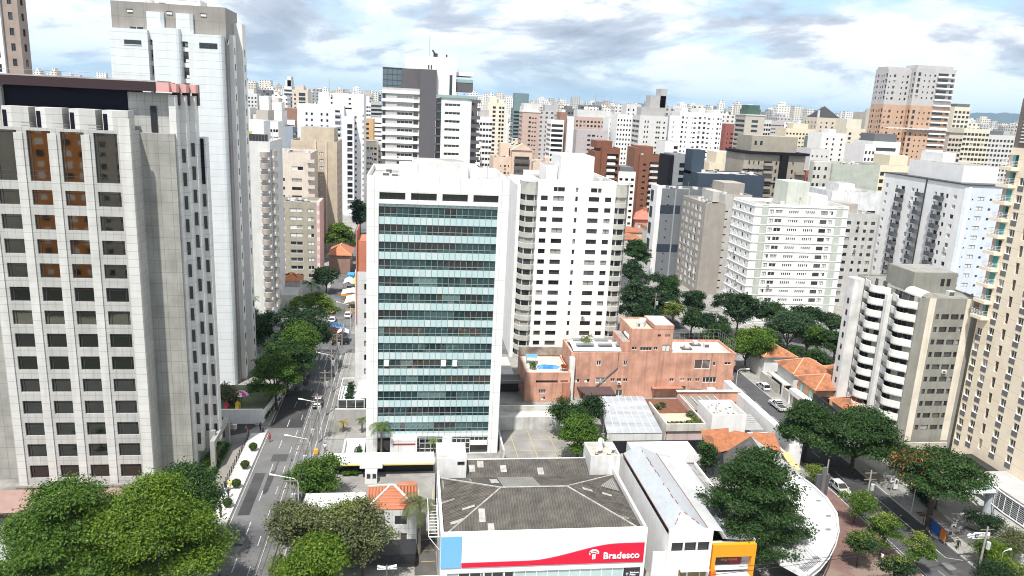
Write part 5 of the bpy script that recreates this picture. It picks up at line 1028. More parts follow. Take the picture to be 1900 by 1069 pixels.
# ------------------------------------------------------------------ J: beige hotel slab
def hotel():
    BE = W((0.88, 0.765, 0.61), .05, joints=(0, 2.9)); BE2 = W((0.55, 0.40, 0.30), .08); GP = S((0.14, 0.145, 0.15), .5)
    h = 57.0
    def wins(us, z0, n): return [(u, z0+2.87*k, 1.25, 1.35, 'M') for u in us for k in range(n)]
    n1 = 8
    L = wins([0.3], 4.2, 8) + wins([3.0], 5.0, 17) + [(5.9, 5.0+2.87*k, .8, 1.9, 'p') for k in range(17)] + wins([8.6, 12.2, 16.8, 20.4, 25, 29], 5.6, 17)
    B = Bld('hotel', 'tall beige hotel slab with small balconies and grey panelled windows above the street', 100, 118, 62, 117, h, BE, L=L, dep=.3, para=.8, cap=98, mix=(.75, .15, .1, 0))
    mb = MB([GP])
    for (u, z, w, hh, k) in L:
        if k == 'M':
            p = B.at('L', u, z-.95); mb.box(p.x-.03, p.x-.003, p.y-w, p.y, p.z, p.z+.93)
    B.part('window_panels', mb); KIDS[B.root.name][-1]['kind'] = 'stuff'
    for k in range(10):
        z = 28.0+2.87*k; p = B.at('L', 0, z)
        mb = MB([BE, WFRAME, S((.05, .30, .32), .3), W((.50, .38, .32), .05), DARKG]); y = 117.1
        mb.box(98.6, 99.998, y-2.6, y+.2, z-.55, z, 0)
        mb.box(99.93, 99.995, y-.95, y-.05, z, z+2.0, 3); mb.box(99.92, 99.995, y-1.55, y-.95, z, z+2.0, 2); mb.box(99.92, 99.995, y-2.1, y-1.55, z, z+2.0, 4 if rnd.random() < .5 else 2)
        for zz in (.25, .5, .75, 1.0): mb.tube([(99.95, y-2.5, z+zz), (98.7, y-2.5, z+zz), (98.7, y+.1, z+zz), (99.95, y+.1, z+zz)], .035, 4, 1)
        for i in range(5): mb.tube([(98.7, y-2.5+.65*i, z), (98.7, y-2.5+.65*i, z+1.0)], .035, 4, 1)
        B.part('balcony', mb)
    mb = MB([BE, WFRAME, GL((.03, .09, .09), .05), W((.20, .165, .145), .1)]); mb.box(100.2, 117, 100, 116.9, h, 65, 3)
    for k in range(11): mb.box(100.0, 100.19, 101, 115.6, h+.9+.55*k, h+1.1+.55*k, 1)
    B.part('crown', mb)
    # base: dark lobby, white louvred gallery, glass canopy on a fat column
    mb = MB([S((.03, .03, .03), .6), W((.42, .42, .42), .08)]); mb.box(98.2, 100, 64, 112, 0, 3.4, 0); mb.box(94.0, 99.95, 84, 104, 3.6, 4.2, 1); B.part('lobby', mb)
    mb = MB([S((.80, .81, .81), .4)]); arc = [(92.8, 101.5), (91.6, 97.5), (91.2, 94), (91.3, 90), (92, 86), (93, 82), (94, 78), (94.6, 72)]
    for j in range(9):
        z = 2.6+.3*j
        for p, q in zip(arc[:-1], arc[1:]): mb.quad((*p, z), (*q, z), (q[0]-.02, q[1], z+.16), (p[0]-.02, p[1], z+.16))
    for p in arc: mb.tube([(p[0], p[1], 2.5), (p[0], p[1], 5.4)], .07, 4)
    for (p, q) in zip(arc[:-1], arc[1:]):
        for s in (.33, .66): mb.tube([(p[0]+(q[0]-p[0])*s, p[1]+(q[1]-p[1])*s, 2.5), (p[0]+(q[0]-p[0])*s, p[1]+(q[1]-p[1])*s, 5.4)], .05, 4)
    mb.tube([(*p, 5.4) for p in arc], .12, 5); mb.tube([(*p, 2.5) for p in arc], .1, 5); B.part('louvre_screen', mb)
    mb = MB(W((.42, .46, .50), .06)); mb.tube([(91.8, 97.3, 0), (91.8, 97.3, 5.2)], .75, 14); mb.tube([(93.5, 84.0, 0), (93.5, 84.0, 4)], .6, 12); mb.tube([(93.2, 76.0, 0), (93.2, 76.0, 4)], .6, 12); B.part('column', mb)
    mb = MB([WFRAME, S((.05, .16, .15), .1, 0, spec=.9)]); cx0, cx1, cy0, cy1, z = 84.6, 91.4, 96.2, 102.4, 4.6
    mb.box(cx0, cx1, cy0, cy0+.25, z, z+.45); mb.box(cx0, cx1, cy1-.25, cy1, z, z+.45); mb.box(cx0, cx0+.25, cy0+.25, cy1-.25, z, z+.45); mb.box(cx1-.25, cx1, cy0+.25, cy1-.25, z, z+.45)
    mb.box(cx0+.25, cx1-.25, cy0+.25, cy1-.25, z+.1, z+.16, 1)
    for i in (1, 2, 3): mb.box(cx0+.25, cx1-.25, cy0+1.55*i-.06, cy0+1.55*i+.06, z+.16, z+.34)
    for i in (1, 2, 3): mb.box(cx0+1.7*i-.05, cx0+1.7*i+.05, cy0+.25, cy1-.25, z+.165, z+.28)
    B.part('glass_canopy', mb)
hotel()
sheet('hotel_forecourt', NO((0.44, 0.44, 0.42), (0.34, 0.345, 0.335), .4, c3=(.26, .27, .26)), [(0.006, [(82.4, 84), (92, 78), (99, 84), (99, 117), (82.4, 117)])])
sheet('hotel_driveway', NO((0.125, 0.125, 0.13), (0.095, 0.095, 0.10), .6), [(0.012, [(79.4, 84.5), (84.5, 82.5), (88.5, 90.5), (86.0, 94.5), (82.0, 92.5), (79.6, 91.2)])])
# ------------------------------------------------------------------ K: houses along the right hand street
def right_houses():
    TH = [NO((0.44, 0.185, 0.09), (0.30, 0.12, 0.06), 1.5, c3=(.22, .10, .06)), STRIPE((0.56, 0.22, 0.10), (0.43, 0.15, 0.07), 0, .5)]
    def house(label, x0, x1, y0, y1, ze, zr, ax, F=(), L=(), wall=WPL):
        B = Bld('house', label, x0, x1, y0, y1, ze, wall, F=F, L=L, dep=.2, top=False, cat='house', group='tiled houses along the right hand street')
        mb = MB(TH); hip(mb, x0, x1, y0, y1, ze, zr, 0, .7, ax); B.part('roof', mb); return B
    house('tiled roof house farthest up the right hand street, half under the round tree', 82.8, 90, 158.5, 168, 5.6, 7.6, 'y')
    house('broad house with an L shaped orange tile roof and white walls', 83.6, 92.5, 146.0, 153.5, 6.0, 8.2, 'x', F=[(1, 3, 1.4, 1.2, 'w'), (5, 3.2, 1.6, 1.1, 'w')])
    house('low orange tiled rear wing beside the curved balcony tower', 92.7, 99, 145.8, 151, 5.6, 7.2, 'x', F=[(1.2, 3.2, 1.2, 1.3, 'w')])
    B = house('house with orange upper wall, turquoise shutters and a white balcony', 83.2, 91.0, 136.0, 143.4, 6.2, 8.2, 'x', L=[(1.2, 3.6, 1.0, 1.6, 'p'), (5.0, 3.6, 1.0, 1.6, 'p')], F=[(1, 3.4, 1.3, 1.3, 'w')], wall=W((.62, .36, .22), .1))
    mb = MB([WPC, S((.28, .58, .56), .5)]); mb.box(81.4, 83.197, 136.0, 143.4, 2.6, 3.6, 0); mb.box(81.4, 81.8, 136, 136.4, 0, 2.6, 0); mb.box(81.4, 81.8, 143, 143.4, 0, 2.6, 0); mb.box(83.12, 83.197, 141.2, 142.2, 3.6, 5.3, 1); mb.box(83.12, 83.197, 137.4, 138.4, 3.6, 5.3, 1); B.part('balcony', mb)
    house('orange tiled house touching the black street fence', 85.6, 91.2, 127.2, 133.4, 5.0, 7.0, 'x', F=[(.8, 2.4, 1.2, 1.1, 'w')], wall=W((.60, .55, .50), .1))
    f = thing('street_fence', 'tall black screen wall with a small purple mark beside the orange tiled houses', 'fence', (83, 130, 0))
    mb = MB(S((.02, .021, .026), .6)); mb.box(82.6, 82.9, 126.5, 136.0, 0, 5.4); mb.box(82.9, 85.4, 134.4, 134.7, 0, 5.2); mb.build('panel', f)
    mb = MB(S((.22, .12, .45), .5)); mb.box(82.55, 82.597, 133.2, 134.0, 3.0, 3.5); mb.box(82.55, 82.597, 133.6, 134.6, 2.7, 2.9); mb.build('emblem', f)
    g = thing('garden_gate_wall', 'low wall with a brown timber gate and white posts facing the pickup truck', 'wall', (82, 145, 0))
    mb = MB([W((.55, .52, .47), .14), S((.22, .14, .08), .6), WPL]); mb.box(82.0, 82.3, 137, 142.0, 0, 2.6, 1); mb.box(82.0, 82.4, 143.6, 147, 0, 2.4, 0); mb.box(82.0, 82.4, 149, 158, 0, 2.2, 0); mb.box(81.9, 82.5, 147.0, 147.6, 0, 3.0, 2); mb.box(81.9, 82.5, 142.2, 143.2, 0, 2.8, 2); mb.build('wall', g)
    g = thing('carport', 'flat grey carport roof in front of the broad tiled house', 'building', (83, 150, 0))
    mb = MB([W((.50, .50, .49), .12), S((.04, .04, .04), .6)]); mb.box(82.0, 84.6, 146.5, 155, 2.9, 3.15, 0); mb.box(83.0, 83.5, 147, 154.6, 0, 2.9, 1); mb.build('roof', g)
    g = thing('low_shop', 'low shop roof with a pale flat top beside the tree shaded street', 'building', (58, 168, 0))
    mb = MB([W((.62, .55, .48), .1), NO((.62, .66, .70), (.5, .53, .56), .5)]); mb.box(52, 65, 166, 176, 0, 4.4, 0, 't'); mb.box(52.3, 64.7, 166.3, 175.7, 3.9, 4.0, 1); mb.box(55, 62, 158.5, 164, 0, 3.6, 0); mb.build('wall', g)
    g = thing('red_dot_store', 'dark fronted store with a round red sign seen past the office block', 'building', (24, 196, 0))
    mb = MB([S((.12, .12, .125), .5), S((.02, .02, .02), .5), W((.6, .62, .64), .1)]); mb.box(16, 30.5, 193.0, 204, 0, 8, 2); mb.box(22.4, 28.4, 192.7, 193, 2.8, 6.4, 0); mb.box(22.4, 28.4, 192.8, 192.99, 0, 2.8, 1); mb.build('wall', g)
    mb = MB(S((.60, .012, .03), .5)); mb.tube([(24.0, 192.69, 5.0), (24.0, 192.55, 5.0)], 1.0, 20); mb.build('round_sign', g)
    g = thing('entrance_canopy', 'dark slatted canopy and gate at the foot of the white tower', 'canopy', (22.5, 150, 0))
    mb = MB([S((.16, .16, .155), .6), S((.03, .03, .03), .6), W((.5, .5, .48), .14)]); 
    for i in range(8): mb.box(17.5, 23.8, 148.0+.5*i, 148.2+.5*i, 3.4, 3.7, 0)
    mb.box(17.4, 23.9, 147.5, 147.8, 3.2, 3.8, 0); mb.box(17.6, 23.6, 151, 151.3, 0, 3.2, 1); mb.box(17.6, 23.9, 152, 172, 0.0, .6, 2); mb.build('frame', g)
right_houses()
# ------------------------------------------------------------------ L: middle distance towers
def middle():
    WH = W(WHITE, .08); D = .22
    # round balconies tower
    GB = W((0.66, 0.67, 0.66), .08); BB = W((0.42, 0.385, 0.35), .06)
    B = Bld('apartment_tower', 'pale grey tower with taupe rounded balconies beside the tall clad tower', -44.8, -36.6, 206.6, 226, 47.6, GB, F=[(2.2, 3+2.9*k, .55, 1.4, 'f') for k in range(15)], dep=D)
    me = MB([BB, WPL]); me.prism([(2.6*t-1.3, -1.5*math.sin(math.pi*t)**.6) for t in np.linspace(0, 1, 11)], -.3, 1.15, 0); me.box(-1.25, 1.25, -.9, -.003, -.9, -.3, 1); bm = me.mesh('balcony')
    B.copies('balcony', bm, [('F', .4, 3.2+2.9*k) for k in range(15)] + [('F', 6.9, 3.2+2.9*k) for k in range(15)] + [('R', 2.0, 3.6+2.9*k) for k in range(15)])
    mb = MB([FRAME, STEEL, S((.45, .55, .06), .5)]); mb.box(-43.5, -37, 206.7, 206.8, 47.6, 49.4, 0)
    for i in range(9): mb.box(-43.4+.78*i, -43.3+.78*i, 206.62, 206.69, 47.6, 49.4, 1)
    mb.box(-43, -41.5, 208, 209, 49, 50, 2); B.part('roof_screen', mb); B.block('roof_house', -44, -39, 212, 222, 46.7, 52.6, WH, ROOFL)
    # olive slab
    OL = W((0.37, 0.345, 0.28), .10)
    B = Bld('apartment_block', 'olive brown apartment slab with paired white windows and a pink striped end wall', -44.0, -30.2, 250, 262, 26.2, OL, F=[(u, 1.2+2.7*k, w, 1.25, rnd.choice(['W', 'M', 'o', 'O'])) for k in range(9) for u, w in ((.6, 3.3), (5.4, 4.0), (11.0, 2.0))], dep=D, mix=(.5, .3, .2, 0))
    mb = MB([W((.66, .40, .39), .06), WPL]); mb.box(-30.2, -29.2, 249.8, 262, 0, 26.2, 0)
    for k in range(9): mb.box(-30.0, -29.19, 249.78, 249.79, 2+2.9*k, 3.2+2.9*k, 1)
    B.part('end_wall', mb)
    B = Bld('house', 'old white walled house with an orange tile roof below the olive slab', -38, -32.2, 226, 233, 5.6, NO((.70, .69, .66), (.46, .45, .43), .8), top=False, cat='house')
    mb = MB([NO((0.56, 0.22, 0.09), (0.44, 0.15, 0.065), 1.0)]); hip(mb, -38, -32.6, 226, 233, 5.6, 7.4, 0, .5, 'x'); B.part('roof', mb)
    mb = MB([W((.52, .53, .51), .1)]); mb.box(-38, -32, 216, 225.5, 0, 4.0); B.part('yard_wall', mb)
    B = Bld('house', 'brown gabled house by the far end of the left street', -27.6, -20.5, 262, 275, 6.5, W((.30, .20, .16), .1), top=False, cat='house', sides='FLRK')
    mb = MB([NO((0.50, 0.20, 0.10), (0.4, .15, .08), 1)]); hip(mb, -27.6, -20.5, 262, 275, 6.5, 9, 0, .6, 'y'); B.part('roof', mb)
    PK = W((0.66, 0.59, 0.52), .08)
    B = Bld('apartment_block', 'pinkish beige block with a blank upper wall behind the olive slab', -47.5, -35.0, 275, 296, 40.0, PK, F=[(u, 24+3.0*k-9, w, 1.1, 'w') for k in range(6) for u, w in ((1, 2.6), (6.0, 3.4))] + [(6.0, 34, 4, 1.3, 'o'), (2, 37.3, .9, .8, 'f')], dep=D)
    B.copies('balcony', balcony_mesh(2.6, 1.4, 1.0, PK), [('F', 11.4, 13+3.0*k) for k in range(9)])
    BG = W((0.56, 0.475, 0.37), .09)
    B = Bld('apartment_tower', 'tall beige tower with a light front strip of white windows left of the white high-rise', -45.3, -28.2, 300, 322, 43.0, BG, F=[(10.5, 2+2.75*k, 1.5, 1.2, 'O') for k in range(14)] + [(3.5, 2+2.75*k, 1.0, 1.0, 'w') for k in range(14)] + [(6, 2+2.75*k, 1.0, 1.0, 'w') for k in range(14)], R=grid([2, 7, 12], 1.4, 2, 2.75, 14, 1.2, 'w'), dep=D)
    B.block('roof_house', -42.0, -29.5, 303, 318, 42, 47.8, BG, ROOFG); 
    mb = MB(W((.66, .58, .46), .07)); mb.box(-36.6, -36.0, 299.6, 299.99, 0, 43.4); mb.box(-32.6, -32.0, 299.6, 299.99, 0, 43.4); B.part('corner_strip', mb)
    # white high-rise, three bodies
    LV = W((0.72, 0.74, 0.80), .05)
    B = Bld('apartment_tower', 'tall stepped white high-rise with lavender walls and dark balconies in the middle distance', -57, -34, 400, 420, 55.5, LV, F=[(u, 26+3.0*k, 1.0, 1.3, 'f') for k in range(9) for u in (4, 6.6, 11.4, 14.2)] + [(18.6, 3+3.0*k, 2.4, 2.0, 'p') for k in range(17)], dep=.5, cap=70)
    b2 = Bld('x', '', -47, -24.4, 404, 426, 61.5, WH, F=[(17.0+5, 3+2.95*k, 0.5, 1.2, 'f') for k in range(17)] + [(6, 56+2.4*j, 1.0, .9, 'f') for j in (0, 1, 2)] + [(15, 56+2.4*j, 1.2, .9, 'f') for j in (0, 1)] + [(8, 53.6, 8.6, .9, 'V')] + [(16.6, 2+2.95*k, 2.4, 1.2, 'w') for k in range(17)], dep=.4, root=B.root, wallname='upper_wall', cap=60)
    b3 = Bld('x', '', -34.2, -28.9, 397, 404, 50.5, LV, F=[(2.0, 3+2.95*k, 2.6, 2.2, 'p') for k in range(15)], dep=.9, root=B.root, wallname='wing_wall')
    me = balcony_mesh(2.9, .9, .9, LV, 'solid'); B.copies('balcony', me, [('F', 24.7, 2.9+2.95*k) for k in range(15)] + [('F', 18.4, 3+3.0*k) for k in range(17)])
    # grey and white tower behind the glass block
    GW = W((0.50, 0.48, 0.475), .06); DG = W((0.115, 0.11, 0.12), .04)
    B = Bld('apartment_tower', 'grey and white banded tower with a dark central slab behind the glass offices', -9.8, 2.6, 262.4, 282, 63.6, GW, F=[(4.9, 60.4-2.72*k-.2, 5.2, 1.0, 'V') for k in range(22)] + [(10.4, 60.2-2.72*k-.4, 1.5, 1.9, 'p') for k in range(22)] + [(.1, 60.2-2.72*k-.4, 1.0, 1.9, 'p') for k in range(22)], dep=.4, cap=70, roof=ROOFL)
    mb = MB(WPC)
    for k in range(23): mb.box(-10.0, 2.55, 262.05, 262.39, 61.75-2.72*k, 62.75-2.72*k)
    for k in range(3): pass
    B.part('white_bands', mb); KIDS[B.root.name][-1]['kind'] = 'stuff'
    mb = MB(DG); mb.box(2.6, 8.0, 261.4, 280, 0, 70.0); mb.box(-3.4, 2.6, 263, 280, 62.7, 70.0); B.part('dark_slab', mb)
    mb = MB([GL((.08, .12, .14), .05), FRAME]); mb.box(-9.7, -3.4, 264, 276, 62.7, 69.8, 0)
    for i in range(5): mb.box(-9.75+1.57*i, -9.65+1.57*i, 263.94, 263.99, 62.7, 69.9, 1)
    for z in (64.3, 66, 67.8, 69.6): mb.box(-9.7, -3.4, 263.93, 263.98, z, z+.12, 1)
    mb.box(-9.8, -3.3, 263.9, 276, 69.8, 70.1, 1); B.part('glass_penthouse', mb)
    b2 = Bld('x', '', 9.8, 20.0, 262.0, 282, 61.2, WH, F=[(1.2, 58.4-2.72*k, 5.2, .95, 'V') for k in range(21)], dep=.4, root=B.root, wallname='white_wing', cap=30)
    mb = MB([WH, DARKG, W((.74, .75, .74), .04), STEEL]); mb.box(-2.4, 14.6, 266, 280, 69.5, 74.3, 0); mb.box(8.0, 14.6, 263, 266, 61.2, 74.2, 0); mb.box(5.2, 5.6, 265.9, 265.99, 70.4, 71.6, 1); mb.box(6.1, 6.5, 265.9, 265.99, 70.4, 71.6, 1); mb.box(12.4, 13.3, 262.9, 262.99, 62, 68.6, 1); B.part('lift_core', mb)
    mb = MB([DG, GL((.25, .36, .35), .1), WPC]); mb.box(14.6, 20.4, 264, 280, 63.4, 66.4, 0); mb.box(14.6, 20.4, 263.9, 263.98, 66.4, 67.4, 1); mb.box(20.3, 20.4, 263.98, 280, 66.4, 67.4, 1); mb.box(14.6, 20.6, 266, 280, 68.6, 69.9, 2); mb.box(8.0, 22, 261.6, 262, 61.2, 62.1, 1); B.part('roof_terrace', mb)
    me = balcony_mesh(3.0, 1.3, .95, DG, 'solid'); B.copies('balcony', me, [('F', 27.6+2.2, 3+2.72*k) for k in range(22)])
    mb = MB([DARKG, DG]); mb.box(8.1, 9.7, 262.2, 262.4, 0, 61, 0); mb.box(20.0, 22.3, 266, 281, 0, 60, 1); 
    for k in range(22): mb.box(8.0, 9.8, 261.9, 262.19, 2+2.72*k, 2.5+2.72*k, 1)
    B.part('recess', mb)
    mb = MB([STEEL, S((.03, .03, .03), .6)]); mb.tube([(5.6, 268, 74.3), (5.6, 268, 81)], .05, 4, 0); mb.box(7.0, 8.4, 268, 270, 74.3, 75.6, 1); mb.tube([(7.4, 268, 75.5), (6.6, 268, 76.6)], .3, 6, 1); mb.box(11.2, 11.7, 268, 269, 74.3, 75.4, 1); B.part('roof_machinery', mb)
    # peach building
    PE = W((0.69, 0.54, 0.43), .07)
    B = Bld('apartment_tower', 'peach apartment building with a gabled parapet and dark balconies behind the white tower', 44.6, 53.6, 338, 360, 40.6, PE, F=[(1.2, 2+3.05*k, 6.6, 2.1, 'g') for k in range(12)], dep=.8)
    me = balcony_mesh(6.9, .9, .9, S((.12, .11, .11), .5), 'solid', .2); B.copies('balcony', me, [('F', 1.05, 2+3.05*k) for k in range(12)])
    b2 = Bld('x', '', 36.6, 44.6, 340, 358, 37.0, PE, F=[(u, 2+3.05*k, w, 1.0, 'f') for k in range(11) for u, w in ((3.2, .4), (4.8, 1.0), (6.6, .5))], root=B.root, wallname='left_wing', dep=.2)
    b3 = Bld('x', '', 53.6, 62.6, 340, 358, 35.6, PE, F=[(u, 2+3.05*k, w, 1.9, 'w') for k in range(10) for u, w in ((.8, 1.2), (4.0, 4.6))], root=B.root, wallname='right_wing', dep=.4)
    mb = MB([PE]); mb.poly([(43.9, 337.6, 40.4), (54.2, 337.6, 40.4), (49.1, 337.6, 43.4)]); mb.poly([(54.2, 341, 40.4), (43.9, 341, 40.4), (49.1, 341, 43.4)]); mb.quad((43.9, 337.6, 40.4), (49.1, 337.6, 43.4), (49.1, 341, 43.4), (43.9, 341, 40.4)); mb.quad((49.1, 337.6, 43.4), (54.2, 337.6, 40.4), (54.2, 341, 40.4), (49.1, 341, 43.4)); mb.box(40, 44, 345, 352, 37, 43, 0); mb.box(60, 62, 340, 345, 35.6, 37.6, 0); B.part('gable', mb)
    # brick towers
    BR = W((0.215, 0.088, 0.052), .10)
    B = Bld('apartment_tower', 'dark brick tower with long white balcony fronts just behind the white tower', 88.5, 97.2, 350, 366, 42.6, BR, F=[(2.6, 2+3.0*k, 5.6, 1.7, 'p') for k in range(13)], dep=.9)
    me = MB(WPC); me.box(0, 3.9, -.9, -.003, -.2, 1.0); m1 = me.mesh('balcony'); B.copies('balcony', m1, [('F', 2.8, 1.7+3.0*k) for k in range(13)])
    mb = MB(BR); mb.box(85.6, 88.5, 351.5, 366, 0, 40.6); mb.box(86.6, 94, 353, 366, 42, 45.4); B.part('rear_wall', mb)
    BR2 = W((0.225, 0.10, 0.062), .08)
    B = Bld('apartment_tower', 'reddish brown brick tower with stacked railed balconies above the pink mansion', 113.2, 125.6, 370, 386, 38.8, BR2, F=[(5.2, 1+2.95*k, 5.4, 1.9, 'g') for k in range(12)] + [(2.0, 1+2.95*k, 1.6, 1.0, 'f') for k in range(12)], L=grid([5], 1, 2, 2.95, 12, 1, 'f'), dep=.7)
    me = balcony_mesh(4.6, 1.0, .95, WPL, 'solid', .15); B.copies('balcony', me, [('F', 5.6, .8+2.95*k) for k in range(12)])
    mb = MB(BR2); mb.box(111, 113.2, 371.5, 386, 0, 42); mb.box(113.2, 121, 374, 386, 38, 42.8); B.part('rear_wall', mb)
    B = Bld('mansion', 'pink mansion with salmon tile roofs among the trees', 108, 124, 352, 362, 9.0, W((.62, .33, .27), .08), F=[(1.5+3*i, 4.5, 1.4, 2, 'O') for i in range(5)], top=False, dep=.2)
    mb = MB([NO((.58, .21, .15), (.48, .16, .12), .6), NO((.62, .33, .15), (.52, .26, .12), .6)]); hip(mb, 108, 118, 352, 362, 9, 13.4, 0, .8, 'x'); hip(mb, 116, 125, 350, 360, 8.4, 12, 1, .8, 'y'); mb.box(113, 115, 356, 357.5, 11.6, 14, 0); B.part('roof', mb)
    # grey blue tower, taupe tower, white slab
    GBL = W((0.165, 0.18, 0.195), .05); NV = W((0.03, 0.04, 0.06), .05)
    B = Bld('apartment_tower', 'grey blue tower with navy bands and a white side strip beside the taupe tower', 90.2, 107.8, 264, 276, 33.2, GBL, F=[(2.2, 3+3.0*k, .6, .6, 'f') for k in range(10)], L=[(6, 6+6*k, 3, 3.4, 'p') for k in range(5)], dep=.2, roof=ROOFG)
    mb = MB([NV, W((.30, .32, .335), .05)]); mb.box(90.15, 97.5, 263.9, 263.997, 24.2, 27.2, 0); mb.box(90.15, 107.8, 263.9, 263.997, 10.0, 12.8, 0); mb.box(90.1, 90.197, 264, 276, 24.2, 27.2, 0); mb.box(90.1, 90.197, 264, 276, 10, 12.8, 0)
    for x in (95.0, 100.0): mb.box(x, x+.5, 263.7, 263.89, 0, 33, 1)
    B.part('band', mb)
    mb = MB([WPC, NV]); mb.box(88.4, 90.2, 264.3, 272, 0, 34, 0)
    for k in range(5): mb.box(88.3, 88.4, 268, 271, 4+6*k, 8+6*k, 1)
    B.part('side_strip', mb)
    TP = W((0.36, 0.33, 0.295), .08); GY = W((0.50, 0.485, 0.455), .09)
    B = Bld('apartment_tower', 'taupe end walled tower with a flank of white panels between grey blue and white slabs', 97.4, 104.4, 240, 262, 31.2, TP, L=[(u, 1.5+2.65*k, 2.4, 1.9, rnd.choice('OOo')) for k in range(11) for u in (1, 5, 9, 13, 17)], dep=.15, cap=60)
    b2 = Bld('x', '', 104.4, 114, 241.5, 262, 34.2, GY, F=[(u, 1.5+2.65*k, w, 1.3, rnd.choice('WM')) for k in range(11) for u, w in ((3.0, 3.4), (7.6, 1.8))] + [(.7, 1.7+2.65*k, 1.0, .5, 'p') for k in range(11)], root=B.root, wallname='rear_wall', dep=.2)
    mb = MB([TP, GY]); mb.box(98.3, 98.5, 239.9, 239.997, 0, 31); mb.box(105.5, 113, 246, 256, 33.4, 37.6, 0); mb.box(102, 106, 246, 254, 31, 34.6, 1); B.part('roof_house', mb)
    WS = W((0.81, 0.81, 0.79), .06); GS = W((0.50, 0.535, 0.48), .08)
    F = []
    for k in range(13):
        z = 1.6+2.62*k
        F += [(4.6, z, 1.3, 1.15, rnd.choice('oO')), (6.4, z, 2.2, 1.15, 'W')] + [(10.6+.62*i, z+.2, .38, .8, 'p') for i in range(5)] + [(15.6+.62*i, z+.2, .38, .8, 'p') for i in range(5)] + [(20.4, z, 2.1, 1.15, 'w'), (23.0, z, 1.3, 1.15, rnd.choice('oO'))]
    B = Bld('apartment_block', 'broad white apartment slab with ledges at every floor and pale green strips', 98.0, 126.9, 205, 220, 35.8, WS, F=F, L=[(u, 1.6+2.62*k, 1.1, 1.2, rnd.choice('wWo')) for k in range(13) for u in (1.4, 4.6, 8.2, 11.8)], dep=.2, cap=100)
    mb = MB([WS, GS])
    for k in range(14): mb.box(97.85, 127.05, 204.85, 204.997, .9+2.62*k, 1.04+2.62*k, 0); mb.box(97.85, 97.997, 204.997, 220, .9+2.62*k, 1.08+2.62*k, 0)
    B.part('ledges', mb); KIDS[B.root.name][-1]['kind'] = 'stuff'
    mb = MB(GS); mb.box(100.2, 102.2, 204.9, 204.996, 0, 35.6); B.part('green_strip', mb); mb = MB(GS); mb.box(123.2, 125.2, 204.9, 204.996, 0, 35.6); B.part('green_strip', mb)
    mb = MB([W((.58, .61, .55), .08), WS]); mb.box(109.2, 116.0, 209, 217, 35.0, 42.0, 0); mb.box(115.9, 121, 207, 215, 35, 38.4, 1); B.part('lift_tower', mb)
    GR2 = W((0.55, 0.55, 0.53), .12)
    B = Bld('apartment_tower', 'weathered grey white tower half hidden behind the broad white slab', 134.0, 150.6, 226, 244, 31.0, GR2, F=[(u, 1.5+2.6*k, w, 1.1, 'w') for k in range(11) for u, w in ((1.2, .8), (5, 2.4), (9.4, 1.0), (12, 1.0), (14.4, 1.4))], L=grid([3, 8, 13], 1.1, 1.5, 2.6, 11, 1.1, 'w'), dep=.2, roof=ROOFG)
    B.block('roof_house', 138, 146, 231, 240, 30, 33.6, W((.46, .42, .38), .12), ROOFG)
    # big white tower with grey balconies and bluish flank
    WT = W((0.80, 0.80, 0.80), .05); BLU = W((0.60, 0.66, 0.745), .06); BG2 = W((.10, .105, .11), .05)
    rows = [2.0+2.72*k for k in range(15)]
    L = [(u, z, w, 1.15, rnd.choice(kk)) for z in rows for u, w, kk in ((1.4, 1.2, 'oOW'), (6.6, .7, 'w'), (9.2, 1.7, 'p'), (14.2, 1.2, 'oO'), (16.4, .8, 'w'), (24.6, 1.0, 'oO'), (27.0, 1.5, 'p'), (29.6, .9, 'w'), (32.6, 1.3, 'oWw'))]
    F = [(u, z+.2, w, h, k) for z in rows for u, w, h, k in ((2.6, .45, .5, 'p'), (4.3, 2.0, 1.1, 'O'), (8.0, .8, .7, 'p'), (12.0, 1.1, .8, 'p'))]
    B = Bld('apartment_tower', 'big white apartment tower with rows of grey balconies and a pale blue front', 151.2, 166.5, 190.4, 227, 44.4, BLU, F=F, L=L, dep=.2, cap=100)
    mb = MB([WT, S((.05, .05, .055), .5)]); mb.facade((151.15, 227, 0), (0, -1, 0), 36.6, 44.4, [(r[0]-.05, r[1]-.05, r[2]+.1, r[3]+.1) for r in L], .04); mb.box(151.0, 151.14, 206.2, 206.7, 0, 44.4, 1); mb.box(152.2, 153.2, 190.3, 190.397, 0, 44, 0); mb.box(150.9, 167, 190.1, 227.3, 44.4, 44.7, 1); B.part('white_facing', mb)
    me = balcony_mesh(2.6, 1.5, 1.0, BG2, 'solid', .15); B.copies('balcony', me, [('L', u, z-.7) for z in rows for u in (8.6, 26.4)]); B.copies('balcony', me, [('L', 18.0, z-.7) for z in rows])
    mb = MB([WT, ROOFG]); mb.box(154, 165, 196, 220, 43.5, 49.4, 0); mb.box(154.2, 164.8, 196.2, 219.8, 49.4, 49.5, 1); mb.box(156, 160, 208, 218, 49.4, 52.2, 0); B.part('roof_house', mb)
    # beige tower with dark T
    BT = W((0.36, 0.33, 0.275), .08); DK = S((.010, .009, .012), .7, 0, spec=.15)
    B = Bld('apartment_tower', 'beige concrete tower marked by a dark letter T shaped fin', 131.6, 157.4, 290, 308, 45.5, BT, F=[(u, 1+3.1*k, w, 1.5, 'w') for k in range(14) for u, w in ((2, .6), (4.0, .5), (6.0, .6), (8.4, 3.6), (13.4, .8), (20.4, .8))], dep=.3)
    mb = MB(DK); mb.box(146.6, 149.6, 288.6, 289.99, 0, 46); mb.box(131, 158.4, 288.8, 308, 45.5, 46.5); mb.box(131.4, 141, 289.7, 289.99, 39.0, 39.5); mb.box(131.4, 157.5, 289.7, 289.99, 34.0, 34.4); B.part('dark_fin', mb)
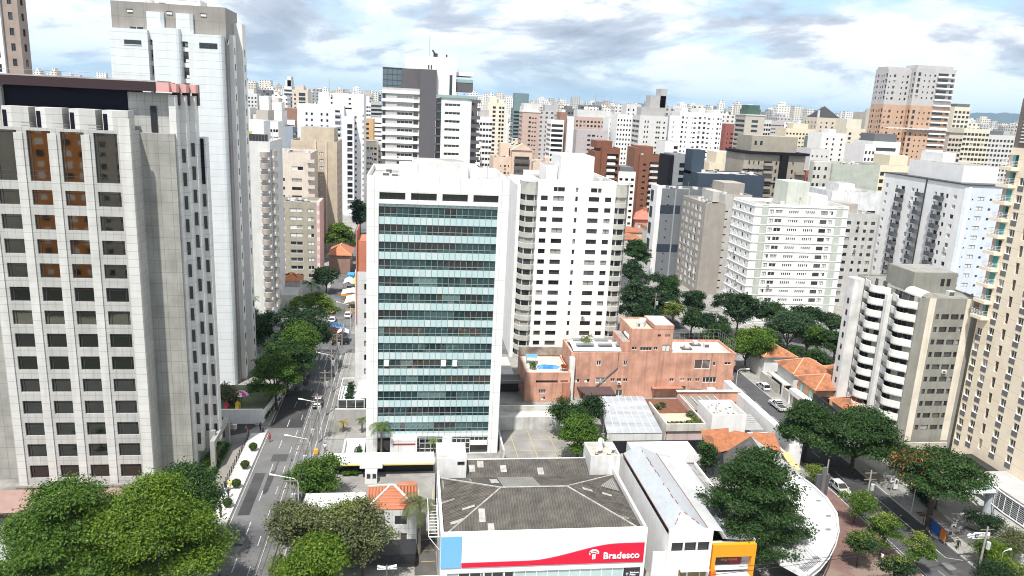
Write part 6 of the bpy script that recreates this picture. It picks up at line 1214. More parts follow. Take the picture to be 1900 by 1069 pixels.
    mb = MB([BT, DARKG]); mb.box(134.8, 154.2, 292, 306, 46.5, 52.6, 0); mb.box(136, 137, 291.95, 292, 49, 50.6, 1); mb.box(138.4, 139.4, 291.95, 292, 49, 50.6, 1); B.part('crown', mb)
    me = balcony_mesh(3.8, 1.3, .9, BT, 'solid', .18); B.copies('balcony', me, [('F', 8.3, 1+3.1*k) for k in range(14)] + [('F', 22.0, 1+3.1*k) for k in range(13)])
    B = Bld('office_block', 'dark slate blue block with a shallow flat roof behind the taupe tower', 107.8, 134.4, 276, 292, 38.2, W((.045, .065, .09), .06), F=[(3, 29, 2.4, 2.4, 'W')] + [(4+4.2*i, 24.5, 3.4, 1.8, 'g') for i in range(5)], dep=.2, para=.4, roof=ROOFL)
    mb = MB([W((.045, .065, .09), .06)]); mb.box(107.8, 112.8, 284, 292, 37, 46.4); B.part('stair_tower', mb)
    for lab, x0, x1, y0, y1, h, m, Fw, pent in (
        ('pale green tower with a blank ribbed wall left of the white balcony tower', 153.2, 172, 262, 278, 44.6, W((.44, .47, .41), .1, joints=(0, 3.0)), [(1.2+3.1*i, 6+3.0*k, 1.4, 1.2, 'w') for k in range(10) for i in range(6)], None),
        ('long low white block with a blank whitewashed wall and dark side balconies', 141.6, 160, 240, 256, 36.6, W((.78, .79, .79), .14), [(13.6, 3+3.2*k, 3.2, 1.8, 'p') for k in range(9)], (146, 152, 244, 252, 35.5, 39)),
        ('small dark glass tower with a black fin beside the slate blue block', 103.2, 108.8, 292, 304, 44.0, W((.30, .32, .34), .08), [(2.6, 4+2.9*k, 2.4, 1.8, 'p') for k in range(13)], None)):
        B = Bld('apartment_tower', lab, x0, x1, y0, y1, h, m, F=Fw, dep=.3)
        if pent: B.block('roof_house', *pent, m, ROOFL)
        if lab.startswith('pale green'):
            mb = MB([W((.56, .55, .50), .1), DARKG]); mb.box(146.4, 153.2, 263, 266, 0, 45.0, 0)
            for k in range(14):
                for x in (146.5, 148.2, 150.8): mb.box(x, x+.9, 262.95, 263, 3+3*k, 4.2+3*k, 1)
            B.part('rear_wall', mb)
        if lab.startswith('small dark'):
            mb = MB(DK); mb.box(101.2, 103.2, 291.6, 304, 0, 43.5); B.part('dark_fin', mb)
middle()

# ------------------------------------------------------------------ M: towers of the city behind, each its own object
def far_city():
    C = dict(w=W((.80, .80, .79), .05), lg=W((.62, .62, .61), .06), g=W((.42, .42, .42), .06), dg=W((.15, .155, .165), .05), cr=W((.72, .67, .55), .06), be=W((.60, .53, .45), .06), br=W((.30, .17, .12), .06), pk=W((.52, .39, .335), .06),
             bl=W((.30, .36, .42), .05), te=W((.16, .235, .25), .05), yl=W((.72, .645, .49), .05), or_=W((.58, .37, .18), .05), rd=W((.31, .11, .095), .06), gr=W((.07, .13, .10), .05), lv=W((.70, .72, .77), .05), bg=W((.48, .45, .40), .06), vio=W((.47, .43, .44), .06))
    def px(xl, xr, yt, Y): a, z = PY(xl, yt, Y); b, z2 = PY(xr, yt+(xr-xl)*.045, Y); return a, b, (z+z2)/2
    def T(label, xl, xr, yt, Y, m, F=None, Sd=None, depth=16, pent=(), subs=(), edge=None, dv=3.0, bal=None, extras=None, name='apartment_tower', top=2.2, pm=None):
        a, b, z = px(xl, xr, yt, Y); vols = [dict(b=(a, b, Y, Y+depth, z), m=C[m], F=F, S=Sd, pent=pent, edge=C[edge] if edge else None, dv=dv, bal=(bal[0], C[bal[1]]) if bal else None, top=top, pm=C[pm] if pm else C[m])]
        for (sxl, sxr, syt, sY, sm, sF, sd) in subs:
            a2, b2, zz = px(sxl, sxr, syt, sY); vols.append(dict(b=(a2, b2, sY, sY+sd, zz), m=C[sm], F=sF, S=None, dv=dv))
        return far_tower(name, label, vols, extras=extras)
    g = lambda k, w, h: ('grid', k, w, h)
    P1 = ((.2, .8, .2, .7, 3.5),); P2 = ((.1, .5, .2, .8, 4), (.6, .9, .2, .8, 2.5))
    # left of the grey and white tower
    T('cream tower with three rows of dark window pairs at the far left skyline', 440, 477, 172, 640, 'lg', g(6, 1.3, 1.5), g(3, 1.3, 1.5), pent=P1)
    T('dark grey slab with a flat crown behind the cream left skyline tower', 474, 516, 174, 760, 'dg', g(8, 1.4, 1.4), None, pent=((.1, .7, .2, .8, 4),))
    T('white blank walled block in front of the dark grey slab', 481, 498, 178, 600, 'w', None, None)
    T('pale slender block with a plain wall beside the dark grey slab', 506, 517, 185, 610, 'lg', None, None)
    T('grey glass tower with a slanted white crown on the left skyline', 527, 541, 160, 660, 'lg', g(5, 1.2, 1.8), g(3, 1.2, 1.8), pent=((.15, .95, .1, .9, 5), (.4, .9, .1, .9, 8)))
    T('beige tower with a tall black glazed strip on the left skyline', 542, 571, 166, 560, 'be', ('cols', [(.42, 4.5, 2.3), (.12, 1.2, 1.5)]), None, pent=((.2, .7, .2, .8, 3),))
    T('low dark office block between beige and grey skyline towers', 513, 546, 186, 900, 'dg', g(9, 2, 1.2), None)
    T('light grey blank tower end wall just right of the clad tower', 441, 464, 199, 430, 'lg', None, None, subs=((464, 478, 212, 432, 'lg', g(3, 1.2, 1.3), 14),))
    T('grey tower head with paired small windows behind the round balconies', 475, 497, 204, 372, 'bg', ('cols', [(.25, .9, 1.0), (.7, .9, 1.0)]), None, dv=4)
    T('white tower with a pale blank panel behind the round balcony tower', 468, 516, 224, 330, 'w', ('cols', [(.68, .9, 1.2), (.8, .9, 1.2), (.9, .9, 1.2)]), None, subs=((478, 492, 227, 329.6, 'lv', None, 1),))
    T('white slab with two small windows below its roof near the brown building', 497, 523, 205, 400, 'w', ('cols', [(.1, .8, 1.0), (.28, .8, 1.0)]), None, pent=((.2, .9, .2, .8, 4),))
    T('brown and white banded apartment block in the left middle distance', 523, 553, 200, 470, 'br', ('band', 5.5, 1.4), None, subs=((530, 547, 222, 468, 'w', ('band', .3, 1.5), 2),))
    T('blue grey slab with a dark flank under the brown banded block', 527, 543, 235, 400, 'bl', None, ('band', 1, 1.5))
    T('pale stepped tower left of the white high-rise', 551, 580, 212, 440, 'lg', ('cols', [(.3, 2.5, 1.2), (.8, 1.0, 1.2)]), None)
    T('small blue glass tower on the horizon left of the white high-rise', 576, 583, 166, 1500, 'bl', g(4, 2.5, 1.5), None)
    T('grey gridded tower right of the white high-rise', 672, 691, 174, 700, 'g', ('band', .6, 1.5), ('band', 1, 1.5), pent=P1)
    T('dark striped office tower touching the banded grey tower', 688, 710, 188, 620, 'g', ('band', .3, 1.7), None)
    T('slim blue glass tower peeking beside the banded grey tower', 701, 709, 173, 1100, 'bl', g(3, 3, 2), None)
    T('orange and cream apartment tower right of the white high-rise', 675, 693, 220, 520, 'or_', ('cols', [(.02, 3.2, 1.5), (.85, 1.0, 1.4)]), None)
    T('white louvred slab behind the orange tower', 689, 712, 218, 560, 'w', ('band', .4, 1.0), None)
    T('pale low-rise tower with small windows under the orange tower', 672, 700, 262, 430, 'cr', g(4, 1.4, 1.2), None, subs=((675, 690, 280, 428, 'lg', g(3, 1.1, 1.1), 2),))
    T('grey slab with dark dotted windows beside the pale low tower', 690, 712, 268, 445, 'g', g(4, 1.3, 1.1), None)
    # right of it
    T('white apartment tower with a grid of square windows right of the banded tower', 884, 914, 216, 400, 'w', g(5, 1.4, 1.3), g(3, 1.2, 1.2), pent=P1, pm='vio')
    T('pale stepped white block below the square window tower', 872, 892, 262, 385, 'w', g(3, 1.6, 1.1), None)
    T('tall cream twin shaft tower with dark window columns', 905, 940, 190, 560, 'cr', ('cols', [(.28, 2.2, 1.7), (.62, 1.6, 1.7), (.78, 1.6, 1.7)]), None, pent=P2)
    T('dark teal glazed tower with a glass box on its roof', 953, 972, 200, 640, 'te', ('band', .4, 1.7), ('band', .5, 1.7), pent=((.1, 1.5, .2, .8, 12),))
    T('brick pink tower with a pale crown above the peach building', 970, 1003, 208, 520, 'pk', ('cols', [(.36, 1.6, 1.4), (.55, 1.2, .9), (.7, 1.2, .9)]), ('band', 1, 1.6), pent=((.05, .9, .1, .9, 6),), pm='lg', edge='lg')
    T('grey balcony tower with dark floors between brick pink and white striped towers', 1009, 1040, 206, 600, 'g', ('band', .5, 1.8), ('band', .5, 1.8), pent=((.1, .8, .2, .8, 5),))
    T('white striped balcony tower with a brown spine', 1023, 1047, 222, 470, 'w', ('band', .4, 1.7), ('band', .5, 1.7), subs=((1040, 1052, 208, 474, 'br', None, 12),))
    T('plain pale blue white slab end beside the brown spine', 1052, 1066, 216, 476, 'lv', None, None)
    T('mauve brick tower with a grey top behind the white tower', 1068, 1136, 216, 560, 'pk', g(10, 1.6, 1.5), None, pent=((.05, .85, .1, .9, 5),), pm='lg')
    T('mauve grey block with a pattern of small windows just behind the white tower', 1070, 1128, 240, 490, 'vio', ('cols', [(.36, 2.0, 1.3), (.5, 2.0, 1.3), (.66, .9, .9), (.78, .9, .9)]), None)
    T('square dark glass block on the skyline above the mauve tower', 1077, 1092, 195, 1100, 'dg', ('band', .6, 2.0), None)
    T('dark banded block under a construction crane on the skyline', 1097, 1117, 195, 1050, 'dg', ('band', .8, 1.8), None, extras=None)
    T('white block with black horizontal bands left of the pale twin tower', 1130, 1150, 220, 500, 'w', ('band', 1.0, 1.6), None)
    T('pale ribbed white tower with a flat dark cap', 1146, 1190, 212, 480, 'w', g(8, 1.0, 1.3), None, subs=((1163, 1190, 193, 486, 'lg', g(3, 1.0, 1.4), 12),))
    T('pale white tower with a curved steel pergola crown', 1188, 1240, 214, 450, 'lg', ('cols', [(.18, .8, 1.4), (.28, .8, 1.4), (.6, 1.1, 1.2), (.68, 1.1, 1.2), (.85, 1.1, 1.2)]), ('band', 1, 1.6), pent=((.08, .92, .2, .8, 5.0), (.4, .95, .3, .9, 12), (.75, .98, .3, .9, 16)), pm='g', extras=None)
    T('broad white tower with many rows of tiny windows', 1262, 1342, 207, 470, 'w', ('cols', [(.06, 1.3, 1.4), (.16, .8, 1.2), (.30, .5, 1.0), (.34, 1.6, 1.0), (.45, 1.6, 1.6), (.56, 1.6, 1.6), (.66, 1.6, 1.0), (.78, .5, 1.0), (.88, 1.3, 1.4), (.95, .8, 1.2)]), None, pent=((.05, .2, .1, .9, 2.2), (.45, .6, .1, .9, 2.6), (.8, .95, .1, .9, 2.2)))
    T('white slab flank with a dotted column of vents left of the broad white tower', 1243, 1264, 214, 455, 'lv', ('cols', [(.35, .5, .8)]), None)
    T('white balcony tower half hidden below the dotted white slab', 1235, 1262, 262, 420, 'w', ('cols', [(.6, 2.4, 1.8)]), None)
    T('brick red tower with short window bands beside the broad white tower', 1346, 1372, 238, 500, 'rd', ('cols', [(.15, .8, .9), (.4, 4.6, 1.1)]), None, pent=((0, .6, 0, 1, 3),))
    T('grey tower with a dark green chamfered cap behind the brick red tower', 1338, 1361, 216, 640, 'lg', ('band', 1, 1.5), None, pent=((.1, .8, .1, .9, 4),), pm='gr')
    T('cream tower with a dark green mansard cap', 1384, 1420, 214, 470, 'bg', ('band', 4.4, 1.6), ('band', 1, 1.6), pent=((.15, .8, .1, .9, 4.0), (.2, .75, .15, .85, 6.5)), pm='gr', edge='lg')
    T('white patterned block right of the green capped tower', 1409, 1432, 222, 500, 'lg', g(5, 1.4, 1.6), None)
    T('blue grey slim skyscraper far off on the horizon', 1362, 1368, 195, 2600, 'bl', None, None)
    T('low mauve office block on the horizon right of the green capped tower', 1432, 1456, 224, 620, 'vio', g(8, 1.3, 1.0), None)
    T('pale yellow block with brown roof windows behind the concrete T tower', 1459, 1514, 238, 520, 'yl', g(9, 1.4, 1.3), None, pent=((.3, .8, .2, .8, 3.5),))
    T('teal glass balcony strip at the edge of the pale yellow block', 1500, 1514, 252, 515, 'te', ('band', .3, 1.8), None)
    def pyramid(label, xl, xr, yt, yb, Y):
        a, b, z = px(xl, xr, yb, Y); zt = PY((xl+xr)/2, yt, Y)[1]
        def ex(mb):
            m = mb.mi(S((.035, .037, .042), .8)); c = ((a+b)/2, Y+(b-a)/2, zt); A, B_, D, E_ = (a+1, Y+1, z), (b-1, Y+1, z), (b-1, Y+b-a-1, z), (a+1, Y+b-a-1, z)
            for p, q in ((A, B_), (B_, D), (D, E_), (E_, A)): mb.poly([p, q, c], m)
            w_ = mb.mi(C['lg'])
            for p in (A, B_): mb.box(p[0]-.6, p[0]+.6, p[1]-.6, p[1]+.6, z, z+5, w_)
        far_tower('apartment_tower', label, [dict(b=(a, b, Y, Y+(b-a), z), m=C['be'], F=('cols', [(.15, 1.2, 1.3), (.36, 1.4, 1.3), (.6, 1.4, 1.3), (.82, 1.2, 1.3)]), S=g(4, 1.4, 1.4))], extras=ex)
    pyramid('beige tower topped by a black pyramid roof', 1517, 1563, 197, 218, 520)
    T('ornate white block with round medallions under the pyramid tower', 1526, 1572, 246, 430, 'w', ('cols', [(.2, 1.2, 1.3), (.45, 1.2, 1.3), (.78, 1.2, 1.3)]), None, pent=((.3, .6, .1, .6, 2),))
    T('pale block with a plain wall left of the ornate white block', 1505, 1540, 276, 380, 'lg', g(4, .9, 1.0), None)
    T('cream tower with a yellow penthouse right of the ornate block', 1572, 1606, 238, 470, 'cr', ('cols', [(.12, 2.0, 1.7), (.72, 1.3, 1.2)]), None, pent=((.0, .8, .1, .9, 6),))
    T('tall beige tower with a dark spine left of the orange twin tower', 1608, 1626, 208, 500, 'bg', None, None, subs=((1624, 1630, 212, 499, 'dg', None, 3), (1630, 1648, 202, 506, 'lg', g(3, 1.2, 1.6), 14)))
    T('white balconied tower with long dark bands under the orange twin tower', 1620, 1672, 262, 330, 'w', ('band', 2.0, 1.6), ('band', 1, 1.6), pent=((.1, .9, .1, .8, 3.5),), pm='dg')
    T('white flat roofed penthouse block below the banded white tower', 1606, 1626, 268, 320, 'w', g(3, 1, 1.4), None)
    # orange and grey twin tower
    a, b, z = px(1650, 1704, 128, 400); a2, b2, z2 = px(1702, 1776, 126, 396); OG = W((.53, .36, .255), .06); GT = W((.50, .49, .49), .05)
    fp = ('cols', [(.06, .8, .9), (.2, 1.4, 1.5), (.5, .9, 1.0), (.66, 1.1, 1.4), (.84, 1.6, 1.9)]); fq = ('cols', [(.06, 1.6, 1.9), (.22, .8, 1.0), (.34, .8, 1.0), (.46, 1.2, 1.2), (.56, 6.2, 2.0), (.90, 1.6, 2.0)])
    def ex(mb):
        wm = mb.mi(C['w']); 
        for k in range(28): mb.box(a2+(b2-a2)*.54, b2-.6, 394.9, 395.9, 3+3.05*k, 3.9+3.05*k, wm)
        mb.box(a, b2, 394.4, 395.5, 57.2, 58.0, mb.mi(C['lg']))
    far_tower('apartment_tower', 'tall twin tower with orange brick shafts and pale grey top floors', [dict(b=(a, b, 400, 412, 70), m=OG, F=fp, S=fp), dict(b=(a, b, 400.1, 412, z), z0=70, m=GT, F=fp, S=fp, pent=((.0, .9, .1, .9, 1.2),)), dict(b=(a2, b2, 396, 409, 70), m=OG, F=fq, S=fp), dict(b=(a2, b2, 396.1, 409, z2), z0=70, m=GT, F=fq, S=fp, pent=((.05, .95, .1, .9, 1.5),))], extras=ex)
    T('white tower with a black flat cap right of the orange twin tower', 1772, 1802, 198, 470, 'cr', g(4, 2.0, 1.6), None, pent=((.2, 1.0, .1, .9, 2.0),), pm='dg')
    T('dark windowed cream block in front of the black capped tower', 1762, 1788, 248, 420, 'be', g(4, 1.8, 1.6), None, edge='dg')
    T('wide cream slab with many brown windows near the hotel', 1790, 1838, 238, 430, 'cr', g(7, 2.0, 1.6), None)
    T('pale cream slab with dark window grid touching the hotel', 1836, 1884, 250, 436, 'lg', g(7, 1.7, 1.5), None, pent=((.05, .6, .1, .9, 2.5),), pm='dg')
    T('yellow ochre stepped block in front of the broad white tower', 1316, 1372, 302, 330, 'yl', ('cols', [(.2, 2.2, 1.5), (.5, 1.0, 1.0), (.75, 2.0, 1.0)]), None, pent=((.25, .95, .1, .8, 5),))
    T('white stepped penthouse block right of the yellow ochre block', 1362, 1388, 305, 318, 'w', g(3, 1.6, 1.4), None, pent=((.1, .6, .1, .8, 5),))
    T('small white block with dark balconies behind the red brown brick tower', 1148, 1180, 318, 350, 'w', g(3, 1.5, 1.2), None, pent=((.1, .9, .1, .9, 2),), pm='dg')
    T('low brown roofed block just left of the peach building', 876, 904, 330, 330, 'br', None, None)
    T('brick red block with white trim right of the pale green tower', 1600, 1636, 310, 300, 'rd', g(3, 2.4, 1.4), None)
    T('yellow ochre block with a planted terrace behind the white balcony tower', 1634, 1690, 306, 285, 'yl', g(5, 1.8, 1.6), None, pent=((.35, .95, .1, .8, 4),))
    T('orange red gabled block tucked beside the dark letter T', 1496, 1514, 316, 300, 'rd', ('band', .6, 1.4), None)
    q = random.Random(23); pats = (g(4, 1.5, 1.5), g(5, 1.2, 1.4), ('band', .8, 1.5), ('cols', [(.12, 1.6, 1.4), (.5, 1.0, 1.2), (.75, 2.2, 1.7)]), g(3, 2.2, 1.6))
    for i in range(75):
        x = 445 + (1890-445)*(i+q.random())/75; w = q.uniform(11, 26); Y = q.uniform(600, 1150); yt = 165+.049*(x-440)+q.triangular(2, 34, 18)
        if 705 < x < 880: continue
        T('pale slim high-rise among many alike on the dense far skyline', x, x+w, yt, Y, q.choice(['w', 'w', 'w', 'lg', 'lg', 'cr', 'be', 'g', 'lv', 'dg', 'pk']), q.choice(pats), q.choice(pats[:2]), 18, pent=((.2, .7, .2, .8, q.uniform(2, 5)),), name='high_rise')
    # masts, crane, water tanks on the skyline
    cr = MB(S((.35, .36, .37), .6)); X0, Z0 = PY(1106, 195, 1050)
    cr.tube([(X0, 1055, Z0), (X0, 1055, Z0+14)], .6, 4); cr.tube([(X0-4, 1055, Z0+11), (X0+14, 1055, Z0+12)], .45, 4); o = cr.build('tower_crane', at=(X0, 1055, Z0)); tag(o, 'construction crane standing on the dark banded skyline block', 'crane')
    for lab, pxx, yb, yt, Y in (('thin radio mast rising over the mountain ridge', 1133, 196, 178, 2600), ('tall antenna mast above the white high-rise', 611, 172, 146, 404), ('radio tower on the highest mountain peak', 1185, 190, 177, 9500)):
        X0, Z0 = PY(pxx, yb, Y); X1, Z1 = PY(pxx, yt, Y); mb = MB(S((.42, .44, .46), .6)); r0 = Y*.0006
        mb.tube([(X0, Y, Z0-Y*.004), (X0, Y, Z1)], [r0, r0*.5], 5); o = mb.build('radio_mast', at=(X0, Y, Z0)); tag(o, lab, 'mast')
far_city()

# ------------------------------------------------------------------ N: the rest of the city to the horizon, mountains
def distant():
    pal = [(.70, .70, .69), (.60, .58, .54), (.66, .62, .55), (.46, .45, .44), (.30, .31, .32), (.74, .74, .74), (.72, .70, .66), (.50, .42, .36), (.60, .56, .48)]
    mats = []
    for c in pal:
        m, nt, b = base_mat('city_wall'); tc = nt.nodes.new('ShaderNodeTexCoord'); geo = nt.nodes.new('ShaderNodeNewGeometry')
        mp = node(nt, 'ShaderNodeMapping'); mp.inputs['Scale'].default_value = (1, 1, 1); nt.links.new(tc.outputs['Object'], mp.inputs[0])
        sep = nt.nodes.new('ShaderNodeSeparateXYZ'); nt.links.new(mp.outputs[0], sep.inputs[0])
        ad = node(nt, 'ShaderNodeMath', operation='ADD'); nt.links.new(sep.outputs[0], ad.inputs[0]); nt.links.new(sep.outputs[1], ad.inputs[1])
        def wv(src, per, duty):
            d = node(nt, 'ShaderNodeMath', operation='DIVIDE'); nt.links.new(src, d.inputs[0]); d.inputs[1].default_value = per
            f = node(nt, 'ShaderNodeMath', operation='FRACT'); nt.links.new(d.outputs[0], f.inputs[0])
            l = node(nt, 'ShaderNodeMath', operation='LESS_THAN'); nt.links.new(f.outputs[0], l.inputs[0]); l.inputs[1].default_value = duty; return l.outputs[0]
        mu = node(nt, 'ShaderNodeMath', operation='MULTIPLY'); nt.links.new(wv(sep.outputs[2], 3.4, .45), mu.inputs[0]); nt.links.new(wv(ad.outputs[0], 4.1, .42), mu.inputs[1])
        sepn = nt.nodes.new('ShaderNodeSeparateXYZ'); nt.links.new(geo.outputs['Normal'], sepn.inputs[0])
        up = node(nt, 'ShaderNodeMath', operation='LESS_THAN'); nt.links.new(sepn.outputs[2], up.inputs[0]); up.inputs[1].default_value = .5
        m2 = node(nt, 'ShaderNodeMath', operation='MULTIPLY'); nt.links.new(mu.outputs[0], m2.inputs[0]); nt.links.new(up.outputs[0], m2.inputs[1])
        lk(nt, mixc(nt, m2.outputs[0], c, (.07, .075, .085)), b.inputs['Base Color']); b.inputs['Roughness'].default_value = .8; mats.append(m)
    R = random.Random(11); mb = MB(mats + [NO((.36, .14, .07), (.28, .11, .06), .4)])
    def free(x, y): return True
    # lower houses and blocks between the towers, then towers out to the horizon
    for n, ya, yb, hmin, hmax in ((650, 430, 700, 6, 22), (1250, 560, 1100, 12, 64), (2100, 1000, 2200, 14, 80), (2200, 2100, 4500, 14, 78), (1800, 4300, 9000, 10, 58)):
        for i in range(n):
            y = math.sqrt(R.uniform(ya*ya, yb*yb)); x = R.uniform(-.55, 1.05)*y*1.02
            if abs(x+20) < 14 and y < 560: continue
            h = hmin+(hmax-hmin)*R.random()**(1.15 if y > 560 else 2.2); w = R.uniform(9, 19)*(1 if y < 2500 else 1.6); d = R.uniform(9, 20)
            if y < 1100 and h > 50 and R.random() < .6: h *= .8
            mi = R.randrange(len(pal)); mb.box(x-w/2, x+w/2, y-d/2, y+d/2, -1, h, mi, 'b')
            if R.random() < .5: mb.box(x-w*.25, x+w*.2, y-d*.3, y+d*.3, h, h+R.uniform(2, 5), mi, 'b')
    o = mb.build('distant_city', kind='stuff'); tag(o, 'pale mass of far apartment blocks filling the plain up to the mountains', 'city')
    rf = MB([NO((.42, .17, .09), (.30, .12, .07), .3), W((.62, .60, .56), .1)])
    for i in range(520):
        y = R.uniform(300, 640); x = R.uniform(-.5, .98)*y
        if abs(x+20) < 14 or abs(x-75) < 12 or -62 < x < -20 and y < 430 or -12 < x < 66 and y < 370 or 80 < x < 165 and y < 320: continue
        w, d, h = R.uniform(7, 12), R.uniform(7, 13), R.uniform(3.5, 7); rf.box(x-w/2, x+w/2, y-d/2, y+d/2, -.2, h, 1, 'b'); hip(rf, x-w/2, x+w/2, y-d/2, y+d/2, h, h+2, 0, .4, 'x' if w > d else 'y') if abs(w-d) > .4 else None
    o = rf.build('distant_houses', kind='stuff'); tag(o, 'scattered low tiled houses between the far towers', 'city')
    # mountains
    HM = NO((.05, .075, .055), (.035, .055, .045), .0012)
    def ridge(name, Y, prof, base=-5):
        mb = MB(HM); pts = []
        for pxx, py in prof: X, Z = PY(pxx, py, Y); pts.append((X, Z))
        xs = np.linspace(pts[0][0], pts[-1][0], 160); zs = np.interp(xs, [p[0] for p in pts], [p[1] for p in pts]); rr = random.Random(int(Y))
        zs = zs + np.array([Y*.0006*(math.sin(i*.9)+.8*math.sin(i*2.3+1)+rr.uniform(-.6, .6)) for i in range(160)])
        for i in range(159):
            for (ya, fa), (yb_, fb) in (((-2200, 0), (-900, .55)), ((-900, .55), (0, 1.0)), ((0, 1.0), (1800, 0))):
                za = lambda k, f: base+(max(zs[k], base+1)-base)*f
                mb.quad((xs[i], Y+ya, za(i, fa)), (xs[i+1], Y+ya, za(i+1, fa)), (xs[i+1], Y+yb_, za(i+1, fb)), (xs[i], Y+yb_, za(i, fb)))
        o = mb.build(name, kind='structure', smooth=True)
    ridge('hills', 9500, [(380, 160), (440, 163), (475, 168), (520, 174), (600, 180), (700, 186), (880, 190), (905, 189), (940, 197), (975, 192), (990, 189), (1012, 188), (1030, 192), (1060, 203), (1085, 207), (1110, 206), (1140, 198), (1165, 195), (1185, 190), (1215, 195), (1260, 204), (1300, 208), (1420, 214), (1480, 215), (1500, 213), (1560, 218), (1580, 216), (1640, 224), (1760, 226), (1800, 210), (1830, 209), (1880, 211), (1960, 214)])
    ridge('hills', 13500, [(380, 166), (700, 184), (900, 197), (1010, 199), (1150, 201), (1240, 201), (1420, 212), (1500, 209), (1545, 212), (1700, 222), (1780, 220), (1960, 232)])
    hz = MB(bpy.data.materials.new('air')); hz.box(-17000, 17500, -2300, 15900, -1.4, 330, 0); m = hz.mats[0]; m.use_nodes = True; nt = m.node_tree
    for n in list(nt.nodes): nt.nodes.remove(n)
    out = nt.nodes.new('ShaderNodeOutputMaterial'); v = nt.nodes.new('ShaderNodeVolumePrincipled'); v.inputs['Color'].default_value = (.50, .74, 1.0, 1); v.inputs['Density'].default_value = 0.000055; v.inputs['Anisotropy'].default_value = .1
    nt.links.new(v.outputs[0], out.inputs['Volume'])
    o = hz.build('haze', kind='stuff'); tag(o, 'thin bluish haze lying over the whole city', 'haze')
distant()

# ------------------------------------------------------------------ trees and plants
def crown_arrays(blobs, nclump, per, leaf, rr, spread, flat, up=.6):
    B = np.array(blobs, dtype=float); wt = (B[:, 3]*B[:, 4]*B[:, 5])**.6; wt /= wt.sum()
    bi = rr.choice(len(B), nclump, p=wt); d = rr.normal(size=(nclump, 3)); d /= np.linalg.norm(d, axis=1)[:, None]; d[:, 2] = np.where(d[:, 2] < -.25, -d[:, 2]*.8, d[:, 2])
    rad = rr.uniform(.62, 1.0, nclump)[:, None]; cc = B[bi, :3] + d*B[bi, 3:6]*rad
    c = np.repeat(cc, per, 0) + rr.normal(size=(nclump*per, 3))*np.array([spread, spread, spread*flat]); dd = np.repeat(d, per, 0)
    n = rr.normal(size=c.shape)*.55 + dd*.55 + np.array([0, 0, up]); n /= np.linalg.norm(n, axis=1)[:, None]
    a = np.cross(n, rr.normal(size=c.shape)); a /= np.linalg.norm(a, axis=1)[:, None]; b = np.cross(n, a)
    s = leaf*rr.uniform(.6, 1.35, len(c))[:, None]; w = s*rr.uniform(.35, .6, len(c))[:, None]
    return np.stack([c-a*s, c-b*w-n*s*.12, c+a*s, c+b*w-n*s*.12], 1).reshape(-1, 3)
def quads_mesh(name, V, mats, mi=None):
    me = bpy.data.meshes.new(name); n = len(V)//4
    me.vertices.add(len(V)); me.vertices.foreach_set('co', V.astype(np.float32).ravel()); me.loops.add(len(V)); me.loops.foreach_set('vertex_index', np.arange(len(V), dtype=np.int32))
    me.polygons.add(n); me.polygons.foreach_set('loop_start', np.arange(0, len(V), 4, dtype=np.int32)); me.polygons.foreach_set('loop_total', np.full(n, 4, dtype=np.int32))
    for m in mats: me.materials.append(m)
    if mi is not None: me.polygons.foreach_set('material_index', mi.astype(np.int32))
    me.update(calc_edges=True); me.validate(); return me
LV = dict(bright=LEAF((.042, .088, .007), (.075, .135, .012), (.125, .185, .028)), mid=LEAF((.028, .071, .009), (.053, .112, .014), (.081, .136, .025)), dark=LEAF((.011, .034, .009), (.025, .062, .014), (.040, .084, .022)), deep=LEAF((.007, .024, .010), (.017, .043, .016), (.031, .065, .025)),
          olive=LEAF((.053, .071, .034), (.093, .115, .059), (.155, .167, .093)), lime=LEAF((.062, .105, .019), (.124, .174, .037), (.205, .236, .081)), blue=LEAF((.015, .040, .020), (.031, .065, .031), (.056, .093, .046)), palm=LEAF((.031, .068, .012), (.062, .112, .022), (.124, .161, .043)), straw=LEAF((.186, .149, .043), (.260, .211, .062), (.310, .260, .099)), flower=LEAF((.20, .045, .018), (.30, .075, .026), (.34, .13, .05)))
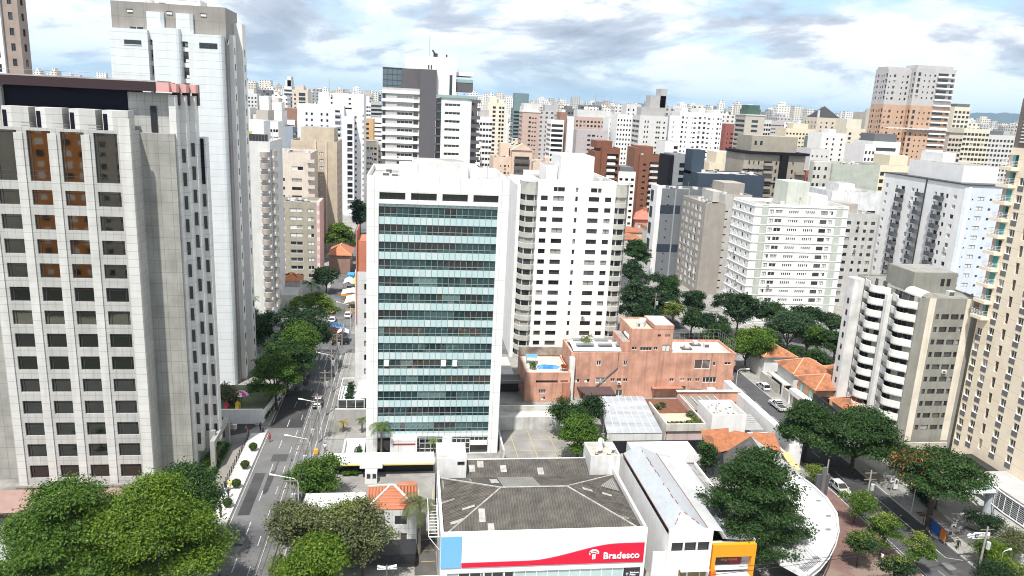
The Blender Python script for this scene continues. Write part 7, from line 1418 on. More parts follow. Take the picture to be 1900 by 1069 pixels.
def make_tree(name, label, base, h0, rx, ry, rz, leafm, seed, nclump=260, per=26, leaf=.30, shape='round', trunk_r=.25, group=None, spread=.55, extra=None, cat='tree'):
    """tapered trunk and limbs, crown of leaf clumps; h0 = height of the crown's centre"""
    rr = np.random.default_rng(seed); r = thing(name, label, cat, (base[0], base[1], 0), group); blobs = []
    if shape == 'umbrella':
        k = 13
        for i in range(k):
            t = 2*math.pi*i*.382; q = math.sqrt((i+.4)/k); blobs.append((rx*.64*q*math.cos(t*1.0+seed), ry*.64*q*math.sin(t+seed), h0+rz*(.75-1.15*q*q)+rr.uniform(-.18, .18)*rz, rx*rr.uniform(.27, .40), ry*rr.uniform(.27, .40), rz*rr.uniform(.26, .36)))
        flat = .35
    elif shape == 'cone':
        for i in range(22):
            t = i*2.4; q = (i+.5)/22; f = (1-q)**.5; blobs.append((rx*.62*f*math.cos(t), ry*.62*f*math.sin(t), h0-rz*.75+1.62*rz*q, rx*(.22+.24*f), ry*(.22+.24*f), rz*.15))
        flat = .55
    else:
        for i in range(11):
            d = rr.normal(size=3); d /= np.linalg.norm(d); q = rr.uniform(.35, .68) if i else 0; blobs.append((d[0]*rx*q, d[1]*ry*q, h0+d[2]*rz*q, rx*rr.uniform(.34, .52), ry*rr.uniform(.34, .52), rz*rr.uniform(.36, .5)))
        flat = .6
    V = crown_arrays(blobs, int(nclump*1.35), int(per*1.7), leaf*.68, rr, spread*min(1.0, rx/3.5+.25), flat); mats = [LV[leafm]]; mi = None
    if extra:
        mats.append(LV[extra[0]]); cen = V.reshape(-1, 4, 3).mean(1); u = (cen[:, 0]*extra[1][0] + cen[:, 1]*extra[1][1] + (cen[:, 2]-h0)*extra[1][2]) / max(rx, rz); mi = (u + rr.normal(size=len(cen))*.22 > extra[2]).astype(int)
    me = quads_mesh('crown', V, mats, mi); o = bpy.data.objects.new('crown', me); COL.objects.link(o); o.parent = r; KIDS.setdefault(r.name, []).append(o)
    mb = MB(BARK); fork = max(h0-rz*.9, h0*.45); lean = (rr.uniform(-.2, .2), rr.uniform(-.2, .2)); mb.tube([(0, 0, -.1), (lean[0]*.6, lean[1]*.6, fork*.55), (lean[0], lean[1], fork)], [trunk_r*1.25, trunk_r, trunk_r*.8], 7)
    for b in blobs[:9]: mb.tube([(lean[0], lean[1], fork-.1), (lean[0]*.5+b[0]*.5, lean[1]*.5+b[1]*.5, fork+(b[2]-fork)*.62), (b[0], b[1], b[2])], [trunk_r*.55, trunk_r*.32, trunk_r*.1], 5)
    t = bpy.data.objects.new('trunk', mb.mesh('trunk')); COL.objects.link(t); t.parent = r; KIDS[r.name].append(t)
    r['_h'] = h0; return r
def TR(label, cx, cy, wpx, hpx, zc, leafm, seed, shape='round', n=260, per=26, leaf=.30, name='tree', group=None, rz=None, extra=None, tr=.25, spread=.55, dx=0, dy=0):
    X, Y = G(cx, cy, zc); dist = math.sqrt(X*X+Y*Y+(CAM_H-zc)**2); rx = wpx/2*dist/1400; phi = math.atan2(CAM_H-zc, math.hypot(X, Y)); hh = hpx/2*dist/1400
    if rz is None: v = hh*hh - (rx*.9*math.sin(phi))**2; rz = max(math.sqrt(v)/math.cos(phi) if v > 0 else 0, .42*rx)
    rz = min(rz, zc*.85); ry = rx*.95
    return make_tree(name, label, (X+dx, Y+dy), zc, rx, ry, rz, leafm, seed, n, per, leaf, shape, tr, group, spread, extra)
def vegetation():
    gl = 'trees along the left street'; gr = 'trees around the right hand street'; gm = 'trees in the middle distance'
    TR('huge bright green spreading tree in front of the granite office tower', 285, 1010, 250, 235, 9.5, 'bright', 3, 'umbrella', 1000, 34, .25, tr=.5, spread=.75)
    TR('huge mid green tree with pale blossom spots beside the tiled plaza', 135, 1015, 260, 225, 9.0, 'mid', 5, 'umbrella', 1000, 34, .25, tr=.5, spread=.75)
    TR('dark green dense tree shading the driveway of the granite office tower', 350, 935, 140, 130, 8.5, 'dark', 8, 'round', 480, 34, .25, tr=.4, spread=.7)
    TR('compact glossy green tree at the corner of the front parking lot', 588, 882, 88, 78, 4.6, 'mid', 12, 'round', 200, 30, .30, group=gl)
    TR('grey green olive leaved tree leaning over the left street', 548, 968, 112, 95, 7.5, 'olive', 21, 'round', 250, 26, .26, group=gl, tr=.2)
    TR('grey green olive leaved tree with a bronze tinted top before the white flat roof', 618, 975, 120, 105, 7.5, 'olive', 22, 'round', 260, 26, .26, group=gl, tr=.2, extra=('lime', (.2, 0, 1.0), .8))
    TR('silvery grey green tree in front of the white panelled house', 672, 988, 115, 120, 7.0, 'olive', 23, 'round', 260, 26, .26, group=gl, tr=.2)
    TR('bright leafy green tree at the lower frame edge beside the black awning', 590, 1050, 150, 110, 6.0, 'bright', 25, 'round', 300, 28, .28, group=gl)
    TR('small yellow green shrub tree on the corner of the left street', 520, 1055, 40, 60, 2.6, 'lime', 26, 'round', 70, 20, .2, group=gl)
    # left street, from near to far
    TR('lime green umbrella tree above the white garden wall', 512, 702, 108, 84, 6.6, 'mid', 31, 'umbrella', 260, 28, .32, group=gl)
    TR('dark green umbrella tree behind the lime green one on the left street', 532, 672, 120, 78, 7.2, 'dark', 32, 'umbrella', 260, 28, .32, group=gl)
    TR('mottled green tree hanging over the left street kerb', 562, 645, 86, 110, 7.6, 'mid', 33, 'round', 240, 26, .32, group=gl)
    TR('large dark tree over the crosswalk of the left street', 558, 612, 142, 100, 9.0, 'deep', 34, 'round', 330, 28, .38, group=gl)
    TR('dark bushy tree against the wall of the clad tower', 490, 608, 78, 78, 6.0, 'dark', 35, 'round', 140, 24, .36, group=gl)
    TR('flat topped bright umbrella tree beyond the crosswalk', 577, 570, 112, 54, 8.0, 'bright', 36, 'umbrella', 240, 26, .38, group=gl)
    TR('leafy tree below the round balcony tower', 465, 590, 40, 45, 5.0, 'mid', 37, 'round', 80, 22, .34, group=gl)
    TR('grey green tree beside the garden playground', 425, 733, 40, 50, 4.0, 'olive', 38, 'round', 90, 22, .28, group=gl)
    TR('dark tree in front of the brown gabled house', 605, 515, 50, 40, 5.0, 'deep', 39, 'round', 120, 22, .45, group=gl)
    TR('bright rounded umbrella tree in the street far behind the olive slab', 631, 440, 64, 48, 9.0, 'bright', 40, 'umbrella', 200, 24, .5, group=gm)
    TR('big dark tree at the foot of the tall white high-rise', 668, 398, 56, 55, 10, 'deep', 41, 'round', 180, 24, .6, group=gm)
    TR('dark bush under the orange tower right of the white high-rise', 704, 345, 30, 22, 10, 'dark', 42, 'round', 60, 20, .7, group=gm)
    # middle lot
    TR('bright green layered tree beside the right parking lot', 1076, 808, 92, 66, 5.0, 'mid', 51, 'umbrella', 260, 28, .3)
    TR('dark leafy tree behind the layered tree of the parking lot', 1052, 765, 72, 60, 5.5, 'dark', 52, 'round', 170, 26, .3)
    TR('darker tree with long leaves in front of the salmon wall', 1098, 757, 44, 46, 5.5, 'deep', 53, 'round', 110, 26, .34)
    TR('large dark feathery conifer standing by the white curved canopy', 1400, 930, 215, 215, 9.0, 'dark', 54, 'cone', 560, 46, .26, tr=.45, spread=.52, rz=8.0)
    TR('small glossy green tree between the tiled roof and the conifer', 1312, 845, 34, 60, 4.0, 'dark', 55, 'round', 80, 24, .26)
    # right street
    TR('wide dark umbrella tree in front of the curved balcony tower', 1590, 815, 175, 118, 6.4, 'dark', 61, 'umbrella', 560, 32, .32, group=gr, tr=.35, spread=.7)
    TR('wide umbrella tree over the parked pickup on the right hand street', 1500, 800, 108, 100, 6.0, 'dark', 62, 'umbrella', 360, 30, .32, group=gr, tr=.3)
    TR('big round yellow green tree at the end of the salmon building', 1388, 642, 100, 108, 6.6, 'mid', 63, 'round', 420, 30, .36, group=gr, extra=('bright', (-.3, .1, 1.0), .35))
    TR('dark blue green tree behind the tiled houses', 1465, 612, 110, 76, 7.0, 'blue', 64, 'round', 360, 28, .40, group=gr)
    TR('dark palm leaved tree in front of the broad white slab', 1372, 572, 112, 62, 8.5, 'deep', 65, 'round', 230, 26, .5, group=gr)
    TR('second dark tufted tree at the foot of the broad white slab', 1500, 585, 58, 40, 8.0, 'deep', 66, 'round', 130, 24, .48, group=gr)
    TR('round green tree beside the low wall at the far road', 1552, 635, 76, 58, 5.6, 'dark', 67, 'round', 170, 24, .42, group=gr)
    TR('olive yellow tree at the side street corner', 1250, 576, 42, 32, 6.0, 'lime', 68, 'round', 110, 22, .42, group=gr)
    TR('thin green street tree at the side street corner', 1285, 590, 55, 42, 6.0, 'dark', 69, 'round', 130, 22, .42, group=gr)
    TR('dark tree between the thin street tree and the yellow green tree', 1315, 602, 72, 56, 5.6, 'deep', 70, 'round', 140, 22, .42, group=gr)
    TR('big dark tree in front of the grey blue tower', 1218, 550, 128, 84, 8.0, 'deep', 71, 'round', 300, 26, .48, group=gr)
    TR('tall dark cedar right of the white tower', 1178, 555, 60, 75, 9.0, 'blue', 72, 'cone', 180, 26, .48, group=gr)
    TR('dark tree crown under the pink mansion', 1183, 470, 60, 48, 10, 'dark', 73, 'umbrella', 200, 24, .6, group=gm)
    TR('dark tree right below the pink mansion walls', 1172, 500, 50, 50, 8, 'deep', 74, 'round', 150, 24, .6, group=gm)
    TR('green trees left of the pink mansion roof', 1180, 390, 40, 26, 9, 'dark', 75, 'round', 110, 22, .7, group=gm)
    TR('rounded dark tree right of the pink mansion roof', 1207, 403, 34, 30, 9, 'mid', 76, 'round', 100, 22, .7, group=gm)
    TR('dark tree beside the weathered grey white tower', 1583, 600, 40, 30, 6, 'deep', 77, 'round', 90, 22, .42, group=gr)
    TR('small dark shrub on the roof edge of the tiled houses', 1476, 655, 32, 22, 5, 'dark', 78, 'round', 60, 20, .34, group=gr)
    TR('low shrub under the umbrella tree at the white wall corner', 1512, 880, 34, 40, 2.0, 'lime', 79, 'round', 70, 20, .2, group=gr)
    for i, (lab, a, b, w, h, z, lm) in enumerate((('dark tree overhanging the low shop roof by the side street', 1195, 590, 60, 55, 6, 'deep'), ('mid green tree squeezed between cedar and grey blue tower', 1240, 535, 60, 50, 8, 'dark'), ('dark rounded tree just behind the roof fence of the salmon building', 1335, 625, 60, 52, 5.5, 'dark'),
        ('dense tree between the round yellow green tree and the blue green tree', 1428, 640, 62, 56, 6, 'deep'), ('leafy tree below the second tufted tree of the white slab', 1500, 625, 64, 50, 6, 'mid'), ('dark low tree behind the blue green tree', 1430, 585, 70, 46, 7, 'dark'), ('tree filling the gap left of the weathered grey white tower', 1545, 600, 50, 40, 6.5, 'blue'), ('small tree at the road bend beside the tiled roofs', 1520, 665, 44, 34, 4.5, 'dark'), ('bushy tree on the far side of the side street', 1285, 560, 56, 40, 6.5, 'deep'))):
        TR(lab, a, b, w, h, z, lm, 301+i, 'round', 190, 26, .4, group=gr)
    # street trees on the brick pavement
    ps = [('pale topped young street tree, first on the brick pavement from the conifer', 1592, 928, 66, 50, 4.0, 'mid'), ('green young street tree beside the utility pole', 1640, 985, 66, 54, 4.0, 'mid'), ('dark green young street tree nearest the curved canopy', 1598, 1010, 56, 44, 3.6, 'dark'), ('pale green young street tree closest to the traffic lane', 1706, 1020, 52, 48, 3.8, 'mid'), ('dark young street tree cut by the lower frame edge', 1665, 1055, 60, 45, 3.6, 'deep')]
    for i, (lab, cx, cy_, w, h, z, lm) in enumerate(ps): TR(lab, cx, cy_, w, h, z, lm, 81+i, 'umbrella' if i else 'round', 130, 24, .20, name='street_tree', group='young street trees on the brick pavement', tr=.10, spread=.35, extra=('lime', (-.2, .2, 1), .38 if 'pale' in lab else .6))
    for i, (x, y, lab) in enumerate(((84.3, 103.6, 'first slim tree in the hedge planter from the bus stop sign'), (84.0, 100.8, 'middle slim tree in the hedge planter by the hotel drive'), (83.4, 98.3, 'slim tree in the hedge planter closest to the bus shelter'))):
        make_tree('planter_tree', lab, (x, y), 4.6, 1.8, 1.8, 1.4, 'deep', 91+i, 70, 22, .24, 'round', .12, 'slim trees of the hedge planter', .35)
    TR('large spreading flame tree with orange red blossom on one side', 1757, 882, 168, 76, 9.4, 'dark', 95, 'umbrella', 360, 28, .30, name='flame_tree', tr=.42, extra=('flower', (-.9, .5, 1.1), 1.0), spread=.65, dx=-1.0, dy=0.5)
    for i, (lab, cx, cy_, w, h, z, lm) in enumerate((('bright bush in the hotel garden below the street sign', 1840, 1030, 60, 55, 2.2, 'bright'), ('dark bush beside the blue hotel pool edge', 1850, 1058, 70, 40, 1.8, 'deep'), ('bare grey shrub in front of the hotel louvre screen', 1885, 1010, 50, 60, 2.6, 'olive'), ('dark shrubs under the louvre screen of the hotel', 1825, 970, 50, 40, 1.8, 'deep'), ('yellow green bush at the right lower corner of the hotel garden', 1885, 1062, 40, 30, 2.0, 'lime'), ('dark shrubs at the back of the hotel drive', 1712, 905, 46, 30, 2.0, 'deep'))):
        TR(lab, cx, cy_, w, h, z, lm, 101+i, 'round', 120, 22, .2, name='bush', tr=.06, group='bushes of the hotel garden')
    # clipped balls and hedges
    rr = np.random.default_rng(5); first = None
    for i, (y, lab) in enumerate(((105.2, 'clipped round bush nearest the walking group'), (111.0, 'clipped round bush beside the person in yellow'), (117.3, 'third clipped round bush up the pale pavement'), (123.9, 'clipped round bush farthest up the pale pavement'))):
        if first is None:
            r = thing('topiary_bush', lab, 'topiary', (-26.1, y, .1), 'clipped round bushes on the pale pavement')
            V = crown_arrays([(0, 0, .75, .72, .72, .72)], 300, 16, .07, rr, .05, .8, .1); o = bpy.data.objects.new('foliage', quads_mesh('foliage', V, [LEAF((.03, .06, .012), (.055, .10, .02))])); COL.objects.link(o); o.parent = r; KIDS.setdefault(r.name, []).append(o)
            mb = MB(S((.03, .05, .015), .9)); mb.lathe([(.02, .12), (.45, .28), (.62, .75), (.45, 1.2), (.02, 1.38)], 0, 0, 14); mb.build('stem', None).select_set(False); st = bpy.data.objects['stem']; st.parent = r; KIDS[r.name].append(st); first = r
        else: place_copy(first, (-26.1, y, .1), label=lab)
    def hedge(lab, pts, w, h, lm, n, leaf=.13, name='hedge', z0=0.0):
        bl = []
        for (x0, y0), (x1, y1) in zip(pts[:-1], pts[1:]):
            k = max(2, int(math.hypot(x1-x0, y1-y0)/.6))
            for i in range(k): t = i/k; bl.append((x0+(x1-x0)*t, y0+(y1-y0)*t, z0+h*.5, w*.55, w*.55, h*.55))
        r = np.random.default_rng(len(lab)); V = crown_arrays(bl, n, 14, leaf, r, .12, .7); me = quads_mesh('hedge', V, [LV[lm]]); o = bpy.data.objects.new(name, me); COL.objects.link(o); tag(o, lab, 'hedge'); return o
    hedge('clipped dark hedge between the lawn and the office driveway', [(-30.7, 104), (-30.7, 126)], .8, .9, 'dark', 420)
    hedge('hedge of the planter between the bus stop and the hotel drive', [(83.0, 97.4), (84.8, 105.5)], 1.2, .9, 'deep', 220)
    hedge('hanging green hedge along the white garden wall', [(-26.4, 136.5), (-24.2, 158)], .8, 1.4, 'dark', 260)
    hedge('row of potted plants along the salmon building terrace', [(37.5, 142.8), (50.5, 141.2)], 1.2, 1.8, 'olive', 200, .17)
    hedge('flowering plants along the edge of the roof terrace', [(47.4, 123.4), (53.6, 123.4), (53.5, 129)], .7, 1.1, 'olive', 150, .14, z0=4.0)
    hedge('planting in the garden of the office block', [(-8.2, 117), (-8.0, 124)], 1.0, 1.2, 'dark', 130)
    hedge('mown green shrubs beside the entrance ramp', [(-9.8, 114.6), (-7.6, 114.6)], 1.0, .9, 'mid', 100)
    hedge('plants inside the glass winter garden', [(-11, 136), (-11, 145)], 1.4, 1.9, 'deep', 110, .2, z0=3.2)
    hedge('dry golden grasses by the white lot wall', [(-13.4, 116.5), (-11, 116.8)], .7, .7, 'straw', 70)
    hedge('planting under the stepped side of the granite office', [(-32.6, 117.5), (-32.2, 126)], .9, 1.6, 'mid', 140)
    hedge('creeper bed in front of the white tower foot', [(18.2, 158), (20, 170)], 1.2, 1.0, 'deep', 120, .2)
    for k, (x, y, z, s) in enumerate(((48.0, 131.5, 4.1, .5), (49.3, 132.4, 4.1, .45), (51.5, 123.6, 4.0, .55), (48.6, 123.5, 4.0, .4), (53.4, 125.6, 4.0, .5), (53.2, 128, 4.0, .55), (57.0, 133, 0.2, .9), (26.0, 148.6, 6.1, .8), (32.6, 147.6, 6.1, .7), (38.6, 152.8, 10.0, 1.4))):
        r = np.random.default_rng(200+k); V = crown_arrays([(0, 0, s*.9, s, s, s*.9)], 26, 16, .16, r, .2, .7); o = bpy.data.objects.new('shrub', quads_mesh('shrub', V, [LV[('olive', 'dark', 'mid', 'flower', 'lime')[k % 5]]])); COL.objects.link(o); o.location = (x, y, z); o['_at'] = (x, y, z)
        tag(o, ('small grey green shrub on the brown terrace floor', 'dark potted shrub beside the grey green one on the terrace', 'green pot plant in the middle of the terrace edge', 'orange flowering pot plant on the terrace edge', 'lime potted shrub on the terrace right side', 'bushy olive pot plant at the terrace back corner', 'dark shrub in the shaft beside the pergola', 'shrub at the left end of the roof pool', 'orange leaved shrub at the right end of the roof pool', 'yellow green bush on top of the salmon roof near the white tower')[k], 'plant', 'potted plants on the roof terraces')
    # palms
    def palm(label, x, y, h, fr, L, lm='palm', seed=1, tr=.16, name='palm', droop=1.0):
        r = thing(name, label, 'palm tree', (x, y, 0), 'palms around the lots'); q = np.random.default_rng(seed); quads = []
        for i in range(fr):
            t = 2*math.pi*i/fr + q.uniform(-.2, .2); e = q.uniform(.15, 1.15); p = np.array([0, 0, h], float); d = np.array([math.cos(t)*math.cos(e), math.sin(t)*math.cos(e), math.sin(e)]); side = np.array([-math.sin(t), math.cos(t), 0]); n = 11
            for s in range(n):
                nx = p + d*L/n; d = d - np.array([0, 0, .19*droop]); d /= np.linalg.norm(d); w = L*.20*math.sin(math.pi*(s+.8)/(n+.8))**.7+.03
                for sg in (1, -1):
                    for u in (.1, .6):
                        a = p+(nx-p)*u; b = p+(nx-p)*(u+.34); tip = a+(nx-p)*.9+side*sg*w+np.array([0, 0, -w*.45]); quads += [a, b, tip+(nx-p)*.12, tip]
                p = nx
        me = quads_mesh('fronds', np.array(quads), [LV[lm]]); o = bpy.data.objects.new('fronds', me); COL.objects.link(o); o.parent = r; KIDS.setdefault(r.name, []).append(o)
        mb = MB(NO((.24, .21, .17), (.15, .13, .11), 3)); mb.tube([(0, 0, -.1), (.05, .05, h*.5), (0, 0, h+.1)], [tr*1.3, tr, tr*.9], 8); mb.build('trunk', None); t = [o_ for o_ in bpy.data.objects if o_.name.startswith('trunk') and o_.parent is None][-1]; t.parent = r; KIDS[r.name].append(t); return r
    palm('feathery palm in front of the glass office front', -4.3, 121.0, 5.6, 15, 2.6, seed=2)
    palm('big drooping palm beside the service lane of the bank', 1.9, 91.8, 7.6, 20, 3.6, 'olive', seed=3, tr=.22, droop=1.35)
    palm('fan palm before the maroon podium edge', -51.6, 97.9, 2.6, 18, 1.5, 'lime', seed=4, tr=.13)
    palm('fan palm cut by the left frame edge at the podium', -55.2, 97.2, 2.4, 18, 1.5, 'lime', seed=5, tr=.13)
    palm('dark low palm at the end of the office driveway', -32.6, 130.5, 2.2, 16, 2.3, 'deep', seed=6)
    palm('golden dry palm in the office block garden', -11.6, 131.5, 1.8, 16, 1.5, 'straw', seed=7, tr=.12)
    palm('spiky young palm against the grey retaining wall', -8.2, 131.0, 2.6, 16, 1.4, 'palm', seed=8, tr=.12)
    palm('small yellow green palm in front of the lobby windows', 4.6, 120.3, 3.0, 14, 1.3, 'lime', seed=9, tr=.1)
    palm('tall dark palm behind the old tile roofed house', -28.5, 222, 5.5, 16, 3.6, 'deep', seed=10, tr=.2)
    palm('feather palm between the trees of the left street', -33.5, 182, 7.0, 16, 3.0, 'palm', seed=11, tr=.2)
    palm('slim palm below the round balconies', -41.5, 203, 6.0, 14, 2.4, 'palm', seed=12, tr=.14)
    palm('palm before the bank shop window', 14.6, 80.8, 1.7, 14, 1.2, 'palm', seed=13, tr=.1)
vegetation()

# ------------------------------------------------------------------ vehicles
def make_car(name, label, x, y, rz, paint, kind='car', group='cars on the streets'):
    """length along local +y (front), 4.3 m; hatch, sedan, suv or pickup by roof line"""
    r = thing(name, label, 'pickup' if kind == 'pickup' else 'truck' if kind == 'truck' else 'car', (x, y, -.05), group)
    P = S(paint, .25, .15, spec=.6); T_ = S((.02, .02, .02), .8); L_, Wd = (5.2, 1.85) if kind == 'pickup' else (4.3, 1.75)
    belt = .92 if kind != 'suv' else 1.02; roof = {'car': 1.45, 'suv': 1.68, 'pickup': 1.75}[kind]
    low = [(-.5, .42), (-.5, .75), (-.47, belt*.98), (-.30, belt), (.20, belt), (.24, belt*.97), (.46, belt*.80), (.5, .60), (.5, .38)] if kind != 'pickup' else [(-.5, .5), (-.5, 1.05), (-.14, 1.05), (-.12, 1.05), (.20, 1.05), (.22, 1.05), (.46, .98), (.5, .75), (.5, .5)]
    mb = MB([P, FRAME]); w = Wd/2; n = len(low)
    rows = [(w*.90, 0.0), (w, .35), (w*.97, 1.0)]
    for sx in (-1, 1):
        pts = [(sx*w*(.93 if abs(a) > .45 else 1.0), a*L_, z) for a, z in low]; mb.poly(pts if sx > 0 else pts[::-1])
    for (a0, z0), (a1, z1) in zip(low[:-1], low[1:]):
        f0, f1 = (.93 if abs(a0) > .45 else 1.0), (.93 if abs(a1) > .45 else 1.0); mb.quad((-w*f0, a0*L_, z0), (w*f0, a0*L_, z0), (w*f1, a1*L_, z1), (-w*f1, a1*L_, z1))
    cab = {'car': (-.46, -.36, .04, .22), 'suv': (-.49, -.44, .06, .22), 'pickup': (-.10, -.06, .10, .20)}[kind]; b0, t0, t1, b1 = [c*L_ for c in cab]; wt = w*.78; bz = belt if kind != 'pickup' else 1.05
    mb.quad((-wt, t0, roof), (wt, t0, roof), (wt, t1, roof), (-wt, t1, roof)); 
    for sx in (-1, 1):
        for (yy, zz, yt) in ((b0, bz, t0), (b1, bz, t1)): mb.tube([(sx*w*.96, yy, zz), (sx*wt, yt, roof-.01)], .045, 4)
        mb.tube([(sx*w*.96, (b0+b1)/2, bz), (sx*wt, (t0+t1)/2, roof-.01)], .04, 4)
    if kind == 'pickup': mb.box(-w*.82, w*.82, -.48*L_, -.13*L_, 1.052, 1.056, 1); mb.tube([(-w*.8, -.13*L_, 1.05), (-w*.7, -.13*L_, 1.6), (w*.7, -.13*L_, 1.6), (w*.8, -.13*L_, 1.05)], .06, 5)
    mb.build('body', None); o = [q for q in bpy.data.objects if q.name.split('.')[0] == 'body' and q.parent is None][-1]; o.parent = r; KIDS.setdefault(r.name, []).append(o)
    def part(nm, mb_):
        me = mb_.mesh(nm); q = bpy.data.objects.new(nm, me); COL.objects.link(q); q.parent = r; KIDS[r.name].append(q)
    g = MB([DARKG]); wl = w*.95
    g.quad((-wl, b1, bz), (wl, b1, bz), (wt-.02, t1, roof-.03), (-wt+.02, t1, roof-.03)); part('windscreen', g)
    g = MB([DARKG]); g.quad((wl, b0, bz), (-wl, b0, bz), (-wt+.02, t0, roof-.03), (wt-.02, t0, roof-.03)); part('rear_window', g)
    for sx in (-1, 1):
        g = MB([DARKG]); g.quad((sx*wl, b0, bz), (sx*wl, b1, bz), (sx*wt, t1, roof-.04), (sx*wt, t0, roof-.04)); part('side_window', g)
        for yy in (-.31, .31):
            q = MB([T_]); q.tube([(sx*(w-.20), yy*L_, .33), (sx*(w+.01), yy*L_, .33)], .34, 14, 0); part('wheel', q); wh = KIDS[r.name][-1]; q = MB([STEEL]); q.tube([(sx*(w+.005), yy*L_, .33), (sx*(w+.02), yy*L_, .33)], .2, 10, 0); part('rim', q); KIDS[r.name].pop().parent = wh
        q = MB(S((.75, .76, .76), .2)); q.box(sx*w*.62-.17, sx*w*.62+.17, L_*.478, L_*.497, .62, .76); part('headlight', q)
        q = MB(S((.4, .02, .02), .3)); q.box(sx*w*.72-.13, sx*w*.72+.13, -L_*.506, -L_*.497, .7, .86); part('taillight', q)
        q = MB(P); q.box(sx*(w+.02), sx*(w+.16), b1-.15, b1-.02, bz, bz+.14) if sx > 0 else q.box(sx*(w+.16), sx*(w+.02), b1-.15, b1-.02, bz, bz+.14); part('mirror', q)
    q = MB(S((.7, .7, .68), .5)); q.box(-.26, .26, -L_*.508, -L_*.5, .5, .62); part('number_plate', q)
    r.rotation_euler = (0, 0, rz); return r
def traffic():
    BK, WHT, SIL, RDC, DB = (.02, .02, .022), (.78, .78, .78), (.50, .51, .52), (.35, .02, .02), (.03, .04, .06)
    c = make_car('parked_car', 'black patrol style car with a white roof and bonnet driving on the left street', -17.6, 144.0, math.pi, BK)
    mb = MB([S(WHT, .3, .1), S((.5, .05, .05), .3), S((.05, .1, .5), .3)]); mb.box(-.6, .6, -1.4, .1, 1.452, 1.47, 0); mb.box(-.65, .65, 1.05, 1.9, .905, .925, 0); mb.box(-.5, 0, -.5, -.3, 1.47, 1.56, 1); mb.box(0, .5, -.5, -.3, 1.47, 1.56, 2); q = mb.build('roof_panel'); q.parent = c
    make_car('parked_car', 'silver white car with dark windows waiting beside the curved canopy', 71.8, 106.2, math.pi+.05, (.62, .63, .64))
    make_car('pickup_truck', 'white pickup truck with an open bed parked by the timber gate', 78.1, 141.2, 0.05, WHT, 'pickup')
    make_car('parked_car', 'white car mostly hidden under the umbrella trees of the right hand street', 78.0, 124.4, 0, WHT)
    make_car('parked_car', 'black four wheel drive turning at the crosswalk', -16.8, 183.2, math.pi/2+.2, BK, 'suv')
    make_car('parked_car', 'white car in front of the red dot store', 23.6, 189.8, 0.05, WHT)
    make_car('parked_car', 'white car at the kerb below the white tower', 64.5, 187.5, .1, WHT)
    make_car('parked_car', 'dark car parked under the side street trees', 84.0, 178.6, math.pi/2, DB)
    make_car('parked_car', 'dark car in the shade next to the thin street tree', 92.0, 180.2, math.pi/2, BK)
    make_car('parked_car', 'silver car by the low wall of the far road beyond the round green tree', 128, 181, math.pi/2, SIL)
    make_car('parked_car', 'dark car under the trees by the clad tower forecourt', -33.5, 166, math.pi/2, DB)
    make_car('parked_car', 'red car between the market canopies', -21.6, 212, 0, RDC)
    make_car('parked_car', 'grey car just before the white market canopies', -20.6, 203, 0, SIL)
    make_car('parked_car', 'white car under the far market canopies', -16.8, 208, 0, WHT)
    make_car('parked_car', 'white van like car farthest along the left street', -17.5, 268, 0, WHT, 'suv')
    t = make_car('delivery_truck', 'bright blue truck at the far end of the street market', -19.2, 252, 0, (.05, .25, .45), 'suv'); mb = MB(S((.06, .28, .48), .5)); mb.box(-1.1, 1.1, -4.5, -.6, .8, 3.0); q = mb.build('cargo_box'); q.parent = t
    make_car('parked_car', 'white car near the timber gate behind the pickup', 80.2, 152.5, 0, WHT)
traffic()
# ------------------------------------------------------------------ street market beyond the crosswalk
def market():
    def stall(lab, x0, x1, y0, y1, h, col, col2=None):
        s = thing('market_stall', lab, 'market stall', ((x0+x1)/2, y0, 0), 'stalls of the street market'); m = MB([S(col, .6)]); xm = (x0+x1)/2
        m.quad((x0, y0, h), (xm, y0, h+.7), (xm, y1, h+.7), (x0, y1, h)); m.quad((xm, y0, h+.7), (x1, y0, h), (x1, y1, h), (xm, y1, h+.7)); m.build('canopy', s)
        if col2: m = MB(S(col2, .6)); m.box(x0, x1, y0-.08, y0-.01, h-.5, h); m.build('valance', s)
        for x in (x0+.1, x1-.1):
            for y in (y0+.1, y1-.1): m = MB(STEEL); m.tube([(x, y, -.05), (x, y, h)], .05, 4); m.build('pole', s)
        m = MB([S((.35, .25, .15), .7), S((.12, .2, .06), .8), S((.45, .2, .05), .8)]); m.box(x0+.3, x1-.3, y0+.3, y0+1.2, 0, .9, 0)
        for i in range(4): m.box(x0+.4+i*(x1-x0-.8)/4, x0+.3+(i+1)*(x1-x0-.8)/4, y0+.35, y0+1.15, .9, 1.08, 1+i % 2)
        m.build('counter', s)
    stall('market stall with a blue canopy and red sides next to the crosswalk', -22.0, -16.4, 187.0, 191.5, 2.7, (.16, .40, .68), (.6, .03, .06)); stall('small white market canopy in front of the blue and red stall', -17.6, -14.8, 183.8, 186.6, 2.6, (.78, .76, .74))
    stall('large white market canopy before the yellow ones', -18.2, -13.2, 212, 220, 2.8, (.80, .78, .76)); stall('white and orange market canopy between white and yellow roofs', -20.0, -13.6, 222, 228, 2.8, (.74, .66, .56), (.70, .30, .06)); stall('deep red striped market canopy beside the white and orange one', -15.2, -11.8, 228.5, 233, 2.9, (.42, .10, .10))
    stall('big yellow market canopy along the street wall', -17.6, -12.0, 234.5, 249, 3.0, (.78, .56, .08)); stall('pale white market canopy left of the big yellow canopy', -20.6, -17.8, 236, 243, 2.7, (.76, .75, .73)); stall('farthest orange yellow market canopy', -17.0, -11.8, 254, 266, 3.1, (.80, .50, .14))
    stall('small sky blue market canopy at the office block side', -13.0, -10.4, 200, 204, 2.6, (.25, .50, .72))
market()
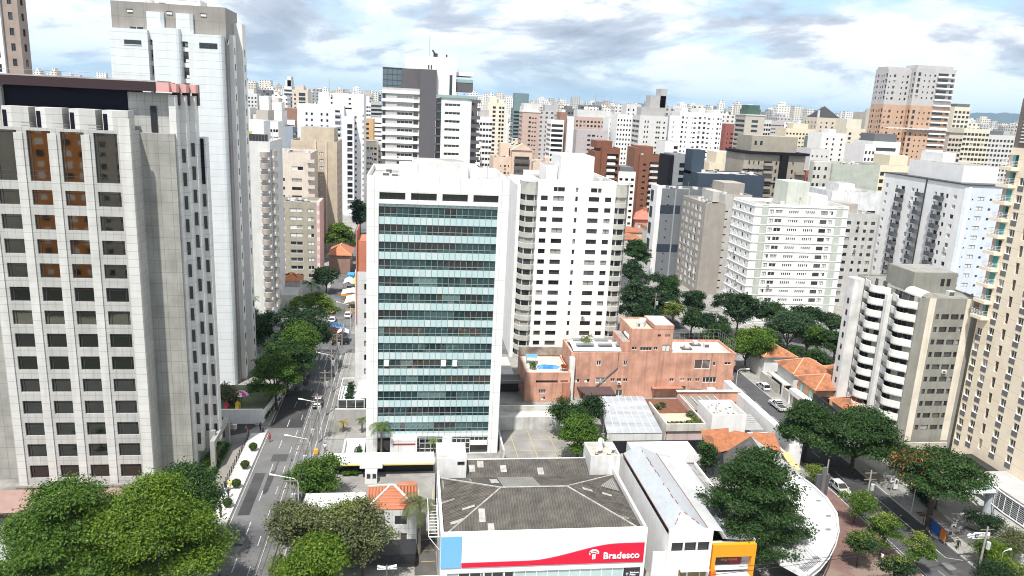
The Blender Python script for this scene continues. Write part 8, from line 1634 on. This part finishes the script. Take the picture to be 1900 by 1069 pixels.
# ------------------------------------------------------------------ poles, lamps, cables, signs, street furniture
def furniture():
    PO = NO((.42, .41, .39), (.32, .31, .30), 2.0); n_pole = 0
    def pole(lab, x, y, h=9.2, arms=True, group='utility poles along the left street'):
        p = thing('utility_pole', lab, 'utility pole', (x, y, 0), group); m = MB(PO); m.tube([(x, y, -.1), (x, y, h)], [.17, .11], 8); m.build('shaft', p)
        if arms:
            for z in (h-.5, h-1.6): m = MB(S((.20, .16, .12), .8)); m.box(x-1.0, x+1.0, y-.06, y+.06, z, z+.12); m.build('crossarm', p)
            m = MB(S((.45, .47, .48), .5)); m.tube([(x+.4, y-.3, h-3.2), (x+.4, y-.3, h-2.2)], .28, 10); m.build('transformer', p)
        return p
    ys = [96.5, 108.0, 117.5, 127.0, 139.0, 151.0, 163.0, 175.0]
    labs = ['closest utility pole on the left street beside the grey green trees', 'utility pole right behind the olive tree on the left street', 'utility pole beside the compact glossy tree of the lot', 'utility pole by the forecourt of the glass block', 'utility pole beside the patrol car', 'utility pole by the winter garden', 'utility pole shortly before the crosswalk', 'utility pole at the crosswalk corner']
    for y, l in zip(ys, labs): pole(l, -15.6, y)
    lamp0 = None
    for y, l in ((100.5, 'street lamp arm over the left street nearest the grey green trees'), (113.5, 'street lamp arm over the left street by the compact glossy tree'), (128.5, 'street lamp arm over the left street by the office forecourt'), (154, 'street lamp arm over the left street by the winter garden'), (195, 'street lamp arm over the left street beyond the crosswalk')):
        if lamp0 is None:
            lamp0 = thing('street_lamp', l, 'street lamp', (-15.2, y, 0), 'street lamps of the left street'); x = -15.2
            m = MB(S((.62, .63, .63), .4)); m.tube([(x, y, 0), (x, y, 6.4), (x-.5, y, 7.0), (x-3.2, y, 7.6)], .07, 6); m.build('post', lamp0); m = MB(S((.72, .73, .73), .3)); m.tube([(x-3.0, y, 7.57), (x-3.9, y, 7.72)], [.12, .16], 8); m.build('lamp_head', lamp0)
        else: place_copy(lamp0, (-15.2, y, 0), label=l)
    def cables(lab, runs, r=.035):
        m = MB(S((.03, .03, .03), .7))
        for a, b, sag in runs:
            a, b = Vector(a), Vector(b); pts = [a.lerp(b, i/8) - Vector((0, 0, sag*4*(i/8)*(1-i/8))) for i in range(9)]; m.tube(pts, r, 4)
        o = m.build('overhead_cable', at=runs[0][0]); tag(o, lab, 'cable', 'overhead cables')
    for k, (dx, z, nm) in enumerate(((-.9, 8.75, 'outermost street side upper'), (.0, 8.8, 'middle upper'), (.9, 8.75, 'building side upper'), (-.9, 7.65, 'outermost street side lower'), (.9, 7.65, 'building side lower'), (.15, 6.4, 'thick lowest'))):
        cables(f'{nm} overhead cable along the left street', [((-15.6+dx, a, z), (-15.6+dx, b, z), .35) for a, b in zip([70]+ys[:-1], ys)], .03 if k < 5 else .05)
    pole('utility pole between the young trees of the brick pavement', 71.6, 98.8, 7.5, True, 'utility poles of the right hand street'); pole('utility pole at the right lower corner beside the drive', 79.0, 83.2, 7.0, True, 'utility poles of the right hand street'); pole('utility pole of the side street by the white tower', 68.0, 196, 11, True, 'utility poles of the right hand street'); pole('utility pole among the side street cables', 80.5, 183, 10, True, 'utility poles of the right hand street'); pole('slim pole at the corner of the curved canopy', 69.2, 106.5, 5.5, False, 'utility poles of the right hand street')
    cables('overhead cable across the lower right corner', [((40, 76.0, 7.2), (79, 83.2, 6.6), .6), ((79, 83.2, 6.6), (100, 80, 6.6), .3)], .03); cables('second overhead cable just below the first in the lower right corner', [((36, 75.4, 6.6), (79, 83.2, 6.1), .5)], .03)
    cables('bundle of overhead cables over the side street', [((68, 196, 10.4), (80.5, 183, 9.4), .4), ((67.5, 196, 10.4), (80, 183, 9.4), .4), ((80.5, 183, 9.4), (74, 158, 8), .4), ((80.9, 183, 9.4), (75, 158, 7.6), .4)], .035)
    for l, x, y, h, d in (('grey street lamp leaning over the side street', 69, 198, 8, (3, -1)), ('grey street lamp over the far road near the round green tree', 84, 176, 8, (2.6, 0.4)), ('slim street lamp standing before the yellow green tree', 82.6, 166, 9, (.4, .1)), ('white street lamp above the hotel railing', 81.6, 82.6, 3.6, (.9, 0)), ('second white street lamp at the very corner of the hotel railing', 82.4, 79.6, 3.6, (.9, 0)), ('white arm lamp over the bus lane', 79.5, 98.6, 5.6, (-3.4, 1.2)), ('lamp arm at the end of the salmon building', 71.2, 147.5, 6.5, (1.8, -.6))):
        p = thing('street_lamp', l, 'street lamp', (x, y, 0), 'street lamps of the right hand street'); m = MB(S((.62, .63, .63), .4)); m.tube([(x, y, 0), (x, y, h*.93), (x+d[0]*.25, y+d[1]*.25, h), (x+d[0], y+d[1], h+.2)], .06, 6); m.build('post', p); m = MB(S((.74, .75, .75), .3)); m.tube([(x+d[0]*.9, y+d[1]*.9, h+.18), (x+d[0]*1.25, y+d[1]*1.25, h+.22)], [.13, .18], 8); m.build('lamp_head', p)
    # bus shelter, signs
    b = thing('bus_shelter', 'bus shelter with a grey roof and a blue and orange panel', 'bus shelter', (79.4, 91.5, 0))
    m = MB([S((.13, .12, .12), .6)]); m.obox((79.5, 92.2), (0.08, 1), 3.0, 1.1, 2.55, 2.68); m.build('roof', b)
    m = MB([S((.02, .10, .36), .4), S((.72, .22, .02), .4)]); m.obox((78.9, 92.6), (0.08, 1), 1.5, .05, .5, 2.1, 0); m.obox((78.75, 90.4), (0.08, 1), .6, .05, .5, 2.1, 1); m.build('advert_panel', b)
    for y in (89.6, 91.3, 93.2, 95.0): m = MB(S((.03, .06, .2), .4)); m.tube([(78.95, y, 0), (78.95, y, 2.55)], .05, 5); m.build('post', b)
    m = MB(S((.4, .2, .1), .6)); m.obox((79.7, 92.0), (0.08, 1), 1.6, .2, .45, .52); m.build('bench', b)
    def sign(nm, lab, x, y, z0, w, h, col, dark=None, post=True, cat='sign'):
        s = thing(nm, lab, cat, (x, y, 0)); m = MB([S(col, .5), S((.08, .08, .09), .5)]); m.box(x-w/2, x+w/2, y-.05, y+.05, z0, z0+h, 0)
        if dark: m.box(x-w*.28, x+w*.28, y-.07, y-.051, z0+h*dark, z0+h*(dark+.34), 1)
        m.build('panel', s)
        if post: m = MB(STEEL); m.tube([(x, y+.07, 0), (x, y+.07, z0+h)], .04, 5); m.build('post', s)
    sign('sign_totem', 'white totem sign with a black emblem beside the flame tree', 80.9, 91.6, .25, .75, 1.7, (.78, .78, .79), .15, False); sign('traffic_sign', 'white traffic sign on a post at the flame tree trunk', 80.1, 90.3, 2.2, .7, .9, (.75, .75, .74), .4); sign('bus_stop_sign', 'tall white bus stop sign with a dark pictogram on the pavement', 80.3, 105.2, 1.9, .65, 1.1, (.76, .77, .78), .3); sign('information_board', 'white and blue information board beside the hedge planter', 81.4, 105.6, .4, .7, 1.9, (.70, .73, .75), .5, False)
    h = thing('hotel_sign', 'white hanging street sign with a round end and a dark blue square', 'sign', (81.7, 84.9, 0)); WS = S((.80, .81, .82), .4)
    m = MB(WS); m.prism([(0, 0)], 0, .01) if False else None
    pts = [(78.9, 3.9), (81.5, 3.9), (81.5, 4.75), (79.1, 4.85), (78.75, 4.4)]; m.poly([(x, 85.2, z) for x, z in pts]); m.poly([(x, 85.32, z) for x, z in pts][::-1]); 
    for (p, q) in zip(pts, pts[1:]+pts[:1]): m.quad((p[0], 85.2, p[1]), (q[0], 85.2, q[1]), (q[0], 85.32, q[1]), (p[0], 85.32, p[1]))
    m.tube([(78.4, 85.21, 4.38), (78.4, 85.31, 4.38)], .36, 16); m.build('panel', h)
    m = MB([S((.03, .03, .16), .4), S((.35, .40, .40), .5), WS]); m.quad((79.15, 85.19, 4.05), (79.75, 85.19, 4.05), (79.75, 85.19, 4.62), (79.15, 85.19, 4.62), 0); m.quad((79.32, 85.185, 4.26), (79.7, 85.185, 4.26), (79.7, 85.185, 4.40), (79.32, 85.185, 4.40), 2); m.quad((79.82, 85.19, 4.5), (79.98, 85.19, 4.5), (79.98, 85.19, 4.62), (79.82, 85.19, 4.62), 0)
    for i, (a, c) in enumerate(((80.25, 80.8), (80.15, 81.25), (80.1, 81.1))): m.quad((a, 85.19, 4.5-.18*i), (c, 85.19, 4.5-.18*i), (c, 85.19, 4.58-.18*i), (a, 85.19, 4.58-.18*i), 1)
    m.quad((78.28, 85.18, 4.36), (78.5, 85.18, 4.36), (78.5, 85.18, 4.46), (78.28, 85.18, 4.46), 1); m.build('emblem', h)
    m = MB(STEEL); m.tube([(82.4, 85.5, 0), (82.2, 85.4, 3.4), (81.5, 85.27, 4.3)], .06, 6); m.build('post', h)
    d = thing('twin_lamp', 'post with two white wing shaped lamp heads before the black awning', 'lamp', (-2.2, 84.6, 0)); m = MB(STEEL); m.tube([(-2.2, 84.6, 0), (-2.2, 84.6, 3.3)], .06, 6); m.build('post', d)
    for sx in (-1, 1): m = MB(S((.76, .77, .77), .4)); m.quad((-2.2+sx*.1, 84.4, 2.9), (-2.2+sx*1.2, 84.4, 3.15), (-2.2+sx*1.2, 84.9, 3.15), (-2.2+sx*.1, 84.9, 2.9)); m.box(-2.2+min(sx*.1, sx*1.2), -2.2+max(sx*.1, sx*1.2), 84.4, 84.9, 2.78, 2.88); m.build('lamp_head', d)
    # bollards along the pale pavement, tall marker post, cones
    r0 = thing('bollard', 'dark iron bollard in the row between the office driveway and the pale pavement', 'bollard', (-28.0, 104.0, 0), 'bollards of the office driveway'); m = MB(S((.035, .033, .033), .6)); m.lathe([(0, 0), (.11, 0), (.09, .12), (.08, .95), (.11, 1.0), (.06, 1.1), (0, 1.12)], -28.0, 104.0, 8); m.build('post', r0)
    for i in range(1, 22): place_copy(r0, (-28.0, 104.0+1.22*i, 0))
    m = MB(S((.03, .03, .03), .6)); m.box(-26.55, -26.3, 102.2, 102.45, 0.1, 2.6); o = m.build('marker_post', at=(-26.4, 102.3, .1)); tag(o, 'slim black marker post standing on the pale pavement', 'post')
    for i, (x, y, l) in enumerate(((-29.2, 133.2, 'orange traffic cone by the dark driveway mouth'), (-28.6, 131.6, 'second traffic cone nearer the bollard row'), (-31, 132.5, 'traffic cone nearest the low white gate wall'))):
        c = thing('traffic_cone', l, 'traffic cone', (x, y, 0), 'traffic cones'); m = MB([S((.62, .12, .04), .6), S((.75, .74, .72), .6)]); m.box(x-.2, x+.2, y-.2, y+.2, 0, .05); m.lathe([(.15, .05), (.11, .3)], x, y, 8, 0); m.lathe([(.11, .3), (.08, .45)], x, y, 8, 1); m.lathe([(.08, .45), (.03, .7), (0, .7)], x, y, 8, 0); m.build('body', c)
    # white garden wall and playground
    w = thing('garden_wall', 'white wall of the raised garden with the playground beside the clad tower', 'wall', (-30, 135.6, 0)); m = MB(WPC); m.box(-36, -26.6, 135.4, 135.8, 0, 2.8); m.obox((-25.2, 147.5), (.12, 1), 12, .15, 0, 2.3); m.build('wall', w); m = MB(NO((.13, .17, .07), (.22, .22, .15), .6)); m.box(-40, -26.6, 135.8, 150, 1.6, 2.0); m.build('lawn', w)
    m = MB(WPC); m.box(-33.2, -30.8, 132.9, 133.3, 0, .9); o = m.build('gate_wall', at=(-32, 133, 0)); tag(o, 'low white wall piece at the mouth of the dark driveway', 'wall')
    u = thing('play_umbrella', 'pink and white striped umbrella in the playground garden', 'umbrella', (-31.2, 139.5, 2.0)); m = MB([S((.62, .05, .26), .6), S((.8, .7, .74), .6)])
    for i in range(10):
        t0, t1 = 2*math.pi*i/10, 2*math.pi*(i+1)/10; m.poly([(-31.2+1.5*math.cos(t0), 139.5+1.5*math.sin(t0), 4.2), (-31.2+1.5*math.cos(t1), 139.5+1.5*math.sin(t1), 4.2), (-31.2+.8*math.cos(t1), 139.5+.8*math.sin(t1), 4.75), (-31.2+.8*math.cos(t0), 139.5+.8*math.sin(t0), 4.75)], i % 2); m.poly([(-31.2+.8*math.cos(t0), 139.5+.8*math.sin(t0), 4.75), (-31.2+.8*math.cos(t1), 139.5+.8*math.sin(t1), 4.75), (-31.2, 139.5, 5.0)], i % 2)
    m.build('canopy', u); m = MB(STEEL); m.tube([(-31.2, 139.5, 2), (-31.2, 139.5, 4.9)], .05, 5); m.build('pole', u)
    for nm, l, x, y, c in (('play_slide', 'yellow slide under the striped umbrella', -31.6, 138.2, (.72, .45, .03)), ('play_house', 'small green play house in the garden', -34.2, 139.8, (.06, .40, .20)), ('play_bench', 'red play bench on the lawn behind the white wall', -33.6, 138.0, (.45, .04, .04))):
        q = thing(nm, l, 'playground toy', (x, y, 2.0)); m = MB(S(c, .5)); m.box(x-.45, x+.45, y-.4, y+.4, 2.0, 2.9); m.quad((x-.3, y-1.5, 2.05), (x+.3, y-1.5, 2.05), (x+.3, y-.4, 2.9), (x-.3, y-.4, 2.9)); m.poly([(x-.55, y-.5, 2.9), (x+.55, y-.5, 2.9), (x, y, 3.5)]); m.poly([(x+.55, y+.5, 2.9), (x-.55, y+.5, 2.9), (x, y, 3.5)]); m.build('body', q)
    # tower forecourt walls, hotel rail, pool
    f = thing('forecourt_wall', 'low pale walls and benches of the clad tower forecourt', 'wall', (-31, 165, 0)); m = MB(W((.66, .66, .65), .1)); m.box(-34, -29, 168, 168.4, 0, 1.2); m.obox((-31.2, 158), (.15, 1), 6, .2, 0, 1.0); m.box(-33.5, -28.5, 172.6, 173, 0, 1.4); m.build('wall', f)
    r = thing('white_railing', 'white metal railing around the sunken hotel garden', 'railing', (83, 80, 0)); m = MB(S((.78, .79, .79), .4))
    for i in range(7): p = (81.2+.45*i, 84.4-1.6*i); m.tube([(*p, 0), (*p, 1.5)], .07, 5)
    m.tube([(81.2, 84.4, 1.5), (83.9, 74.8, 1.5)], .08, 5); m.tube([(81.2, 84.4, .8), (83.9, 74.8, .8)], .05, 5); m.build('rail', r)
    r = thing('metal_handrail', 'pale double handrail beside the hotel ramp', 'railing', (87, 90, 0)); m = MB(S((.70, .71, .71), .4)); m.tube([(87.4, 93.8, 1.1), (90.4, 85.6, 1.1)], .07, 5); m.tube([(87.4, 93.8, .7), (90.4, 85.6, .7)], .06, 5)
    for t in (0, .33, .66, 1): m.tube([(87.4+3*t, 93.8-8.2*t, 0), (87.4+3*t, 93.8-8.2*t, 1.1)], .05, 5)
    m.build('rail', r)
    p = thing('garden_pool', 'blue edged pool in the hotel garden at the right corner', 'pool', (88, 80, 0)); m = MB([S((.20, .50, .58), .4), GL((.03, .16, .18), .05)]); m.box(86.2, 95, 74, 82.4, 0, .5, 0); m.box(86.6, 94.6, 74.4, 82.0, .5, .52, 1); m.build('basin', p)
    # yard clutter: crates, bins, planter ring, manholes
    q = thing('planter_ring', 'low kerbed ring with soil around the flame tree trunk', 'planter', (79.9, 92.5, 0)); m = MB(KERB); m.lathe([(1.5, 0), (1.5, .25), (1.3, .25), (1.3, 0)], 79.9, 92.4, 14); m.build('kerb_ring', q)
    st = thing('entrance_steps', 'broad pale steps between the pavement and the hotel drive', 'steps', (83, 95.5, 0)); m = MB([W((.6, .6, .58), .08)])
    for i in range(4): m.box(82.5+.45*i, 82.95+.45*i, 94.6, 97.0, 0, .12+.13*i)
    m.build('steps', st)
    for l, x, y in (('orange edged manhole in the pavement near the steps', 81.0, 98.2),):
        m = MB([S((.30, .16, .08), .7), S((.04, .04, .04), .7)]); m.box(x-.8, x+.8, y-.8, y+.8, .1, .112, 0)
        for i in range(3): m.box(x-.6, x+.6, y-.65+.45*i, y-.35+.45*i, .112, .118, 1)
        o = m.build('manhole_cover', at=(x, y, .1)); tag(o, l, 'manhole cover')
    m = MB([S((.10, .10, .11), .6), STEEL]); m.box(66.4, 68.6, 104.6, 105.0, 0, 3.8, 0); m.box(67.2, 67.8, 104.3, 104.6, 0, 5.2, 1); o = m.build('gate_pylon', at=(67.5, 104.6, 0)); tag(o, 'dark gate pylon at the tip of the curved canopy', 'gate')
    m = MB(W((.5, .3, .2), .2)); m.obox((-14.6, 104.5), (.05, 1), 8.5, .12, 0, 2.0); o = m.build('street_side_wall', at=(-14.6, 104, 0)); tag(o, 'weathered low wall between left street and the parking lot house', 'wall')
    g = thing('steel_gate', 'grey steel gate panels closing the service lane by the bank', 'gate', (2.6, 82, 0)); m = MB([S((.30, .33, .36), .5), WFRAME]); m.box(1.0, 4.1, 81.9, 82.0, 0, 3.2, 0); m.box(.9, 1.05, 81.8, 82.05, 0, 3.3, 1); m.box(2.4, 2.55, 81.8, 82.05, 0, 3.3, 1); m.box(.9, 4.2, 81.8, 82.05, 3.2, 3.35, 1); m.build('panel', g)
furniture()
# ------------------------------------------------------------------ people
def people():
    SKIN = S((.30, .16, .10), .6); cache = {}
    def body(pose):
        if pose in cache: return cache[pose]
        st = {'walk': .26, 'stride': -.24, 'stand': .05}[pose]; V, E, R_ = [], [], []
        def add(p, r, par=None):
            V.append(p); R_.append(r)
            if par is not None: E.append((par, len(V)-1))
            return len(V)-1
        pel = add((0, 0, .98), .15); sp = add((0, .01, 1.18), .135, pel); ch = add((0, 0, 1.38), .155, sp); nk = add((0, .01, 1.51), .06, ch); hd = add((0, .03, 1.63), .10, nk); tp = add((0, .02, 1.73), .075, hd); add((0, .135, 1.63), .016, hd)
        for sx in (-1, 1):
            s = st*sx; hp = add((sx*.10, 0, .92), .105, pel); kn = add((sx*.11, s*.55+.03, .50), .07, hp); an = add((sx*.11, s*1.0-.02, .09), .042, kn); add((sx*.12, s*1.0+.17, .04), .038, an)
            sh = add((sx*.19, 0, 1.42), .07, ch); el = add((sx*.25, -s*.35, 1.14), .048, sh); wr = add((sx*.25, -s*.8+.10, .92), .034, el); pa = add((sx*.25, -s*.85+.12, .85), .034, wr)
            for f in range(4): b = add((sx*(.235+.012*f), -s*.85+.10+.018*f, .80), .010, pa); add((sx*(.225+.012*f), -s*.85+.13+.016*f, .745+.012*abs(f-1.5)), .008, b)
            th = add((sx*.225, -s*.85+.165, .83), .011, pa); add((sx*.222, -s*.85+.185, .79), .009, th)
        me = bpy.data.meshes.new('person_body'); me.from_pydata(V, E, []); o = bpy.data.objects.new('person_body', me); COL.objects.link(o)
        md = o.modifiers.new('skin', 'SKIN'); md.use_smooth_shade = True
        for i, q in enumerate(me.skin_vertices[0].data): q.radius = (R_[i], R_[i]); q.use_root = (i == 0)
        sb = o.modifiers.new('sub', 'SUBSURF'); sb.levels = 1; sb.render_levels = 1; bpy.context.view_layer.update()
        out = bpy.data.meshes.new_from_object(o.evaluated_get(bpy.context.evaluated_depsgraph_get())); bpy.data.objects.remove(o); cache[pose] = out; return out
    def person(lab, x, y, rz, shirt, pants, pose='walk', sleeve=1.12, carry=None, hair=(.02, .015, .012), short=.0):
        r = thing('person', lab, 'person', (x, y, .1 if -28 < x < -25.3 else 0), 'people on the pavements'); me = body(pose).copy(); me.materials.clear()
        for m in (SKIN, S(shirt, .8), S(pants, .8), S((.03, .03, .03), .6)): me.materials.append(m)
        for p in me.polygons:
            c = p.center; z = c.z; arm = abs(c.x) > .2
            p.material_index = (0 if z > 1.5 else (1 if z > sleeve else 0) if arm and z > .7 else 1 if z > .95 else 3 if z < .1 else 0 if z < short else 2)
        o = bpy.data.objects.new('body', me); COL.objects.link(o); o.parent = r; KIDS.setdefault(r.name, []).append(o)
        m = MB(S(hair, .8)); m.lathe([(.02, 1.765), (.08, 1.745), (.108, 1.68), (.106, 1.62), (.09, 1.60)], 0, .005, 12); h = bpy.data.objects.new('hair', m.mesh('hair', smooth=True)); COL.objects.link(h); h.parent = r
        if carry:
            m = MB(S(carry, .7)); m.box(.30, .42, -.05, .25, .45, .78); m.tube([(.36, .02, .78), (.30, .1, .86), (.36, .18, .78)], .012, 5); b = m.build('shopping_bag', at=(x, y, 0)); b.location = (0, 0, 0); bpy.data.objects.remove(b)
        r.rotation_euler = (0, 0, rz); return r
    person('person in a bright yellow top walking on the pale pavement', -26.9, 110.3, .2, (.70, .62, .03), (.45, .40, .36), 'walk', 1.2, None, (.02, .02, .02), .5)
    person('person in black walking beside the one in yellow', -27.4, 109.9, .1, (.02, .02, .025), (.025, .025, .03), 'stride')
    person('person in a blue jacket leading the walking group', -27.3, 107.8, math.pi, (.03, .05, .16), (.05, .05, .07), 'walk', .9, None, (.02, .02, .02), .45)
    person('person in dark clothes at the front right of the walking group', -26.6, 107.9, math.pi-.1, (.03, .035, .05), (.03, .035, .045), 'stride', .9)
    person('person in a red shirt standing at the edge of the left roadway', -24.0, 127.4, .6, (.50, .04, .05), (.32, .04, .05), 'stand', 1.15)
    person('person in black beside a dark suitcase on the brown driveway', -26.4, 131.9, 1.0, (.02, .02, .02), (.02, .02, .025), 'stand')
    person('person in a white shirt standing on the office forecourt', -14.0, 123.2, 0, (.74, .74, .75), (.14, .15, .18), 'stand')
    person('person in black with light hair walking on the hotel drive', 79.9, 88.6, 2.6, (.02, .02, .022), (.025, .025, .025), 'walk', .9, None, (.42, .38, .32))
    person('person in a white shirt striding over the brick pavement', 66.2, 86.0, -1.2, (.74, .74, .74), (.05, .05, .06), 'walk')
    person('person in dark clothes by the forecourt bench of the clad tower', -30.6, 165.3, 0, (.03, .03, .035), (.04, .04, .05), 'stand', .9); person('second person in dark clothes at the clad tower forecourt', -29.9, 165.6, .4, (.05, .05, .06), (.03, .03, .04), 'stand', .9)
    person('person crossing the far side street', 73.5, 182.6, 1.2, (.05, .05, .06), (.04, .04, .06), 'walk', .9)
    c = thing('suitcase', 'dark upright suitcase next to the person in black', 'suitcase', (-25.9, 131.7, 0)); m = MB(S((.03, .028, .03), .5)); m.box(-26.1, -25.75, 131.5, 131.75, .08, .72); m.tube([(-26.02, 131.7, .72), (-26.02, 131.7, 1.0), (-25.83, 131.7, 1.0), (-25.83, 131.7, .72)], .015, 5); m.build('shell', c)
    bx = thing('orange_crate', 'yellow orange box stand beside the person in white', 'box', (-15.4, 122.6, 0)); m = MB(S((.66, .36, .04), .6)); m.box(-15.8, -15.1, 122.3, 122.9, 0, .8); m.build('box', bx)
people()
# ------------------------------------------------------------------ buildings across the street from the office tower, seen in its mirror windows
def mirrored():
    ORB = W((.74, .27, .05), .06)
    Bld('apartment_tower', 'orange tower with white windows reflected in the granite office glass', -112, -93, -30, -12, 66, ORB, cap=60)
    mb = MB([S((.78, .74, .66), .5), DARKG])
    for k in range(19):
        for i in range(5): z = 4+3.2*k; x = -111+3.8*i; mb.box(x, x+1.9, -11.99, -11.9, z, z+1.7, (i+k) % 3 == 0); 
    r = [o for o in bpy.data.objects if o.get('label', '').startswith('orange tower with white windows ref')][0]; mb.build('facing', r)
    B = Bld('apartment_tower', 'beige tower reflected in the right hand column of the granite office glass', -92.5, -70, -40, -12.5, 60, W((.50, .45, .36), .08), cap=10); mb = MB([DARKG])
    for k in range(17):
        for i in range(3): mb.box(-90+4.6*i, -88.4+4.6*i, -12.49, -12.4, 4+3.2*k, 5.6+3.2*k)
    B.part('facing', mb)
    Bld('apartment_tower', 'pale tower reflected in the left hand column of the granite office glass', -150, -112.5, -45, -12.5, 58, W((.52, .48, .40), .08), cap=10)
mirrored()
